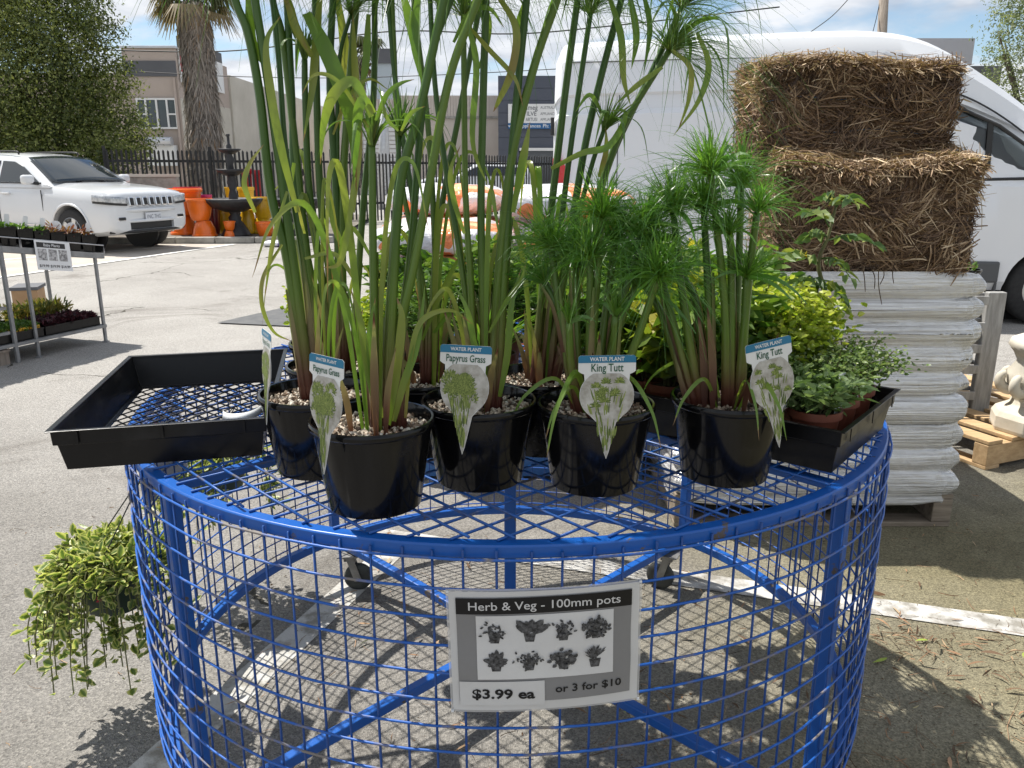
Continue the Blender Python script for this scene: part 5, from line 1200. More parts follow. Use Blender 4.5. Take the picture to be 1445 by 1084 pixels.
CART = thing('mesh_display_cart', 'round blue steel mesh display cart on castors carrying the pots', 'cart', tuple(CC))
b = MB(); b.ring(CR - .010, [(-.025, CT - .025), (0, CT - .025), (0, CT - .002), (-.025, CT - .002)], 128); o = b.build('top_rim', M['blue'], CART, bevel=.003); smooth_angle(o, 30)
b = MB(); b.ring(CR - .015, [(-.026, .150), (0, .150), (0, .178), (-.026, .178)], 128); o = b.build('base_ring', M['blue'], CART, bevel=.003); smooth_angle(o, 30)
for k in range(4):
    a = R(45 + 90 * k); d = np.array([math.cos(a), math.sin(a), 0]); b = MB()
    b.bar(d * (CR - .028) + (0, 0, .176), d * (CR - .028) + (0, 0, CT - .026), .030, .028, up=d); o = b.build('leg', M['blue'], CART, bevel=.004)
for a in (R(45), R(135)):
    d = np.array([math.cos(a), math.sin(a), 0]); z = .165 if a < 1 else .1652
    b = MB(); b.bar(d * (CR - .05) + (0, 0, z), -d * (CR - .05) + (0, 0, z), .026, .027 if a < 1 else .0255); b.build('cross_beam', M['blue'], CART, bevel=.003)
b = MB(); b.box((0.005, 0, (.178 + CT - .012) / 2), (.032, .032, CT - .012 - .178)); b.build('centre_post', M['blue'], CART, bevel=.004)
for a in (R(45), R(135)):
    d = np.array([math.cos(a), math.sin(a), 0]); b = MB(); b.bar(d * (CR - .045) + (0, 0, CT - .022), -d * (CR - .045) + (0, 0, CT - .022), .022, .018 if a < 1 else .0175); b.build('top_beam', M['blue'], CART, bevel=.003)
# castors
for k in range(4):
    a = R(45 + 90 * k); c = np.array([math.cos(a), math.sin(a), 0]) * (CR - .12); ya = rnd.uniform(0, 3)
    w = bpy.data.objects.new('castor', None); COL.objects.link(w); w.parent = CART; w.location = tuple(c); w.rotation_euler = (0, 0, ya)
    b = MB(); b.lathe([(.001, -.012), (.030, -.013), (.044, -.011), (.050, -.006), (.050, .006), (.044, .011), (.030, .013), (.001, .012)], 28); o = b.build('wheel', M['castor'], w, smooth=True); o.rotation_euler = (R(90), 0, 0); o.location = (.025, 0, .0502)
    b = MB()
    for s in (-1, 1): b.obox((.012, s * .019 - .0015, .040), (.026, 0, 0), (0, .003, 0), (-.024, 0, .082))
    b.box((0, 0, .122), (.042, .044, .005)); b.lathe([(.022, .125), (.03, .128), (.03, .14), (.022, .146)], 16); b.box((0, 0, .1455), (.085, .085, .004)); b.build('fork', M['zinc'], w)
# side mesh: uprights and hoops, each its own wire
NW = 115; n_h = 15; sp_ = .0497
b = MB(); b.tube([(0, 0, .150), (0, 0, .3), (0, 0, .6), (0, 0, CT - .010)], .0022, 6); w0 = b.build('side_wire', M['bluewire'], CART, smooth=True); w0.location = (CR - .0068, 0, 0)
for k in range(1, NW):
    a = 2 * PI * k / NW + rnd.uniform(-.0016, .0016); inst(w0, CART, ((CR - .0068) * math.cos(a), (CR - .0068) * math.sin(a), rnd.uniform(-.002, .003)), (rnd.uniform(-.003, .003), rnd.uniform(-.003, .003), rnd.uniform(0, 6)))
for k in range(n_h):
    z = CT - .022 - k * sp_; th = np.linspace(0, 2 * PI, 144, endpoint=False); ph = [rnd.uniform(0, 6) for _ in range(4)]
    amp = .0009 * np.sin(th * 9 + ph[0]) + .0008 * np.sin(th * 23 + ph[1]) + .0004 * np.sin(th * 57 + ph[2])
    b = MB(); b.ring(CR - .0015, [(.0023 * math.cos(q), z + .0023 * math.sin(q)) for q in np.linspace(0, 2 * PI, 7, endpoint=False)], 144, amp=amp); o = b.build('hoop', M['hoopwire'], CART, smooth=True)
# top mesh: two crossing sets of wires
b = MB(); b.tube([(-.5, 0, 0), (-.25, 0, 0), (0, 0, 0), (.25, 0, 0), (.5, 0, 0)], .0024, 6); tw0 = b.build('top_wire', M['topwire'], CART, smooth=True); first = True
TR = CR - .022
for fam, a in ((0, R(41)), (1, R(-47))):
    d = np.array([math.cos(a), math.sin(a), 0]); n = np.array([-d[1], d[0], 0])
    for k in range(-17, 18):
        s = k * .0508 + (.012 if fam else -.006)
        if abs(s) > TR - .03: continue
        L = 2 * math.sqrt(TR * TR - s * s); loc = tuple(n * s + (0, 0, CT + .0008 + .0054 * fam)); rot = (0, 0, a + rnd.uniform(-.004, .004))
        if first: tw0.location, tw0.rotation_euler, tw0.scale = loc, rot, (L, 1, 1); first = False
        else: inst(tw0, CART, loc, rot, (L, 1, 1))
PZ = CT + .009                                # what stands on the cart stands here

# ------------------------------------------------------------------ price sign bent round the cart
M['sheet'] = mat('laminated_sheet', (.52, .52, .52), .22, coat=.5, col2=(.57, .57, .57), scale=6, bump=.25, bscale=14, dist=.004)
M['sheetgrey'] = mat('sign_grey', (.185, .185, .19), .3, coat=.2, col2=(.21, .21, .215), scale=6, bump=.2, bscale=14, dist=.004)
M['sheetwhite'] = mat('sign_white', (.56, .56, .565), .25, coat=.4, col2=(.62, .62, .62), scale=5, bump=.25, bscale=14, dist=.004)
M['signink'] = mat('sign_ink', (.010, .010, .011), .35, spec=.25)
M['plantink'] = mat('plant_ink', (.022, .022, .023), .4, spec=.25, col2=(.14, .14, .145), scale=170, lo=.38, hi=.68)
def cyl_sign(phi, z0, roll, label, w=.296, h=.209):
    t = thing('price_sign', label, 'sign', tuple(CC + np.array([math.sin(phi) * CR, -math.cos(phi) * CR, z0])))
    cr, sr = math.cos(roll), math.sin(roll)
    def m3(u, v, off):
        u, v = u * cr - v * sr, u * sr + v * cr
        a = phi + u / CR; r = CR + .0045 + off + .0012 * math.sin(v * 60) * math.sin(u * 23 + 1)
        return (CC[0] + math.sin(a) * r, CC[1] - math.cos(a) * r, z0 + v)
    def rect(name, x0, x1, y0, y1, off, m_, par, rad=0, solid=0):
        b = MB(t); nx, ny = max(2, int((x1 - x0) / .012)), max(2, int((y1 - y0) / .012))
        b.grid(np.array([[m3(u, v, off) for u in np.linspace(x0, x1, nx)] for v in np.linspace(y0, y1, ny)])); return b.build(name, m_, par, smooth=True, solid=solid)
    W, H = w / 2, h / 2
    rect('laminate_border', -W - .004, W + .004, -H - .004, H + .004, 0, mat('clear_laminate', (.62, .62, .62), .12, alpha=.55, coat=1.0), t)
    rect('sheet', -W, W, -H, H, .0010, M['sheet'], t)
    rect('grey_panel', -W + .011, W - .013, -H + .016, H - .009, .0020, M['sheetgrey'], t)
    rect('header_bar', -W + .011, W - .013, H - .037, H - .010, .0030, M['signink'], t)
    rect('picture_panel', -W + .041, W - .042, -H + .057, H - .040, .0030, M['sheetwhite'], t)
    rect('price_tab', -W + .0118, -W + .145, -H + .010, -H + .053, .0034, M['sheet'], t)
    b = MB(t); letters(b, 'Herb & Veg - 100mm pots', .0200, m3, -.001, H - .0235, .0040, .006, width=.234); b.build('header_lettering', M['sheet'], t)
    b = MB(t); letters(b, '$3.99 ea', .0235, m3, -.068, -H + .030, .0044, .028, width=.098); b.build('price_lettering', M['signink'], t)
    b = MB(t); letters(b, 'or 3 for $10', .0185, m3, .067, -H + .036, .0032, .014, width=.106); b.build('offer_lettering', M['signink'], t)
    # eight printed plants: flat leaf shapes
    g_ = random.Random(3)
    def leaf2(b, x, y, a, L, wd, k=0):
        n = 8; pl = []
        for i in range(n):
            s = i / n * 2 * PI; u, v = (math.cos(s) + 1) / 2 * L, math.sin(s) * wd / 2 * (1 - .25 * math.cos(s)); pl.append((x + u * math.cos(a) - v * math.sin(a), y + u * math.sin(a) + v * math.cos(a)))
        b.add(np.array([m3(q, r_, .0038 + k * .00012) for q, r_ in pl]), [list(range(n))])
    kinds_ = [('sprawl', 46, .0065, .0034, .023), ('big', 6, .029, .014, .01), ('sprawl', 60, .0065, .0038, .022), ('ball', 90, .0075, .005, .0205), ('wide', 11, .022, .009, .012), ('sprawl', 70, .0055, .0032, .022), ('ball', 70, .008, .006, .0195), ('spike', 30, .024, .0028, .006)]
    for i, (kd, n, L, wd, rr) in enumerate(kinds_):
        cx = -.078 + (i % 4) * .0515 + g_.uniform(-.002, .002); cy = (.034 if i < 4 else -.016) + g_.uniform(-.003, .002); b = MB(t)
        pot_ = [(cx - .0095, cy - .002), (cx - .0065, cy - .017), (cx + .0065, cy - .017), (cx + .0095, cy - .002)]
        b.add(np.array([m3(q, r_, .0036) for q, r_ in pot_]), [[0, 1, 2, 3]])
        for j in range(n):
            if kd in ('big', 'wide', 'spike'):
                a = PI / 2 + (j / (n - 1) - .5) * (2.4 if kd == 'big' else 4.2 if kd == 'wide' else 1.9) + g_.uniform(-.12, .12); leaf2(b, cx + g_.uniform(-.003, .003), cy, a, L * g_.uniform(.65, 1.05), wd, j)
            else:
                a = g_.uniform(0, 2 * PI); q = rr * math.sqrt(g_.random()) * (1 if kd == 'ball' else g_.uniform(.15, 1.15)); leaf2(b, cx + q * math.cos(a), cy + .003 + q * .75 * math.sin(a), g_.uniform(0, 6.28), L, wd, j % 30)
        b.build('printed_plant', M['plantink'], t)
    for x, y in ((-W - .001, H + .001), (W + .001, H + .001), (-W - .001, -H - .001), (W + .001, -H - .001)):
        b = MB(t); q = np.array(m3(x, y, .003)); b.box(q, (.004, .003, .003)); b.build('cable_tie', M['label'], t)
    return t
sc = P(770, 908, 1.105)
cyl_sign(math.asin((sc.x - CC[0]) / CR), .726, R(1.2), 'laminated grey herb and vegetable price sign on the front of the blue cart')
cyl_sign(R(-88), .735, R(-2), 'laminated sign seen edge on at the left side of the blue cart')

# ------------------------------------------------------------------ pots of papyrus
M['stem'] = tintmat('papyrus_stem', [(0, (.075, .016, .013)), (.14, (.120, .050, .030)), (.32, (.150, .160, .040)), (.55, (.105, .175, .024)), (1, (.040, .100, .015))], .36, .0, spec=.45)
M['sheath'] = tintmat('dry_sheath', [(0, (.085, .022, .016)), (.25, (.17, .085, .052)), (.6, (.29, .24, .115)), (1, (.17, .25, .06))], .5, .25)
M['blade'] = tintmat('papyrus_blade', [(0, (.26, .155, .070)), (.09, (.30, .31, .070)), (.4, (.165, .275, .040)), (1, (.070, .165, .028))], .32, .42, spec=.6)
M['thread'] = tintmat('papyrus_thread', [(0, (.21, .235, .06)), (.35, (.115, .205, .042)), (1, (.050, .130, .030))], .4, .38)
M['tutt'] = tintmat('dwarf_papyrus_thread', [(0, (.26, .32, .06)), (.3, (.18, .335, .052)), (1, (.088, .225, .042))], .32, .5, spec=.8)
M['gravel'] = tintmat('pot_gravel', [(0, (.050, .030, .020)), (.3, (.20, .13, .085)), (.65, (.46, .38, .29)), (1, (.70, .66, .58))], .75)
POT_H, POT_R = .150, .1035
def pot_prof(r=POT_R, h=POT_H, base=.745):
    rb = r * base; w = r * .955
    return [(.001, .006), (rb * .9, .006), (rb * .93, 0), (rb, .002), (rb * 1.012, .008), (rb + (w - rb) * .9, h - .022), (w - .001, h - .014), (r - .002, h - .013), (r, h - .010), (r, h - .003), (r - .0025, h), (r - .006, h - .0005), (r - .008, h - .006), (rb + (w - rb) * .8 - .003, h * .78), (rb - .003, .01), (.001, .01)]
b = MB(); b.lathe(pot_prof(), 64); POT_ME = b.mesh('pot'); POT_ME.materials.append(M['blackpot'])
def pot_part(t):
    o = bpy.data.objects.new('pot', POT_ME); COL.objects.link(o); o.parent = t; smooth_angle(o, 45); o.rotation_euler = (0, 0, rnd.uniform(0, 6)); return o
def pebbles(t, r, z, n, tl=0.0):
    """loose stones over the potting soil"""
    base = np.array([[1, 0, 0], [-1, 0, 0], [0, 1, 0], [0, -1, 0], [0, 0, 1], [0, 0, -1]], float); f = np.array([[0, 2, 4], [2, 1, 4], [1, 3, 4], [3, 0, 4], [2, 0, 5], [1, 2, 5], [3, 1, 5], [0, 3, 5]])
    a = NP.uniform(0, 2 * PI, n); rr = r * np.sqrt(NP.uniform(0, 1, n)); p = np.stack([rr * np.cos(a), rr * np.sin(a), z + NP.uniform(-.001, .004, n)], 1)
    s = NP.uniform(.0024, .0058, n)[:, None, None] * NP.uniform(.65, 1.25, (n, 1, 3)) * np.array([1, 1, .75])
    q = np.stack([unit(NP.normal(size=(n, 3))) for _ in range(2)], 1); x = q[:, 0]; y = unit(np.cross(x, q[:, 1])); zz = np.cross(x, y); M3 = np.stack([x, y, zz], 1)
    v = np.einsum('nij,njk->nik', base[None] * s, M3) + p[:, None]
    b = MB(); ff = (f[None] + (np.arange(n) * 6)[:, None, None]).reshape(-1, 3); b.add(v.reshape(-1, 3), ff, np.repeat(np.clip(NP.beta(1.5, 1.1, n) + tl, 0, 1), 6)); return stuff(b.build('gravel', M['gravel'], t))
def blade(name, mat_, parent, at, pts, w, t0=.4, t1=.4, face=None, k=7, fold=.22):
    """one long leaf along a curve: pointed, folded along its midrib"""
    p = spline([np.array(q) for q in pts], k); n = len(p); u = np.linspace(0, 1, n); tg = unit(np.gradient(p, axis=0)); fc = np.array(face if face is not None else (rnd.uniform(-.4, .4), -1, rnd.uniform(0, .5)))
    sd = unit(np.cross(tg, fc)); nn = np.cross(sd, tg)
    ww = w * np.clip(np.minimum(1.0, .55 + u * 1.6) * np.minimum(1, (1 - u) * 2.2) ** .8, .03, 1)
    g_ = np.stack([p - sd * ww[:, None] / 2, p - nn * (ww * fold)[:, None] * 0.5, p + sd * ww[:, None] / 2], 1)
    tt_ = np.maximum(np.linspace(t0, t1, n), .10) + .06 * np.sin(np.linspace(0, 9, n) + rnd.uniform(0, 6)); tt_[u > rnd.uniform(.86, .99)] = 0
    b = MB(at); b.grid(g_, np.repeat(np.clip(tt_, 0, 1), 3)); return b.build(name, mat_, parent, smooth=True)
def umbel(mb, node_, axis, n, L, cone, droop, w, t0=0, t1=1, k=7, curl=.15):
    """a mop of thread-like rays springing from one point"""
    node_ = np.array(node_, float); ax = unit(np.array(axis, float)); d = rdirs(n); a = unit(np.cross(d, ax)); th = NP.uniform(cone[0], cone[1], n)
    d0 = np.cos(th)[:, None] * ax + np.sin(th)[:, None] * a; LL = L * NP.uniform(.55, 1.12, n); s = np.linspace(0, 1, k)
    cv = np.cross(d0, rdirs(n)) * curl
    p = node_ + (d0[:, None] * s[None, :, None] + cv[:, None] * (s ** 2)[None, :, None]) * LL[:, None, None] + np.array([0, 0, -1.0]) * (droop * NP.uniform(.5, 1.4, n))[:, None, None] * LL[:, None, None] * (s ** 2.2)[None, :, None]
    ww = w * np.interp(s, [0, .12, .7, 1], [.8, 1, .8, .25])[None] * NP.uniform(.7, 1.3, n)[:, None]
    tt = np.clip(np.interp(s, [0, .2, 1], [t0, t0 + (t1 - t0) * .6, t1])[None] + NP.normal(size=n)[:, None] * .16, 0, 1)
    mb.strips(p, ww, unit(np.cross(d0, rdirs(n))), tt)
def stem(t, F, pts, r0, r1, dF=0.0, zg=0.0, sheaths=2, span=.36):
    """a stem through picture points at about the pot's own distance"""
    n = len(pts); P3 = [np.array(P(x, y, F + dF * i / max(1, n - 1))) for i, (x, y) in enumerate(pts)]
    P3[0][2] = min(P3[0][2], zg - .004); c = spline(P3, 6); h = c[:, 2] - zg; m_ = len(c)
    b = MB(t); b.tube(c, np.linspace(r0, r1, m_) * np.where(h < .16, 1.12 - h * .75, 1.0), 7, np.clip(np.minimum(h / span, rnd.choice((.62, .75, .9, 1, 1))), 0, 1)); o = b.build('stem', M['stem'], t, smooth=True)
    for q in range(sheaths):
        a = rnd.uniform(0, 6.28); e = np.array([math.cos(a), math.sin(a) , 0]) * r0 * .95; top = rnd.uniform(.10, .28); i = np.searchsorted(h, top); i = min(max(i, 3), m_ - 1)
        ps = c[:i + 1] + e * np.linspace(1.0, 1.55, i + 1)[:, None]; fc = -e
        sd = unit(np.cross(np.gradient(ps, axis=0), e)); u = np.linspace(0, 1, len(ps)); ww = r0 * 2.0 * np.clip((1 - u) * 1.9, .05, 1) ** .7
        g_ = np.stack([ps - sd * ww[:, None] / 2 - e * .55, ps, ps + sd * ww[:, None] / 2 - e * .55], 1); bb = MB(t); bb.grid(g_, np.repeat(np.clip(u * .95 + rnd.uniform(-.1, .12), 0, 1), 3)); bb.build('sheath', M['sheath'], t, smooth=True)
    return o, c
def top_umbel(t, st, c, kind):
    end = c[-1]; ax = unit(c[-1] - c[-3]); b = MB(t)
    if kind == 'large':
        umbel(b, end, ax, 170, .26, (.15, 1.5), .75, .0013); umbel(b, end, ax, 60, .09, (.0, .8), .1, .0022, 0, .5)
    elif kind == 'off':
        umbel(b, end, ax, 150, .25, (.1, 1.45), .7, .0013)
    elif kind == 'small':
        umbel(b, end, ax, 46, .085, (.05, .75), .1, .0026, 0, .7)
    elif kind == 'young':
        umbel(b, end, ax, 40, .05, (.0, .35), .0, .004, .0, .5); umbel(b, end, ax, 24, .10, (.1, .5), .15, .0024, 0, .6)
    elif kind == 'thin':
        umbel(b, end, ax, 110, .16, (.1, 1.25), .5, .0012, 0, .8)
    if kind in ('large', 'off', 'thin', 'small', 'young'):
        for q in range(5 if kind != 'small' else 4):
            a = rnd.uniform(0, 6.28); s = unit(np.cross(ax, rdirs(1)[0])); L = {'large': .17, 'off': .19, 'thin': .12, 'small': .09, 'young': .10}[kind] * rnd.uniform(.8, 1.2)
            pts = [end - ax * .006, end + ax * L * .30 + s * L * .22, end + ax * L * .38 + s * L * .62 - np.array([0, 0, L * .12]), end + ax * L * .2 + s * L * .9 - np.array([0, 0, L * .55])]
            p = spline(pts, 5); n = len(p); u = np.linspace(0, 1, n); tg = unit(np.gradient(p, axis=0)); sd = unit(np.cross(tg, np.cross(ax, s))); sd = unit(np.cross(ax, s)); w = .011 * np.clip(np.minimum(1, .6 + u) * np.minimum(1, (1 - u) * 2), .05, 1)
            b.grid(np.stack([p - sd * w[:, None] / 2, p - np.cross(sd, tg) * w[:, None] * .12, p + sd * w[:, None] / 2], 1), np.repeat(.25 + .3 * u, 3))
    o = b.build('umbel', M['thread'], st)
    return o
GZ = POT_H - .020
def potted(label, x, y, zg_t=.0):
    t = thing('potted_papyrus', label, 'potted plant', (x, y, PZ), 0, 'potted water plants on the cart'); pot_part(t)
    b = MB(); b.lathe([(.092, GZ - .004), (.05, GZ - .002), (.001, GZ - .002)], 28); b.build('soil', M['soil'], t); pebbles(t, .090, GZ, 620, zg_t)
    return t
def papyrus(label, x, y, stems, leaves_=(), extra=5, r0=.0079, tl=0):
    t = potted(label, x, y, tl); zg = PZ + GZ
    for s in stems:
        pts, kind = s[0], s[1]; k = s[2] if len(s) > 2 else 1.0
        st, c = stem(t, y, pts, r0 * k, r0 * .72 * k, dF=s[3] if len(s) > 3 else 0.0, zg=zg); top_umbel(t, st, c, kind)
    for l in leaves_:
        pts, w, t0, t1 = l[:4]; df = l[4] if len(l) > 4 else -.03
        blade('leaf', M['blade'], t, t, [P(q[0], q[1], y + df * (1 + .3 * math.sin(i))) for i, q in enumerate(pts)], w, t0, t1)
    for q in range(5):           # grassy leaves arching out of the clump
        a = rnd.uniform(0, 6.28); o2 = np.array([math.cos(a), math.sin(a) * .7, 0]); b0 = np.array([x, y, zg - .004]) + o2 * rnd.uniform(.01, .04); L = rnd.uniform(.22, .50); k = rnd.uniform(.06, .20)
        blade('leaf', M['blade'], t, t, [b0, b0 + o2 * L * k * .35 + (0, 0, L * .55), b0 + o2 * L * k + (0, 0, L * .9), b0 + o2 * L * k * 1.8 + (0, 0, L * rnd.uniform(.75, .95)), b0 + o2 * L * k * 2.3 + (0, 0, L * rnd.uniform(.45, .75))], rnd.uniform(.006, .011), rnd.uniform(.2, .6), rnd.uniform(0, .4))
    for q in range(extra):       # short shoots and sheaths at the crown
        a = rnd.uniform(0, 6.28); rr = rnd.uniform(.01, .045); b0 = np.array([x + rr * math.cos(a), y + rr * math.sin(a), zg - .004]); L = rnd.uniform(.08, .22); lean = rnd.uniform(.01, .06)
        blade('shoot', M['sheath'], t, t, [b0, b0 + (lean * .3 * math.cos(a), lean * .3 * math.sin(a), L * .5), b0 + (lean * math.cos(a), lean * math.sin(a), L)], rnd.uniform(.009, .014), .05, rnd.uniform(.75, 1.0))
    return t
def P_(l): return [(q, r_) for q, r_ in l]
papyrus('papyrus in the frontmost black pot, its tag turned aside', -.230, 1.255, [
    ([(529, 605), (528, 480), (526, 300), (525, 207)], 'young', .95), ([(545, 605), (552, 480), (564, 270), (594, 150), (626, 0), (652, -110)], 'off', 1.05),
    ([(556, 605), (563, 480), (580, 350), (601, 112), (636, 0), (662, -90)], 'off', .85, .05), ([(568, 605), (562, 487), (584, 375), (604, 270), (634, 112), (674, 0), (700, -80)], 'off', 1.0),
    ([(541, 600), (545, 480), (559, 270), (564, 192)], 'small', .62, .03)],
    [([(536, 600), (519, 520), (508, 450), (495, 408)], .013, .5, .1), ([(524, 165), (500, 116), (472, 132), (457, 175), (452, 232)], .016, .3, .3, -.04), ([(528, 160), (514, 141), (505, 160), (502, 215), (498, 262)], .014, .2, .8, -.05), ([(530, 170), (545, 135), (565, 118), (585, 112)], .007, .5, .6),
     ([(572, 590), (580, 500), (596, 452), (635, 438), (668, 458)], .009, .1, .3), ([(548, 600), (560, 520), (567, 450), (560, 420)], .014, .3, .1), ([(520, 180), (480, 118), (445, 105), (425, 135)], .006, .2, .2), ([(568, -10), (584, 52), (592, 104)], .015, .5, .5, .03), ([(590, -10), (586, 60), (596, 120)], .014, .7, .7, .02), ([(562, 185), (545, 165), (535, 120)], .006, .3, .4), ([(566, 185), (580, 160), (600, 150)], .006, .3, .4), ([(540, 590), (528, 540), (522, 470), (530, 420)], .013, .3, .6), ([(556, 595), (570, 540), (590, 480), (600, 400)], .012, .2, .6), ([(500, 250), (490, 330), (478, 372), (455, 378)], .009, .3, .1)], 6)
papyrus('papyrus in the black pot beside the empty tray', -.362, 1.420, [
    ([(432, 570), (408, 380), (382, 270), (367, 137), (350, 47), (332, 0), (312, -90)], 'off', 1.15), ([(440, 570), (418, 400), (394, 225), (380, 125), (360, 0), (348, -80)], 'off', 1.15), ([(446, 570), (432, 400), (404, 220), (394, 90), (378, -60)], 'off', .8, .06)],
    [([(398, 345), (372, 390), (370, 432), (386, 468), (412, 482)], .009, .1, .2), ([(430, 365), (470, 358), (496, 388), (502, 412)], .008, .2, .2), ([(360, 300), (345, 262), (352, 232), (372, 204)], .011, .2, .1), ([(378, 95), (356, 60), (352, 0), (350, -30)], .016, .4, .5, .01),
     ([(420, 300), (398, 215), (382, 130), (376, 60), (396, 22)], .014, .2, .3, -.05), ([(405, 270), (388, 330), (380, 372), (374, 420)], .008, .2, .2)], 5)
papyrus('papyrus in the black pot with the blue topped label, middle of the front row', -.059, 1.365, [
    ([(672, 580), (664, 400), (657, 270), (654, 24)], 'thin', .8), ([(686, 582), (681, 400), (679, 270), (686, 0), (692, -80)], 'off', .95), ([(678, 580), (652, 380), (631, 250), (614, 120), (606, -20)], 'off', .72, .06), ([(694, 580), (696, 480), (718, 250), (752, 100), (786, 0), (806, -70)], 'off', 1.05), ([(702, 580), (706, 480), (722, 225), (733, 100), (743, 0), (748, -80)], 'off', .95)],
    [([(700, -10), (728, 40), (722, 100), (704, 142), (696, 158)], .012, .0, .0), ([(664, 40), (690, 70), (726, 110), (738, 150)], .009, .2, .0), ([(655, 20), (672, 90), (667, 200), (688, 262)], .010, .5, .3), ([(724, 300), (735, 240), (742, 205), (748, 172)], .013, .4, .2), ([(690, 470), (715, 425), (735, 395), (742, 372)], .008, .4, .4), ([(640, 60), (662, 20), (690, 12), (712, 40)], .009, .5, .5), ([(690, 560), (672, 500), (660, 440), (640, 400)], .011, .3, .5), ([(705, 560), (716, 500), (722, 430), (735, 380)], .012, .3, .6), ([(655, 330), (640, 280), (636, 240), (650, 205)], .009, .3, .3), ([(672, -10), (690, 30), (682, 80), (668, 110)], .010, .4, .4, .04), ([(745, -10), (728, 50), (735, 100)], .010, .4, .5, .03)], 7)
papyrus('papyrus in the black pot behind the front left pot, in the second row', -.370, 1.635, [
    ([(455, 522), (430, 330), (402, 75), (387, 10), (372, -70)], 'off', 1.0), ([(462, 522), (441, 400), (417, 270), (412, 137), (405, 0), (400, -90)], 'off', 1.0), ([(475, 522), (456, 400), (437, 270), (431, 140), (430, 84)], 'young', .95), ([(470, 522), (466, 400), (452, 270), (447, 125), (445, 0), (443, -70)], 'off', 1.0), ([(480, 522), (476, 300), (466, 125), (470, 0), (474, -80)], 'off', 1.0), ([(487, 522), (483, 300), (494, 112), (504, 0), (514, -90)], 'off', 1.0), ([(491, 522), (478, 300), (478, 100), (495, 20)], 'thin', .6), ([(496, 522), (512, 300), (527, 140), (529, 0), (531, -80)], 'off', .85)],
    [([(432, 18), (455, 60), (480, 120), (496, 180), (503, 270)], .028, .5, .7, -.1), ([(452, -10), (446, 60), (440, 130), (428, 200)], .017, .15, .3, -.03), ([(400, -10), (418, 40), (438, 78)], .012, .0, .1, -.08), ([(475, -10), (486, 70), (480, 150), (470, 230)], .018, .1, .2, .02), ([(415, 230), (405, 300), (412, 350), (430, 400)], .012, .3, .2, -.05), ([(460, 260), (472, 320), (488, 350), (505, 352)], .012, .4, .2, -.06), ([(430, 330), (418, 290), (400, 262), (385, 270)], .009, .1, .2, -.1), ([(520, 20), (516, 90), (505, 150)], .014, .4, .4, -.03), ([(440, 80), (418, 40), (408, 5), (402, -20)], .016, .1, .2, -.06), ([(498, 300), (506, 200), (500, 80), (498, 20)], .016, .0, .1, -.02), ([(470, 190), (490, 140), (520, 112), (550, 128)], .007, .1, .2, -.06)], 8, r0=.0086)
papyrus('papyrus in the black pot behind the front row, left of centre', -.175, 1.535, [
    ([(598, 545), (594, 420), (585, 300), (562, 150), (546, -20)], 'off', .8), ([(606, 545), (610, 420), (622, 300), (656, 120), (690, -60)], 'off', .85), ([(613, 545), (615, 400), (606, 200), (588, 40), (580, -40)], 'off', .8), ([(602, 545), (600, 420), (566, 250), (556, 60), (552, -50)], 'off', .72)],
    [([(596, 480), (620, 420), (645, 370), (668, 350)], .009, .3, .3), ([(612, 470), (640, 440), (660, 470), (668, 500)], .010, .5, .4)], 9)
papyrus('papyrus in the black pot behind the front row, right of centre, leaning right', .060, 1.540, [
    ([(752, 548), (768, 380), (785, 235), (800, 112), (815, 0), (824, -60)], 'off', 1.0), ([(762, 548), (782, 400), (803, 225), (833, 20)], 'thin', .85), ([(770, 548), (794, 400), (822, 225), (844, 125), (870, 25), (890, -50)], 'off', 1.0), ([(778, 548), (828, 330), (857, 237), (884, 170), (944, 72)], 'large', 1.0), ([(783, 548), (832, 335), (862, 225), (918, 105), (962, 10)], 'large', .9, .05), ([(768, 548), (806, 350), (834, 237), (852, 184)], 'small', .7, -.02)],
    [([(858, -10), (876, 50), (880, 110), (890, 150)], .013, .4, .2), ([(888, -10), (898, 50), (891, 98)], .012, .5, .5), ([(908, -10), (917, 40), (908, 106)], .010, .7, .7), ([(948, 70), (974, 96), (972, 140), (956, 186)], .010, .1, .2), ([(984, 46), (1000, 92), (986, 142), (950, 192)], .011, .3, .3), ([(935, 95), (900, 120), (868, 148)], .010, .2, .3), ([(778, 238), (822, 216), (856, 208), (876, 182), (882, 158), (862, 156)], .012, .3, .5, -.06), ([(850, 160), (832, 134), (812, 158)], .008, .5, .5), ([(845, 250), (855, 215), (855, 180)], .010, .1, .1), ([(962, 60), (985, 120), (1006, 210), (1014, 300)], .003, .6, .6)], 8)
pE = potted('empty black pot with bare gravel behind the second row, next to the empty tray', -.425, 1.865)

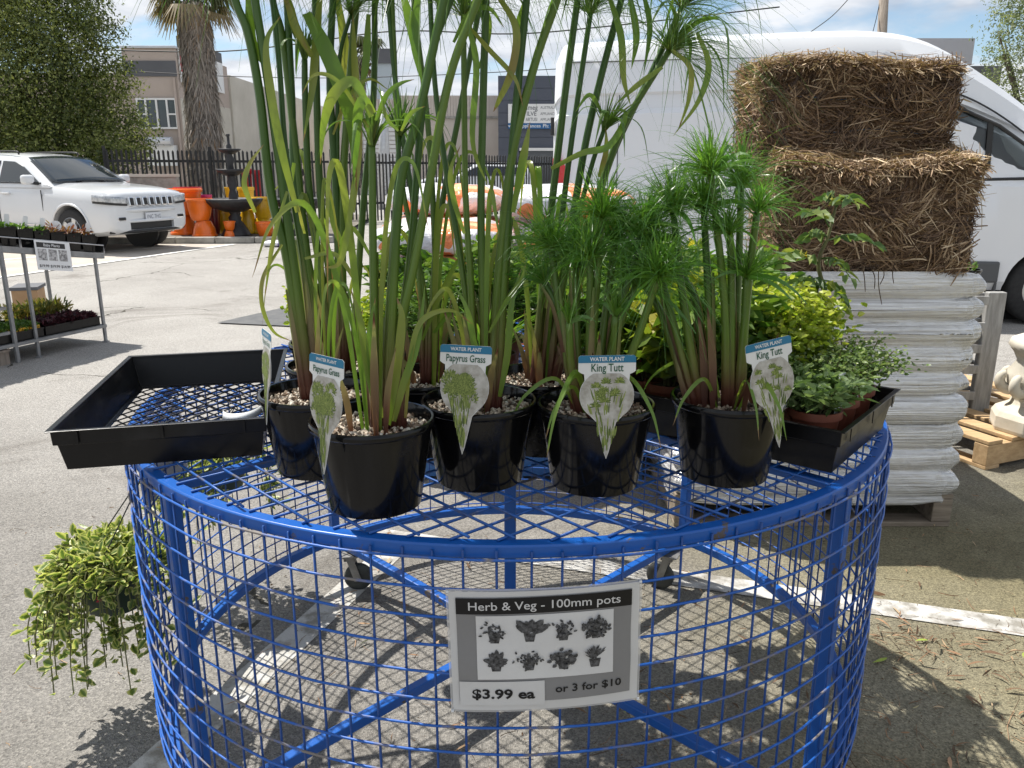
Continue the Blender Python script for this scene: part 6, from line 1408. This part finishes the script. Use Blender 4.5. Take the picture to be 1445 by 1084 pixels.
def tutt(label, x, y, heads, seed_n=150, tl=-.15):
    t = potted(label, x, y, tl); zg = PZ + GZ
    for pts, kind in heads:
        st, c = stem(t, y, pts, .0085, .0058, dF=rnd.uniform(-.05, .06), zg=zg, sheaths=1, span=.24); end = c[-1]; ax = unit(c[-1] - c[-4]); b = MB(t)
        if kind == 'full':
            umbel(b, end, ax, 215, .150, (.05, 1.35), .66, .0014, .0, 1, curl=.5, k=10); umbel(b, end, ax, 70, .085, (0, .8), .05, .0024, 0, .6, curl=.25); umbel(b, end, ax, 8, .13, (.5, 1.5), .6, .008, .3, .9, curl=.2)
        elif kind == 'half': umbel(b, end, ax, 130, .095, (.05, 1.1), .35, .0019, 0, .9, curl=.4); umbel(b, end, ax, 4, .11, (.7, 1.4), .5, .008, .5, .9)
        else: umbel(b, end, ax, 40, .05, (.0, .5), .05, .0032, 0, .6); umbel(b, end, ax, 4, .08, (.4, 1.2), .6, .009, .5, .9)
        b.build('umbel', M['tutt'], st)
    for q in range(9):
        a = rnd.uniform(0, 6.28); rr = rnd.uniform(.01, .05); b0 = np.array([x + rr * math.cos(a), y + rr * math.sin(a), zg - .004]); L = rnd.uniform(.06, .20); lean = rnd.uniform(.01, .07)
        blade('shoot', M['sheath'], t, t, [b0, b0 + (lean * .3 * math.cos(a), lean * .3 * math.sin(a), L * .5), b0 + (lean * math.cos(a), lean * math.sin(a), L)], rnd.uniform(.010, .016), 0, rnd.uniform(.3, .9))
    for q in range(5):
        a = rnd.uniform(0, 6.28); b0 = np.array([x + .03 * math.cos(a), y + .03 * math.sin(a), zg]); L = rnd.uniform(.10, .16)
        blade('leaf', M['blade'], t, t, [b0, b0 + (L * .4 * math.cos(a), L * .4 * math.sin(a), L * .6), b0 + (L * .9 * math.cos(a), L * .9 * math.sin(a), L * .35), b0 + (L * 1.15 * math.cos(a), L * 1.15 * math.sin(a), -L * .1)], .007, .3, .5)
    return t
tutt('dwarf papyrus with a dense dark mop, second pot from the right', .147, 1.345, [
    ([(822, 595), (815, 500), (812, 378)], 'full'), ([(832, 595), (832, 480), (833, 366)], 'full'), ([(840, 596), (850, 480), (868, 340)], 'full'), ([(848, 596), (868, 480), (897, 402)], 'full'), ([(818, 595), (798, 500), (778, 352)], 'full'), ([(852, 596), (898, 480), (928, 392)], 'full'),
    ([(830, 595), (838, 450), (850, 308)], 'full'), ([(845, 595), (872, 450), (905, 330)], 'full'), ([(820, 595), (806, 520), (803, 456)], 'bud'), ([(846, 595), (864, 520), (868, 446)], 'bud'), ([(815, 595), (790, 450), (770, 400)], 'half')])
tutt('dwarf papyrus with bright thread heads in the rightmost black pot', .390, 1.385, [
    ([(982, 580), (948, 450), (920, 345)], 'full'), ([(990, 580), (966, 440), (950, 300)], 'full'), ([(998, 580), (984, 440), (966, 392)], 'half'), ([(1006, 582), (1000, 430), (993, 296)], 'full'), ([(1024, 582), (1022, 430), (1003, 248)], 'full'), ([(1034, 582), (1040, 430), (1046, 262)], 'full'), ([(1044, 582), (1050, 470), (1053, 392)], 'half'), ([(976, 580), (938, 455), (902, 390)], 'full'), ([(1030, 582), (1032, 400), (1030, 330)], 'half'), ([(1040, 582), (1056, 400), (1068, 300)], 'half')])

# ------------------------------------------------------------------ plant tags
M['tagwhite'] = mat('tag_card', (.66, .67, .66), .3, coat=.3, col2=(.70, .71, .70), scale=8); M['tagblue'] = mat('tag_blue', (.012, .155, .285), .35); M['taggreen'] = mat('tag_green_ink', (.012, .085, .045), .5)
M['tagphoto'] = mat('tag_photo', (.26, .245, .21), .3, col2=(.52, .51, .48), scale=45, lo=.35, hi=.65, coat=.3)
M['tagplant'] = tintmat('tag_plant_ink', [(0, (.040, .070, .010)), (.5, (.125, .175, .032)), (1, (.30, .35, .09))], .4)
def plant_tag(tl_, tr_, tip, F, word, yaw, label, bushy, wk=1.0):
    top = (np.array(P(*tl_, F)) + np.array(P(*tr_, F))) / 2; tp = np.array(P(*tip, F - .004)); v = unit(top - tp); H = np.linalg.norm(top - tp); sdv = np.array([math.cos(yaw), math.sin(yaw), 0]); sdv = unit(sdv - v * (sdv @ v)); nn = np.cross(sdv, v)
    t = thing('plant_tag', label, 'plant tag', tuple(tp)); W = H * .40 * wk
    def m3(u, q, w): return top + sdv * u + v * q + nn * w
    hd = H * .165; oc = -hd - H * .215; orx, ory = W * .48, H * .245
    right = [(W / 2 - .003, 0), (W / 2, -.003), (W / 2, -hd + .003), (W / 2 - .004, -hd), (W * .40, -hd - H * .012)]
    for a in np.linspace(.62, -.95, 9): right.append((orx * math.cos(a), oc + ory * math.sin(a)))
    right += [(W * .17, oc - ory * 1.06), (W * .045, -H * .93), (0, -H)]
    out_ = right + [(-x, y) for x, y in right[::-1][1:]]
    out_ = out_[::-1]
    b = MB(t); b.prism(out_[::-1], m3, -.0008); b.build('card', M['tagwhite'], t)
    r2 = right[0:1] + [(W / 2, -.003), (W / 2, -hd * .42)]; blu = r2 + [(-x, y) for x, y in r2[::-1]]
    def flat2(name, poly, w, m_): b = MB(t); b.add(np.array([m3(x, y, w) for x, y in poly]), [list(range(len(poly)))[::-1]]); return b.build(name, m_, t)
    flat2('blue_band', blu, .0006, M['tagblue'])
    ov = [(orx * .985 * math.cos(a), oc + ory * .99 * math.sin(a)) for a in np.linspace(1.05, -1.05, 14)]; low = [(W * .16, oc - ory * 1.06), (W * .04, -H * .92), (0, -H * .99)]
    ph = ov + low + [(-x, y) for x, y in (ov + low)[::-1][1:]]
    flat2('photo', ph, .0005, M['tagphoto'])
    b = MB(t); letters(b, 'WATER PLANT', .1 * W, m3, 0, -hd * .215, .0011, .02, width=W * .60); b.build('band_lettering', M['tagwhite'], t)
    b = MB(t); letters(b, word, .20 * W, m3, 0, -hd * .72, .0008, .012, width=W * (.76 if len(word) > 9 else .56)); b.build('name_lettering', M['taggreen'], t)
    g_ = np.random.default_rng(len(label)); b = MB(t); n = 1700 if bushy else 620     # the printed plant
    if bushy:
        hub = np.stack([g_.uniform(-.34, .18, 15) * W, oc + g_.uniform(-.45, .42, 15) * ory], 1); i = g_.integers(0, 15, n); a = g_.uniform(-.5, PI + .5, n); L = W * .17 * g_.uniform(.1, 1, n) ** .6; x, y = hub[i, 0] + L * np.cos(a) * .8, hub[i, 1] + L * np.sin(a) * .8
        dx_, dy_ = L * .3 * np.cos(a) + g_.normal(size=n) * .0009, L * .3 * np.sin(a) + .002
        ok = (x / (orx * .93)) ** 2 + ((y - oc) / (ory * .95)) ** 2 < 1; x, y, dx_, dy_ = x[ok], y[ok], dx_[ok], dy_[ok]
        x2 = g_.uniform(-.3, .14, 150) * W; y2 = g_.uniform(-H * .93, oc - ory * .1, 150); x2 *= np.clip((y2 + H) / (H * .5), .06, 1); x, y = np.r_[x, x2], np.r_[y, y2]; dx_ = np.r_[dx_, x2 * .12]; dy_ = np.r_[dy_, np.full(150, .014)]
    else:
        hub = np.stack([g_.uniform(-.3, .32, 11) * W, oc + g_.uniform(-.5, .55, 11) * ory], 1); i = g_.integers(0, 11, n); a = g_.uniform(-.2, PI + .2, n); L = W * .11 * g_.uniform(.4, 1, n); x, y = hub[i, 0], hub[i, 1]; dx_, dy_ = L * np.cos(a), L * np.sin(a)
        x2 = g_.uniform(-.3, .3, 70) * W; y2 = g_.uniform(-H * .93, oc, 70); x2 *= np.clip((y2 + H) / (H * .45), .08, 1); x, y = np.r_[x, x2], np.r_[y, y2]; dx_ = np.r_[dx_, x2 * .2]; dy_ = np.r_[dy_, np.full(70, .016)]
    q0 = np.array([m3(u, w, .0008) for u, w in zip(x, y)]); q1 = np.array([m3(u, w, .00082) for u, w in zip(x + dx_, y + dy_)]); b.strips(np.stack([q0, (q0 + q1) / 2, q1], 1), np.array([[.0009, .0014, .0005]]) * (W / .06), unit(np.cross(q1 - q0, nn) + 1e-9), g_.beta(1.6, 1.6, len(x)))
    b.build('printed_plant', M['tagplant'], t)
    return t
plant_tag((433, 497), (489, 509), (457, 670), 1.143, 'Papyrus Grass', -.55, 'papyrus grass tag turned aside in the frontmost pot', True, .93)
plant_tag((621, 485), (695, 490), (652, 642), 1.252, 'Papyrus Grass', -.02, 'papyrus grass tag facing front in the middle pot', True, 1.12)
plant_tag((816, 501), (898, 502), (855, 648), 1.232, 'King Tutt', .0, 'white and blue tag on the dwarf papyrus second from right', False, 1.32)
plant_tag((1051, 487), (1116, 474), (1100, 632), 1.292, 'King Tutt', .25, 'tilted white and blue tag on the rightmost dwarf papyrus', False, 1.12)
plant_tag((363, 459), (389, 476), (376, 600), 1.33, 'Papyrus Grass', -1.05, 'papyrus grass tag seen nearly edge on beside the empty tray', True, .95)

# ------------------------------------------------------------------ trays
def crate(label, o, ax, ay, lx, ly, h, zb):
    """open black nursery tray with flared walls, lip and lattice floor"""
    t = thing('nursery_tray', label, 'tray', (o[0], o[1], zb), 0, 'black nursery trays on the cart'); o = np.array([o[0], o[1], 0.0]); ax, ay = np.array([*unit(ax), 0]), np.array([*unit(ay), 0]); ins = .018; w = .003
    def cor(k, z): return [o + ax * k + ay * k + (0, 0, z), o + ax * (lx - k) + ay * k + (0, 0, z), o + ax * (lx - k) + ay * (ly - k) + (0, 0, z), o + ax * k + ay * (ly - k) + (0, 0, z)]
    rings = [cor(ins, zb), cor(.010, zb + h * .62), cor(.004, zb + h * .64), cor(.003, zb + h * .97), cor(-.004, zb + h * .97), cor(-.005, zb + h), cor(.006, zb + h), cor(.007, zb + h * .9), cor(ins + w, zb + .004), cor(ins + .012, zb + .004), cor(ins + .012, zb), cor(ins, zb)]
    v = np.array(rings).reshape(-1, 3); f = []
    for i in range(len(rings) - 1):
        for j in range(4): f.append([i * 4 + j, i * 4 + (j + 1) % 4, (i + 1) * 4 + (j + 1) % 4, (i + 1) * 4 + j])
    b = MB(t); b.add(v, f); b.build('wall', M['blacktray'], t, bevel=.002)
    b = MB(t); L0, L1 = ins + .012, ins + .012; X, Y = lx - 2 * L0, ly - 2 * L1; st = .034
    for fam in (1, -1):
        k = -Y
        while k < X + Y:
            # lines x - fam*y = const, clipped to the floor
            pts = []
            for yy in (0, Y):
                xx = k + (yy if fam > 0 else Y - yy) * .7; pts.append((xx, yy))
            (x0, y0), (x1, y1) = pts; lo, hi = 0.0, 1.0; dx_ = x1 - x0
            if abs(dx_) > 1e-9:
                a, c = sorted(((0 - x0) / dx_, (X - x0) / dx_)); lo, hi = max(lo, a), min(hi, c)
            if hi - lo > .02:
                q = [o + ax * (L0 + x0 + dx_ * s) + ay * (L1 + y0 + (y1 - y0) * s) + (0, 0, zb + .0025 + .0012 * fam) for s in (lo, hi)]; b.bar(q[0], q[1], .0032, .0022)
            k += st
    b.build('lattice_floor', M['blacktray'], t)
    b = MB(t)
    for q, m_ in ((.12, 0), (.5, 0), (.88, 0)): b.obox(o + ax * (lx * q) - ay * (.0032 - .001) + (0, 0, zb + h * .66), ax * .004, ay * .002, (0, 0, h * .3))
    b.build('rib', M['blacktray'], t)
    return t
crate('empty black nursery tray overhanging the left side of the cart', (-.845, 1.383), (.974, .226), (-.209, .978), .385, .625, .082, PZ)
b = MB(); th = np.linspace(-2.6, 1.1, 22); cc = np.array(G(338, 575, PZ + .02)); pts = [np.array([cc[0] + .036 * math.cos(q) + .006 * (q + 2.6), cc[1] + .045 * math.sin(q), PZ + .008 + .010 * (1 + math.sin(q * .8)) ]) for q in th]
b.grid(np.array([[p - np.array([.0, .004, .009]), p + np.array([.0, .004, .009])] for p in pts])); tag(b.build('curled_label', M['label'], smooth=True, solid=.0008), 'curled white plastic label strip lying in the empty tray', 'label')
NN = np.array([.593, 1.362]); TAx = np.array([.627, .779]); TBx = np.array([-.779, .627])
crate('black nursery tray of herb pots at the right front of the cart', NN, TAx, TBx, .372, .47, .088, PZ)

# ------------------------------------------------------------------ herbs
M['terra'] = mat('brown_pot_plastic', (.175, .052, .030), .45, col2=(.21, .068, .04), scale=9)
M['marj'] = tintmat('golden_leaf', [(0, (.14, .22, .022)), (.5, (.29, .38, .040)), (1, (.48, .50, .09))], .42, .42)
M['thyme'] = tintmat('thyme_leaf', [(0, (.050, .095, .024)), (.6, (.135, .215, .060)), (1, (.36, .42, .20))], .4, .34)
M['sage'] = tintmat('sage_leaf', [(0, (.085, .145, .055)), (.6, (.17, .26, .095)), (1, (.30, .39, .18))], .5, .34)
M['basil'] = tintmat('broad_leaf', [(0, (.035, .085, .014)), (.5, (.085, .175, .026)), (1, (.21, .30, .045))], .38, .42)
M['gold'] = tintmat('yellowing_leaf', [(0, (.08, .15, .022)), (.6, (.16, .23, .03)), (1, (.38, .34, .045))], .4, .45)
M['twig'] = mat('herb_twig', (.10, .085, .04), .7, col2=(.14, .16, .05), scale=14)
b = MB(); b.lathe([(.001, 0), (.036, 0), (.046, .078), (.051, .079), (.051, .094), (.047, .094), (.044, .082), (.001, .080)], 32); HP_ME = b.mesh('pot'); HP_ME.materials.append(M['terra'])
def herb(label, x, y, kind, z=None, s=1.0, seed=0):
    z = PZ if z is None else z
    t = thing('potted_herb', label, 'potted herb', (x, y, z), 0, 'herb pots on the cart')
    o = bpy.data.objects.new('pot', HP_ME); COL.objects.link(o); o.parent = t; smooth_angle(o, 45)
    b = MB(); b.lathe([(.044, .083), (.02, .086), (.001, .087)], 20); b.build('soil', M['soil'], t)
    spec = {'marj': (1500, .078, .19, .019, .013, M['marj']), 'thyme': (1500, .082, .10, .012, .0075, M['thyme']), 'sage': (620, .074, .070, .032, .013, M['sage']), 'basil': (480, .095, .23, .050, .025, M['basil']), 'gold': (240, .10, .24, .072, .040, M['gold']), 'grass': (0, .05, .2, .16, .006, M['basil']), 'fine': (1000, .085, .21, .030, .007, M['leafy']), 'parsley': (800, .09, .19, .026, .018, M['leafy'])}[kind]
    n, r, h, ln, wd, m_ = spec; r *= s; h *= s
    tw = MB(); lf = MB(); nb = 16 if kind in ('marj', 'thyme', 'fine') else 9
    br = []
    for i in range(nb):
        a = 2 * PI * i / nb + rnd.uniform(-.4, .4); q = rnd.uniform(.2, 1.0) * r; e = np.array([q * math.cos(a), q * math.sin(a), .085 + h * rnd.uniform(.65, 1.08) * (1 - .3 * (q / r) ** 2)]); p = spline([(q * .2 * math.cos(a), q * .2 * math.sin(a), .083), (q * .6 * math.cos(a), q * .6 * math.sin(a), .083 + h * .45), e], 5); tw.tube(p, np.linspace(.0026, .0011, len(p)), 5); br.append(p)
    tw.build('twig', M['twig'], t)
    if kind == 'grass':
        n = 90; a = NP.uniform(0, 2 * PI, n); L = NP.uniform(.5, 1.1, n) * .26 * s; k = np.linspace(0, 1, 6); d = np.stack([np.cos(a) * .45, np.sin(a) * .45, np.ones(n)], 1)
        p = np.array([0, 0, .083]) + d[:, None] * (k[None] * L[:, None])[..., None] + np.stack([np.cos(a), np.sin(a), -np.ones(n) * .7], 1)[:, None] * ((k ** 2.2)[None] * L[:, None] * .5)[..., None]; lf.strips(p, .006 * np.array([[.7, 1, 1, .8, .6, .1]]), np.stack([-np.sin(a), np.cos(a), 0 * a], 1), NP.uniform(.2, .9, n))
    else:
        B = np.array(br); i = NP.integers(0, nb, n); u = NP.uniform(.12, 1, n) ** (.7) * (B.shape[1] - 1.001); j = u.astype(int); fr = (u - j)[:, None]; p = B[i, j] * (1 - fr) + B[i, j + 1] * fr
        sp = {'marj': .019, 'thyme': .020, 'fine': .018}.get(kind, .014); p = p + NP.normal(size=(n, 3)) * sp * [1, 1, .55]; a = NP.uniform(0, 2 * PI, n); d = np.stack([np.cos(a), np.sin(a), NP.uniform(-.35, .8, n)], 1); d[:, :2] += p[:, :2] * 6
        up = NP.uniform(0, 1, n) * .5 + .5 * (p[:, 2] - .083) / h
        lf.leaves(p, d, rdirs(n, 1.3), ln * NP.uniform(.6, 1.2, n), wd * NP.uniform(.7, 1.2, n), np.clip(up + NP.normal(size=n) * .15, 0, 1), droop=.22 if ln > .04 else .08, fold=.2)
    lf.build('foliage', m_, t)
    return t
grid_kind = [['sage', 'thyme', 'basil', 'gold'], ['thyme', 'marj', 'marj', 'gold'], ['thyme', 'marj', 'marj', 'marj']]
names_ = {'sage': 'grey green sage like herb', 'thyme': 'fine leaved thyme like herb', 'marj': 'golden marjoram like herb', 'gold': 'yellow leaved seedling', 'basil': 'broad leaved green herb', 'parsley': 'curly green herb', 'fine': 'feathery green herb', 'grass': 'grassy green herb'}
rown = ['front', 'middle', 'right hand']; coln = ['corner', 'second', 'third', 'inner']
for i in range(3):
    for j in range(4):
        q = NN + TAx * (.078 + .108 * i) + TBx * (.078 + .105 * j); herb(f'{names_[grid_kind[i][j]]}, {rown[i]} row {coln[j]} place of the herb tray', q[0], q[1], grid_kind[i][j], PZ + .007, 1.12 if grid_kind[i][j] != 'gold' else .8)
for k, (i, j, yw) in enumerate(((0, 0, .5), (2, 0, .6), (1, 0, 1.3))):
    q = NN + TAx * (.078 + .108 * i + .03) + TBx * (.078 + .105 * j - .035); lb = MB(); lb.prism([(-.010, -.03), (.010, -.03), (.012, .045), (.006, .055), (-.010, .048)], lambda u, v, w: (u, w, v), .001); lo = lb.build('herb_label', M['label']); lo.location = (q[0], q[1], PZ + .115); lo.rotation_euler = (-.15, .25, yw)
    tag(lo, ['white label in the corner herb pot of the tray', 'white label in the right hand herb pot of the tray', 'thin white label between two herb pots'][k], 'plant label', 'white herb labels')
back = [(.31, 1.735, 'gold', .85), (.42, 1.84, 'gold', 1.0), (.20, 1.80, 'basil', 1.1), (.53, 1.95, 'basil', 1.15), (.32, 1.97, 'fine', 1.2), (.08, 1.86, 'fine', 1.3), (-.06, 1.80, 'grass', 1.2), (-.19, 1.86, 'fine', 1.25), (-.04, 1.98, 'basil', 1.35), (.12, 2.03, 'basil', 1.35), (.22, 2.16, 'parsley', 1.6), (-.17, 2.05, 'parsley', 1.55),
        (.40, 2.12, 'basil', 1.3), (.58, 2.12, 'parsley', 1.4), (-.30, 1.98, 'marj', 1.0), (-.02, 2.20, 'fine', 1.6), (-.58, 2.28, 'marj', .75), (-.28, 2.22, 'basil', 1.3), (.40, 2.30, 'fine', 1.5), (.10, 2.34, 'basil', 1.3), (.64, 1.84, 'marj', 1.1), (.68, 2.26, 'basil', 1.1), (-.12, 2.40, 'gold', .9), (.28, 2.48, 'basil', 1.2), (-.40, 2.45, 'sage', 1.0), (.52, 2.46, 'gold', 1.1)]
whr = ['behind the two dwarf papyrus pots', 'in the gap between the dwarf papyrus pots', 'behind the second dwarf papyrus', 'left of the tomato plant', 'amid the right rear herbs', 'behind the leaning papyrus', 'behind the middle papyrus', 'between the two rear papyrus pots', 'in the centre of the cart', 'just right of the cart centre', 'at the rear right of centre', 'at the rear left of centre',
       'in the crowded right rear', 'far right rear beside the bales', 'behind the second row papyrus on the left', 'at the rear behind the centre', 'alone near the cart rim behind the empty tray', 'left rear behind the papyrus', 'tallest at the right rear', 'at the back behind the cart centre', 'next to the tomato stem', 'last at the right rear rim', 'small at the rear rim', 'at the rear rim right of centre', 'at the left rear rim', 'at the right rear by the rim']
for (x, y, k, s), w in zip(back, whr): herb(f'{names_[k]}, {w}', x, y, k, PZ, s)
# tomato
t = thing('tomato_plant', 'young tomato plant with yellow flowers in front of the lower bale', 'potted plant', (.665, 1.72, PZ)); o = bpy.data.objects.new('pot', HP_ME); COL.objects.link(o); o.parent = t
tp = spline([(.665, 1.72, PZ + .08), P(1163, 430, 1.73), P(1155, 372, 1.74), P(1168, 335, 1.74), P(1180, 290, 1.75)], 7)
b = MB(t); b.tube(tp, np.linspace(.006, .003, len(tp)), 7); b.build('stem', M['twig'], t, smooth=True)
M['tomato'] = tintmat('tomato_leaf', [(0, (.05, .10, .03)), (.6, (.13, .20, .06)), (1, (.32, .34, .08))], .5, .38)
for (px, py), (ex, ey) in (((1166, 340), (1236, 345)), ((1155, 372), (1100, 362)), ((1158, 365), (1200, 392)), ((1160, 400), (1112, 432)), ((1170, 320), (1140, 300)), ((1180, 292), (1205, 285)), ((1180, 290), (1168, 282)), ((1160, 395), (1192, 430)), ((1168, 335), (1135, 338)), ((1162, 410), (1128, 398))):
    a, e = np.array(P(px, py, 1.74)), np.array(P(ex, ey, 1.74 + rnd.uniform(-.08, .06))); mid = (a + e) / 2 + (0, 0, .018); c = spline([a, mid, e], 6); b = MB(t); b.tube(c, np.linspace(.0022, .001, len(c)), 5, .4); n = 11; u = np.linspace(.25, 1, n); idx = (u * (len(c) - 1)).astype(int); dr = unit(e - a); sd = unit(np.cross(dr, (0, 0, 1)))
    d = np.array([dr * .5 + sd * (1 if q % 2 else -1) * .9 + (0, 0, -.25) if q < n - 1 else dr + (0, 0, -.4) for q in range(n)]); b.leaves(c[idx], d, rdirs(n, 1.2), NP.uniform(.022, .045, n), NP.uniform(.012, .022, n), NP.uniform(0, 1, n) ** 1.2, droop=.3, fold=.25)
    b.build('leaf', M['tomato'], t)
b = MB(t)
for px, py in ((1176, 286), (1192, 284), (1128, 362), (1136, 360)): c = np.array(P(px, py, 1.72)); b.leaves(np.repeat(c[None], 6, 0), rdirs(6, .3), rdirs(6), .013, .006, .5)
b.build('flower', mat('yellow_petal', (.75, .55, .03), .5), t)

# ------------------------------------------------------------------ hanging baskets of variegated trailing plant
M['varieg'] = tintmat('variegated_leaf', [(0, (.10, .165, .045)), (.4, (.16, .235, .06)), (.58, (.46, .49, .16)), (1, (.66, .64, .32))], .38, .34)
M['basket'] = mat('green_basket_plastic', (.018, .040, .030), .4, col2=(.025, .05, .038), scale=8)
def basket(label, c, hook, spread, seed):
    t = thing('hanging_basket', label, 'hanging basket', tuple(c), 0, 'hanging baskets on the cart side'); c = np.array(c, float)
    b = MB(t); b.lathe([(.001, 0), (.075, 0), (.10, .10), (.107, .10), (.107, .115), (.10, .115), (.095, .095), (.001, .09)], 36, c); smooth_angle(b.build('pot', M['basket'], t))
    for k in range(3):
        a = 2 * PI * k / 3 + .5; b = MB(t); b.tube(np.array([c + (.103 * math.cos(a), .103 * math.sin(a), .11), np.array(hook)]), .0018, 5); b.build('hanger_wire', M['blackpl'], t)
    b = MB(t); h = np.array(hook); b.tube(spline([h - (0, 0, .01), h + (.0, 0, .03), h + (unit(CC - h)[0] * .02, unit(CC - h)[1] * .02, .04), h + (unit(CC - h)[0] * .03, unit(CC - h)[1] * .03, .015)], 5), .0025, 6); b.build('hook', M['blackpl'], t)
    g_ = np.random.default_rng(seed); B = []
    out_dir = unit(c[:2] - CC[:2])
    for k in range(spread[3]):
        a = g_.uniform(0, 2 * PI); o = np.array([math.cos(a), math.sin(a)]); 
        if o @ -out_dir > .8: o = -o
        L = g_.uniform(.3, 1) ; p0 = c + np.array([o[0] * .05, o[1] * .05, .10]); p1 = c + np.array([o[0] * .12, o[1] * .12, .10 + g_.uniform(.0, .07)]); rr = .115 + spread[0] * L * g_.uniform(.3, 1.2); p2 = c + np.array([o[0] * rr, o[1] * rr, .07 - spread[1] * L * g_.uniform(.2, .6)]); p3 = c + np.array([o[0] * rr * 1.08, o[1] * rr * 1.08, .05 - spread[1] * L * g_.uniform(.7, 1.1)]); B.append(spline([p0, p1, p2, p3], 5))
    tw = MB(t)
    for p in B: tw.tube(p, .0016, 5)
    tw.build('trailing_stem', M['twig'], t)
    B = np.array(B); n = spread[2]; i = g_.integers(0, len(B), n); u = g_.uniform(.05, 1, n) ** .62 * (B.shape[1] - 1.001); j = u.astype(int); fr = (u - j)[:, None]; p = B[i, j] * (1 - fr) + B[i, j + 1] * fr + g_.normal(size=(n, 3)) * .010
    # fill the dome
    m_ = n // 2; a = g_.uniform(0, 2 * PI, m_); rr = .148 * np.sqrt(g_.uniform(0, 1, m_)); p[:m_] = c + np.stack([rr * np.cos(a), rr * np.sin(a), .115 + .085 * (1 - (rr / .145) ** 2) * g_.uniform(.4, 1, m_)], 1)
    d = rdirs(n, .35); d[:, :2] += (p - c)[:, :2] * 4; lf = MB(t); lf.leaves(p, d, rdirs(n, 1.4), g_.uniform(.012, .042, n), g_.uniform(.012, .030, n), g_.uniform(-.08, .12, n), fold=.12, shape=.5, rim=.95, droop=.1); lf.build('foliage', M['varieg'], t)
    fl = MB(t); q = c + np.array([.02, -.115, .075]); fl.leaves(np.repeat(q[None], 14, 0), rdirs(14) * [1, .4, 1] + [0, -.6, .2], rdirs(14), .011, .003, .5); fl.build('flower', mat('crimson_petal', (.60, .015, .06), .5), t)
    return t
basket('variegated trailing plant in a green hanging basket on the left side of the cart', (-1.045, 1.90, .345), (-.945, 1.93, .70), (.075, .19, 2300, 80), 4)
basket('second variegated hanging basket behind the cart, seen through the mesh', (-.985, 2.52, .42), (-.865, 2.41, .74), (.11, .22, 1500, 50), 9)
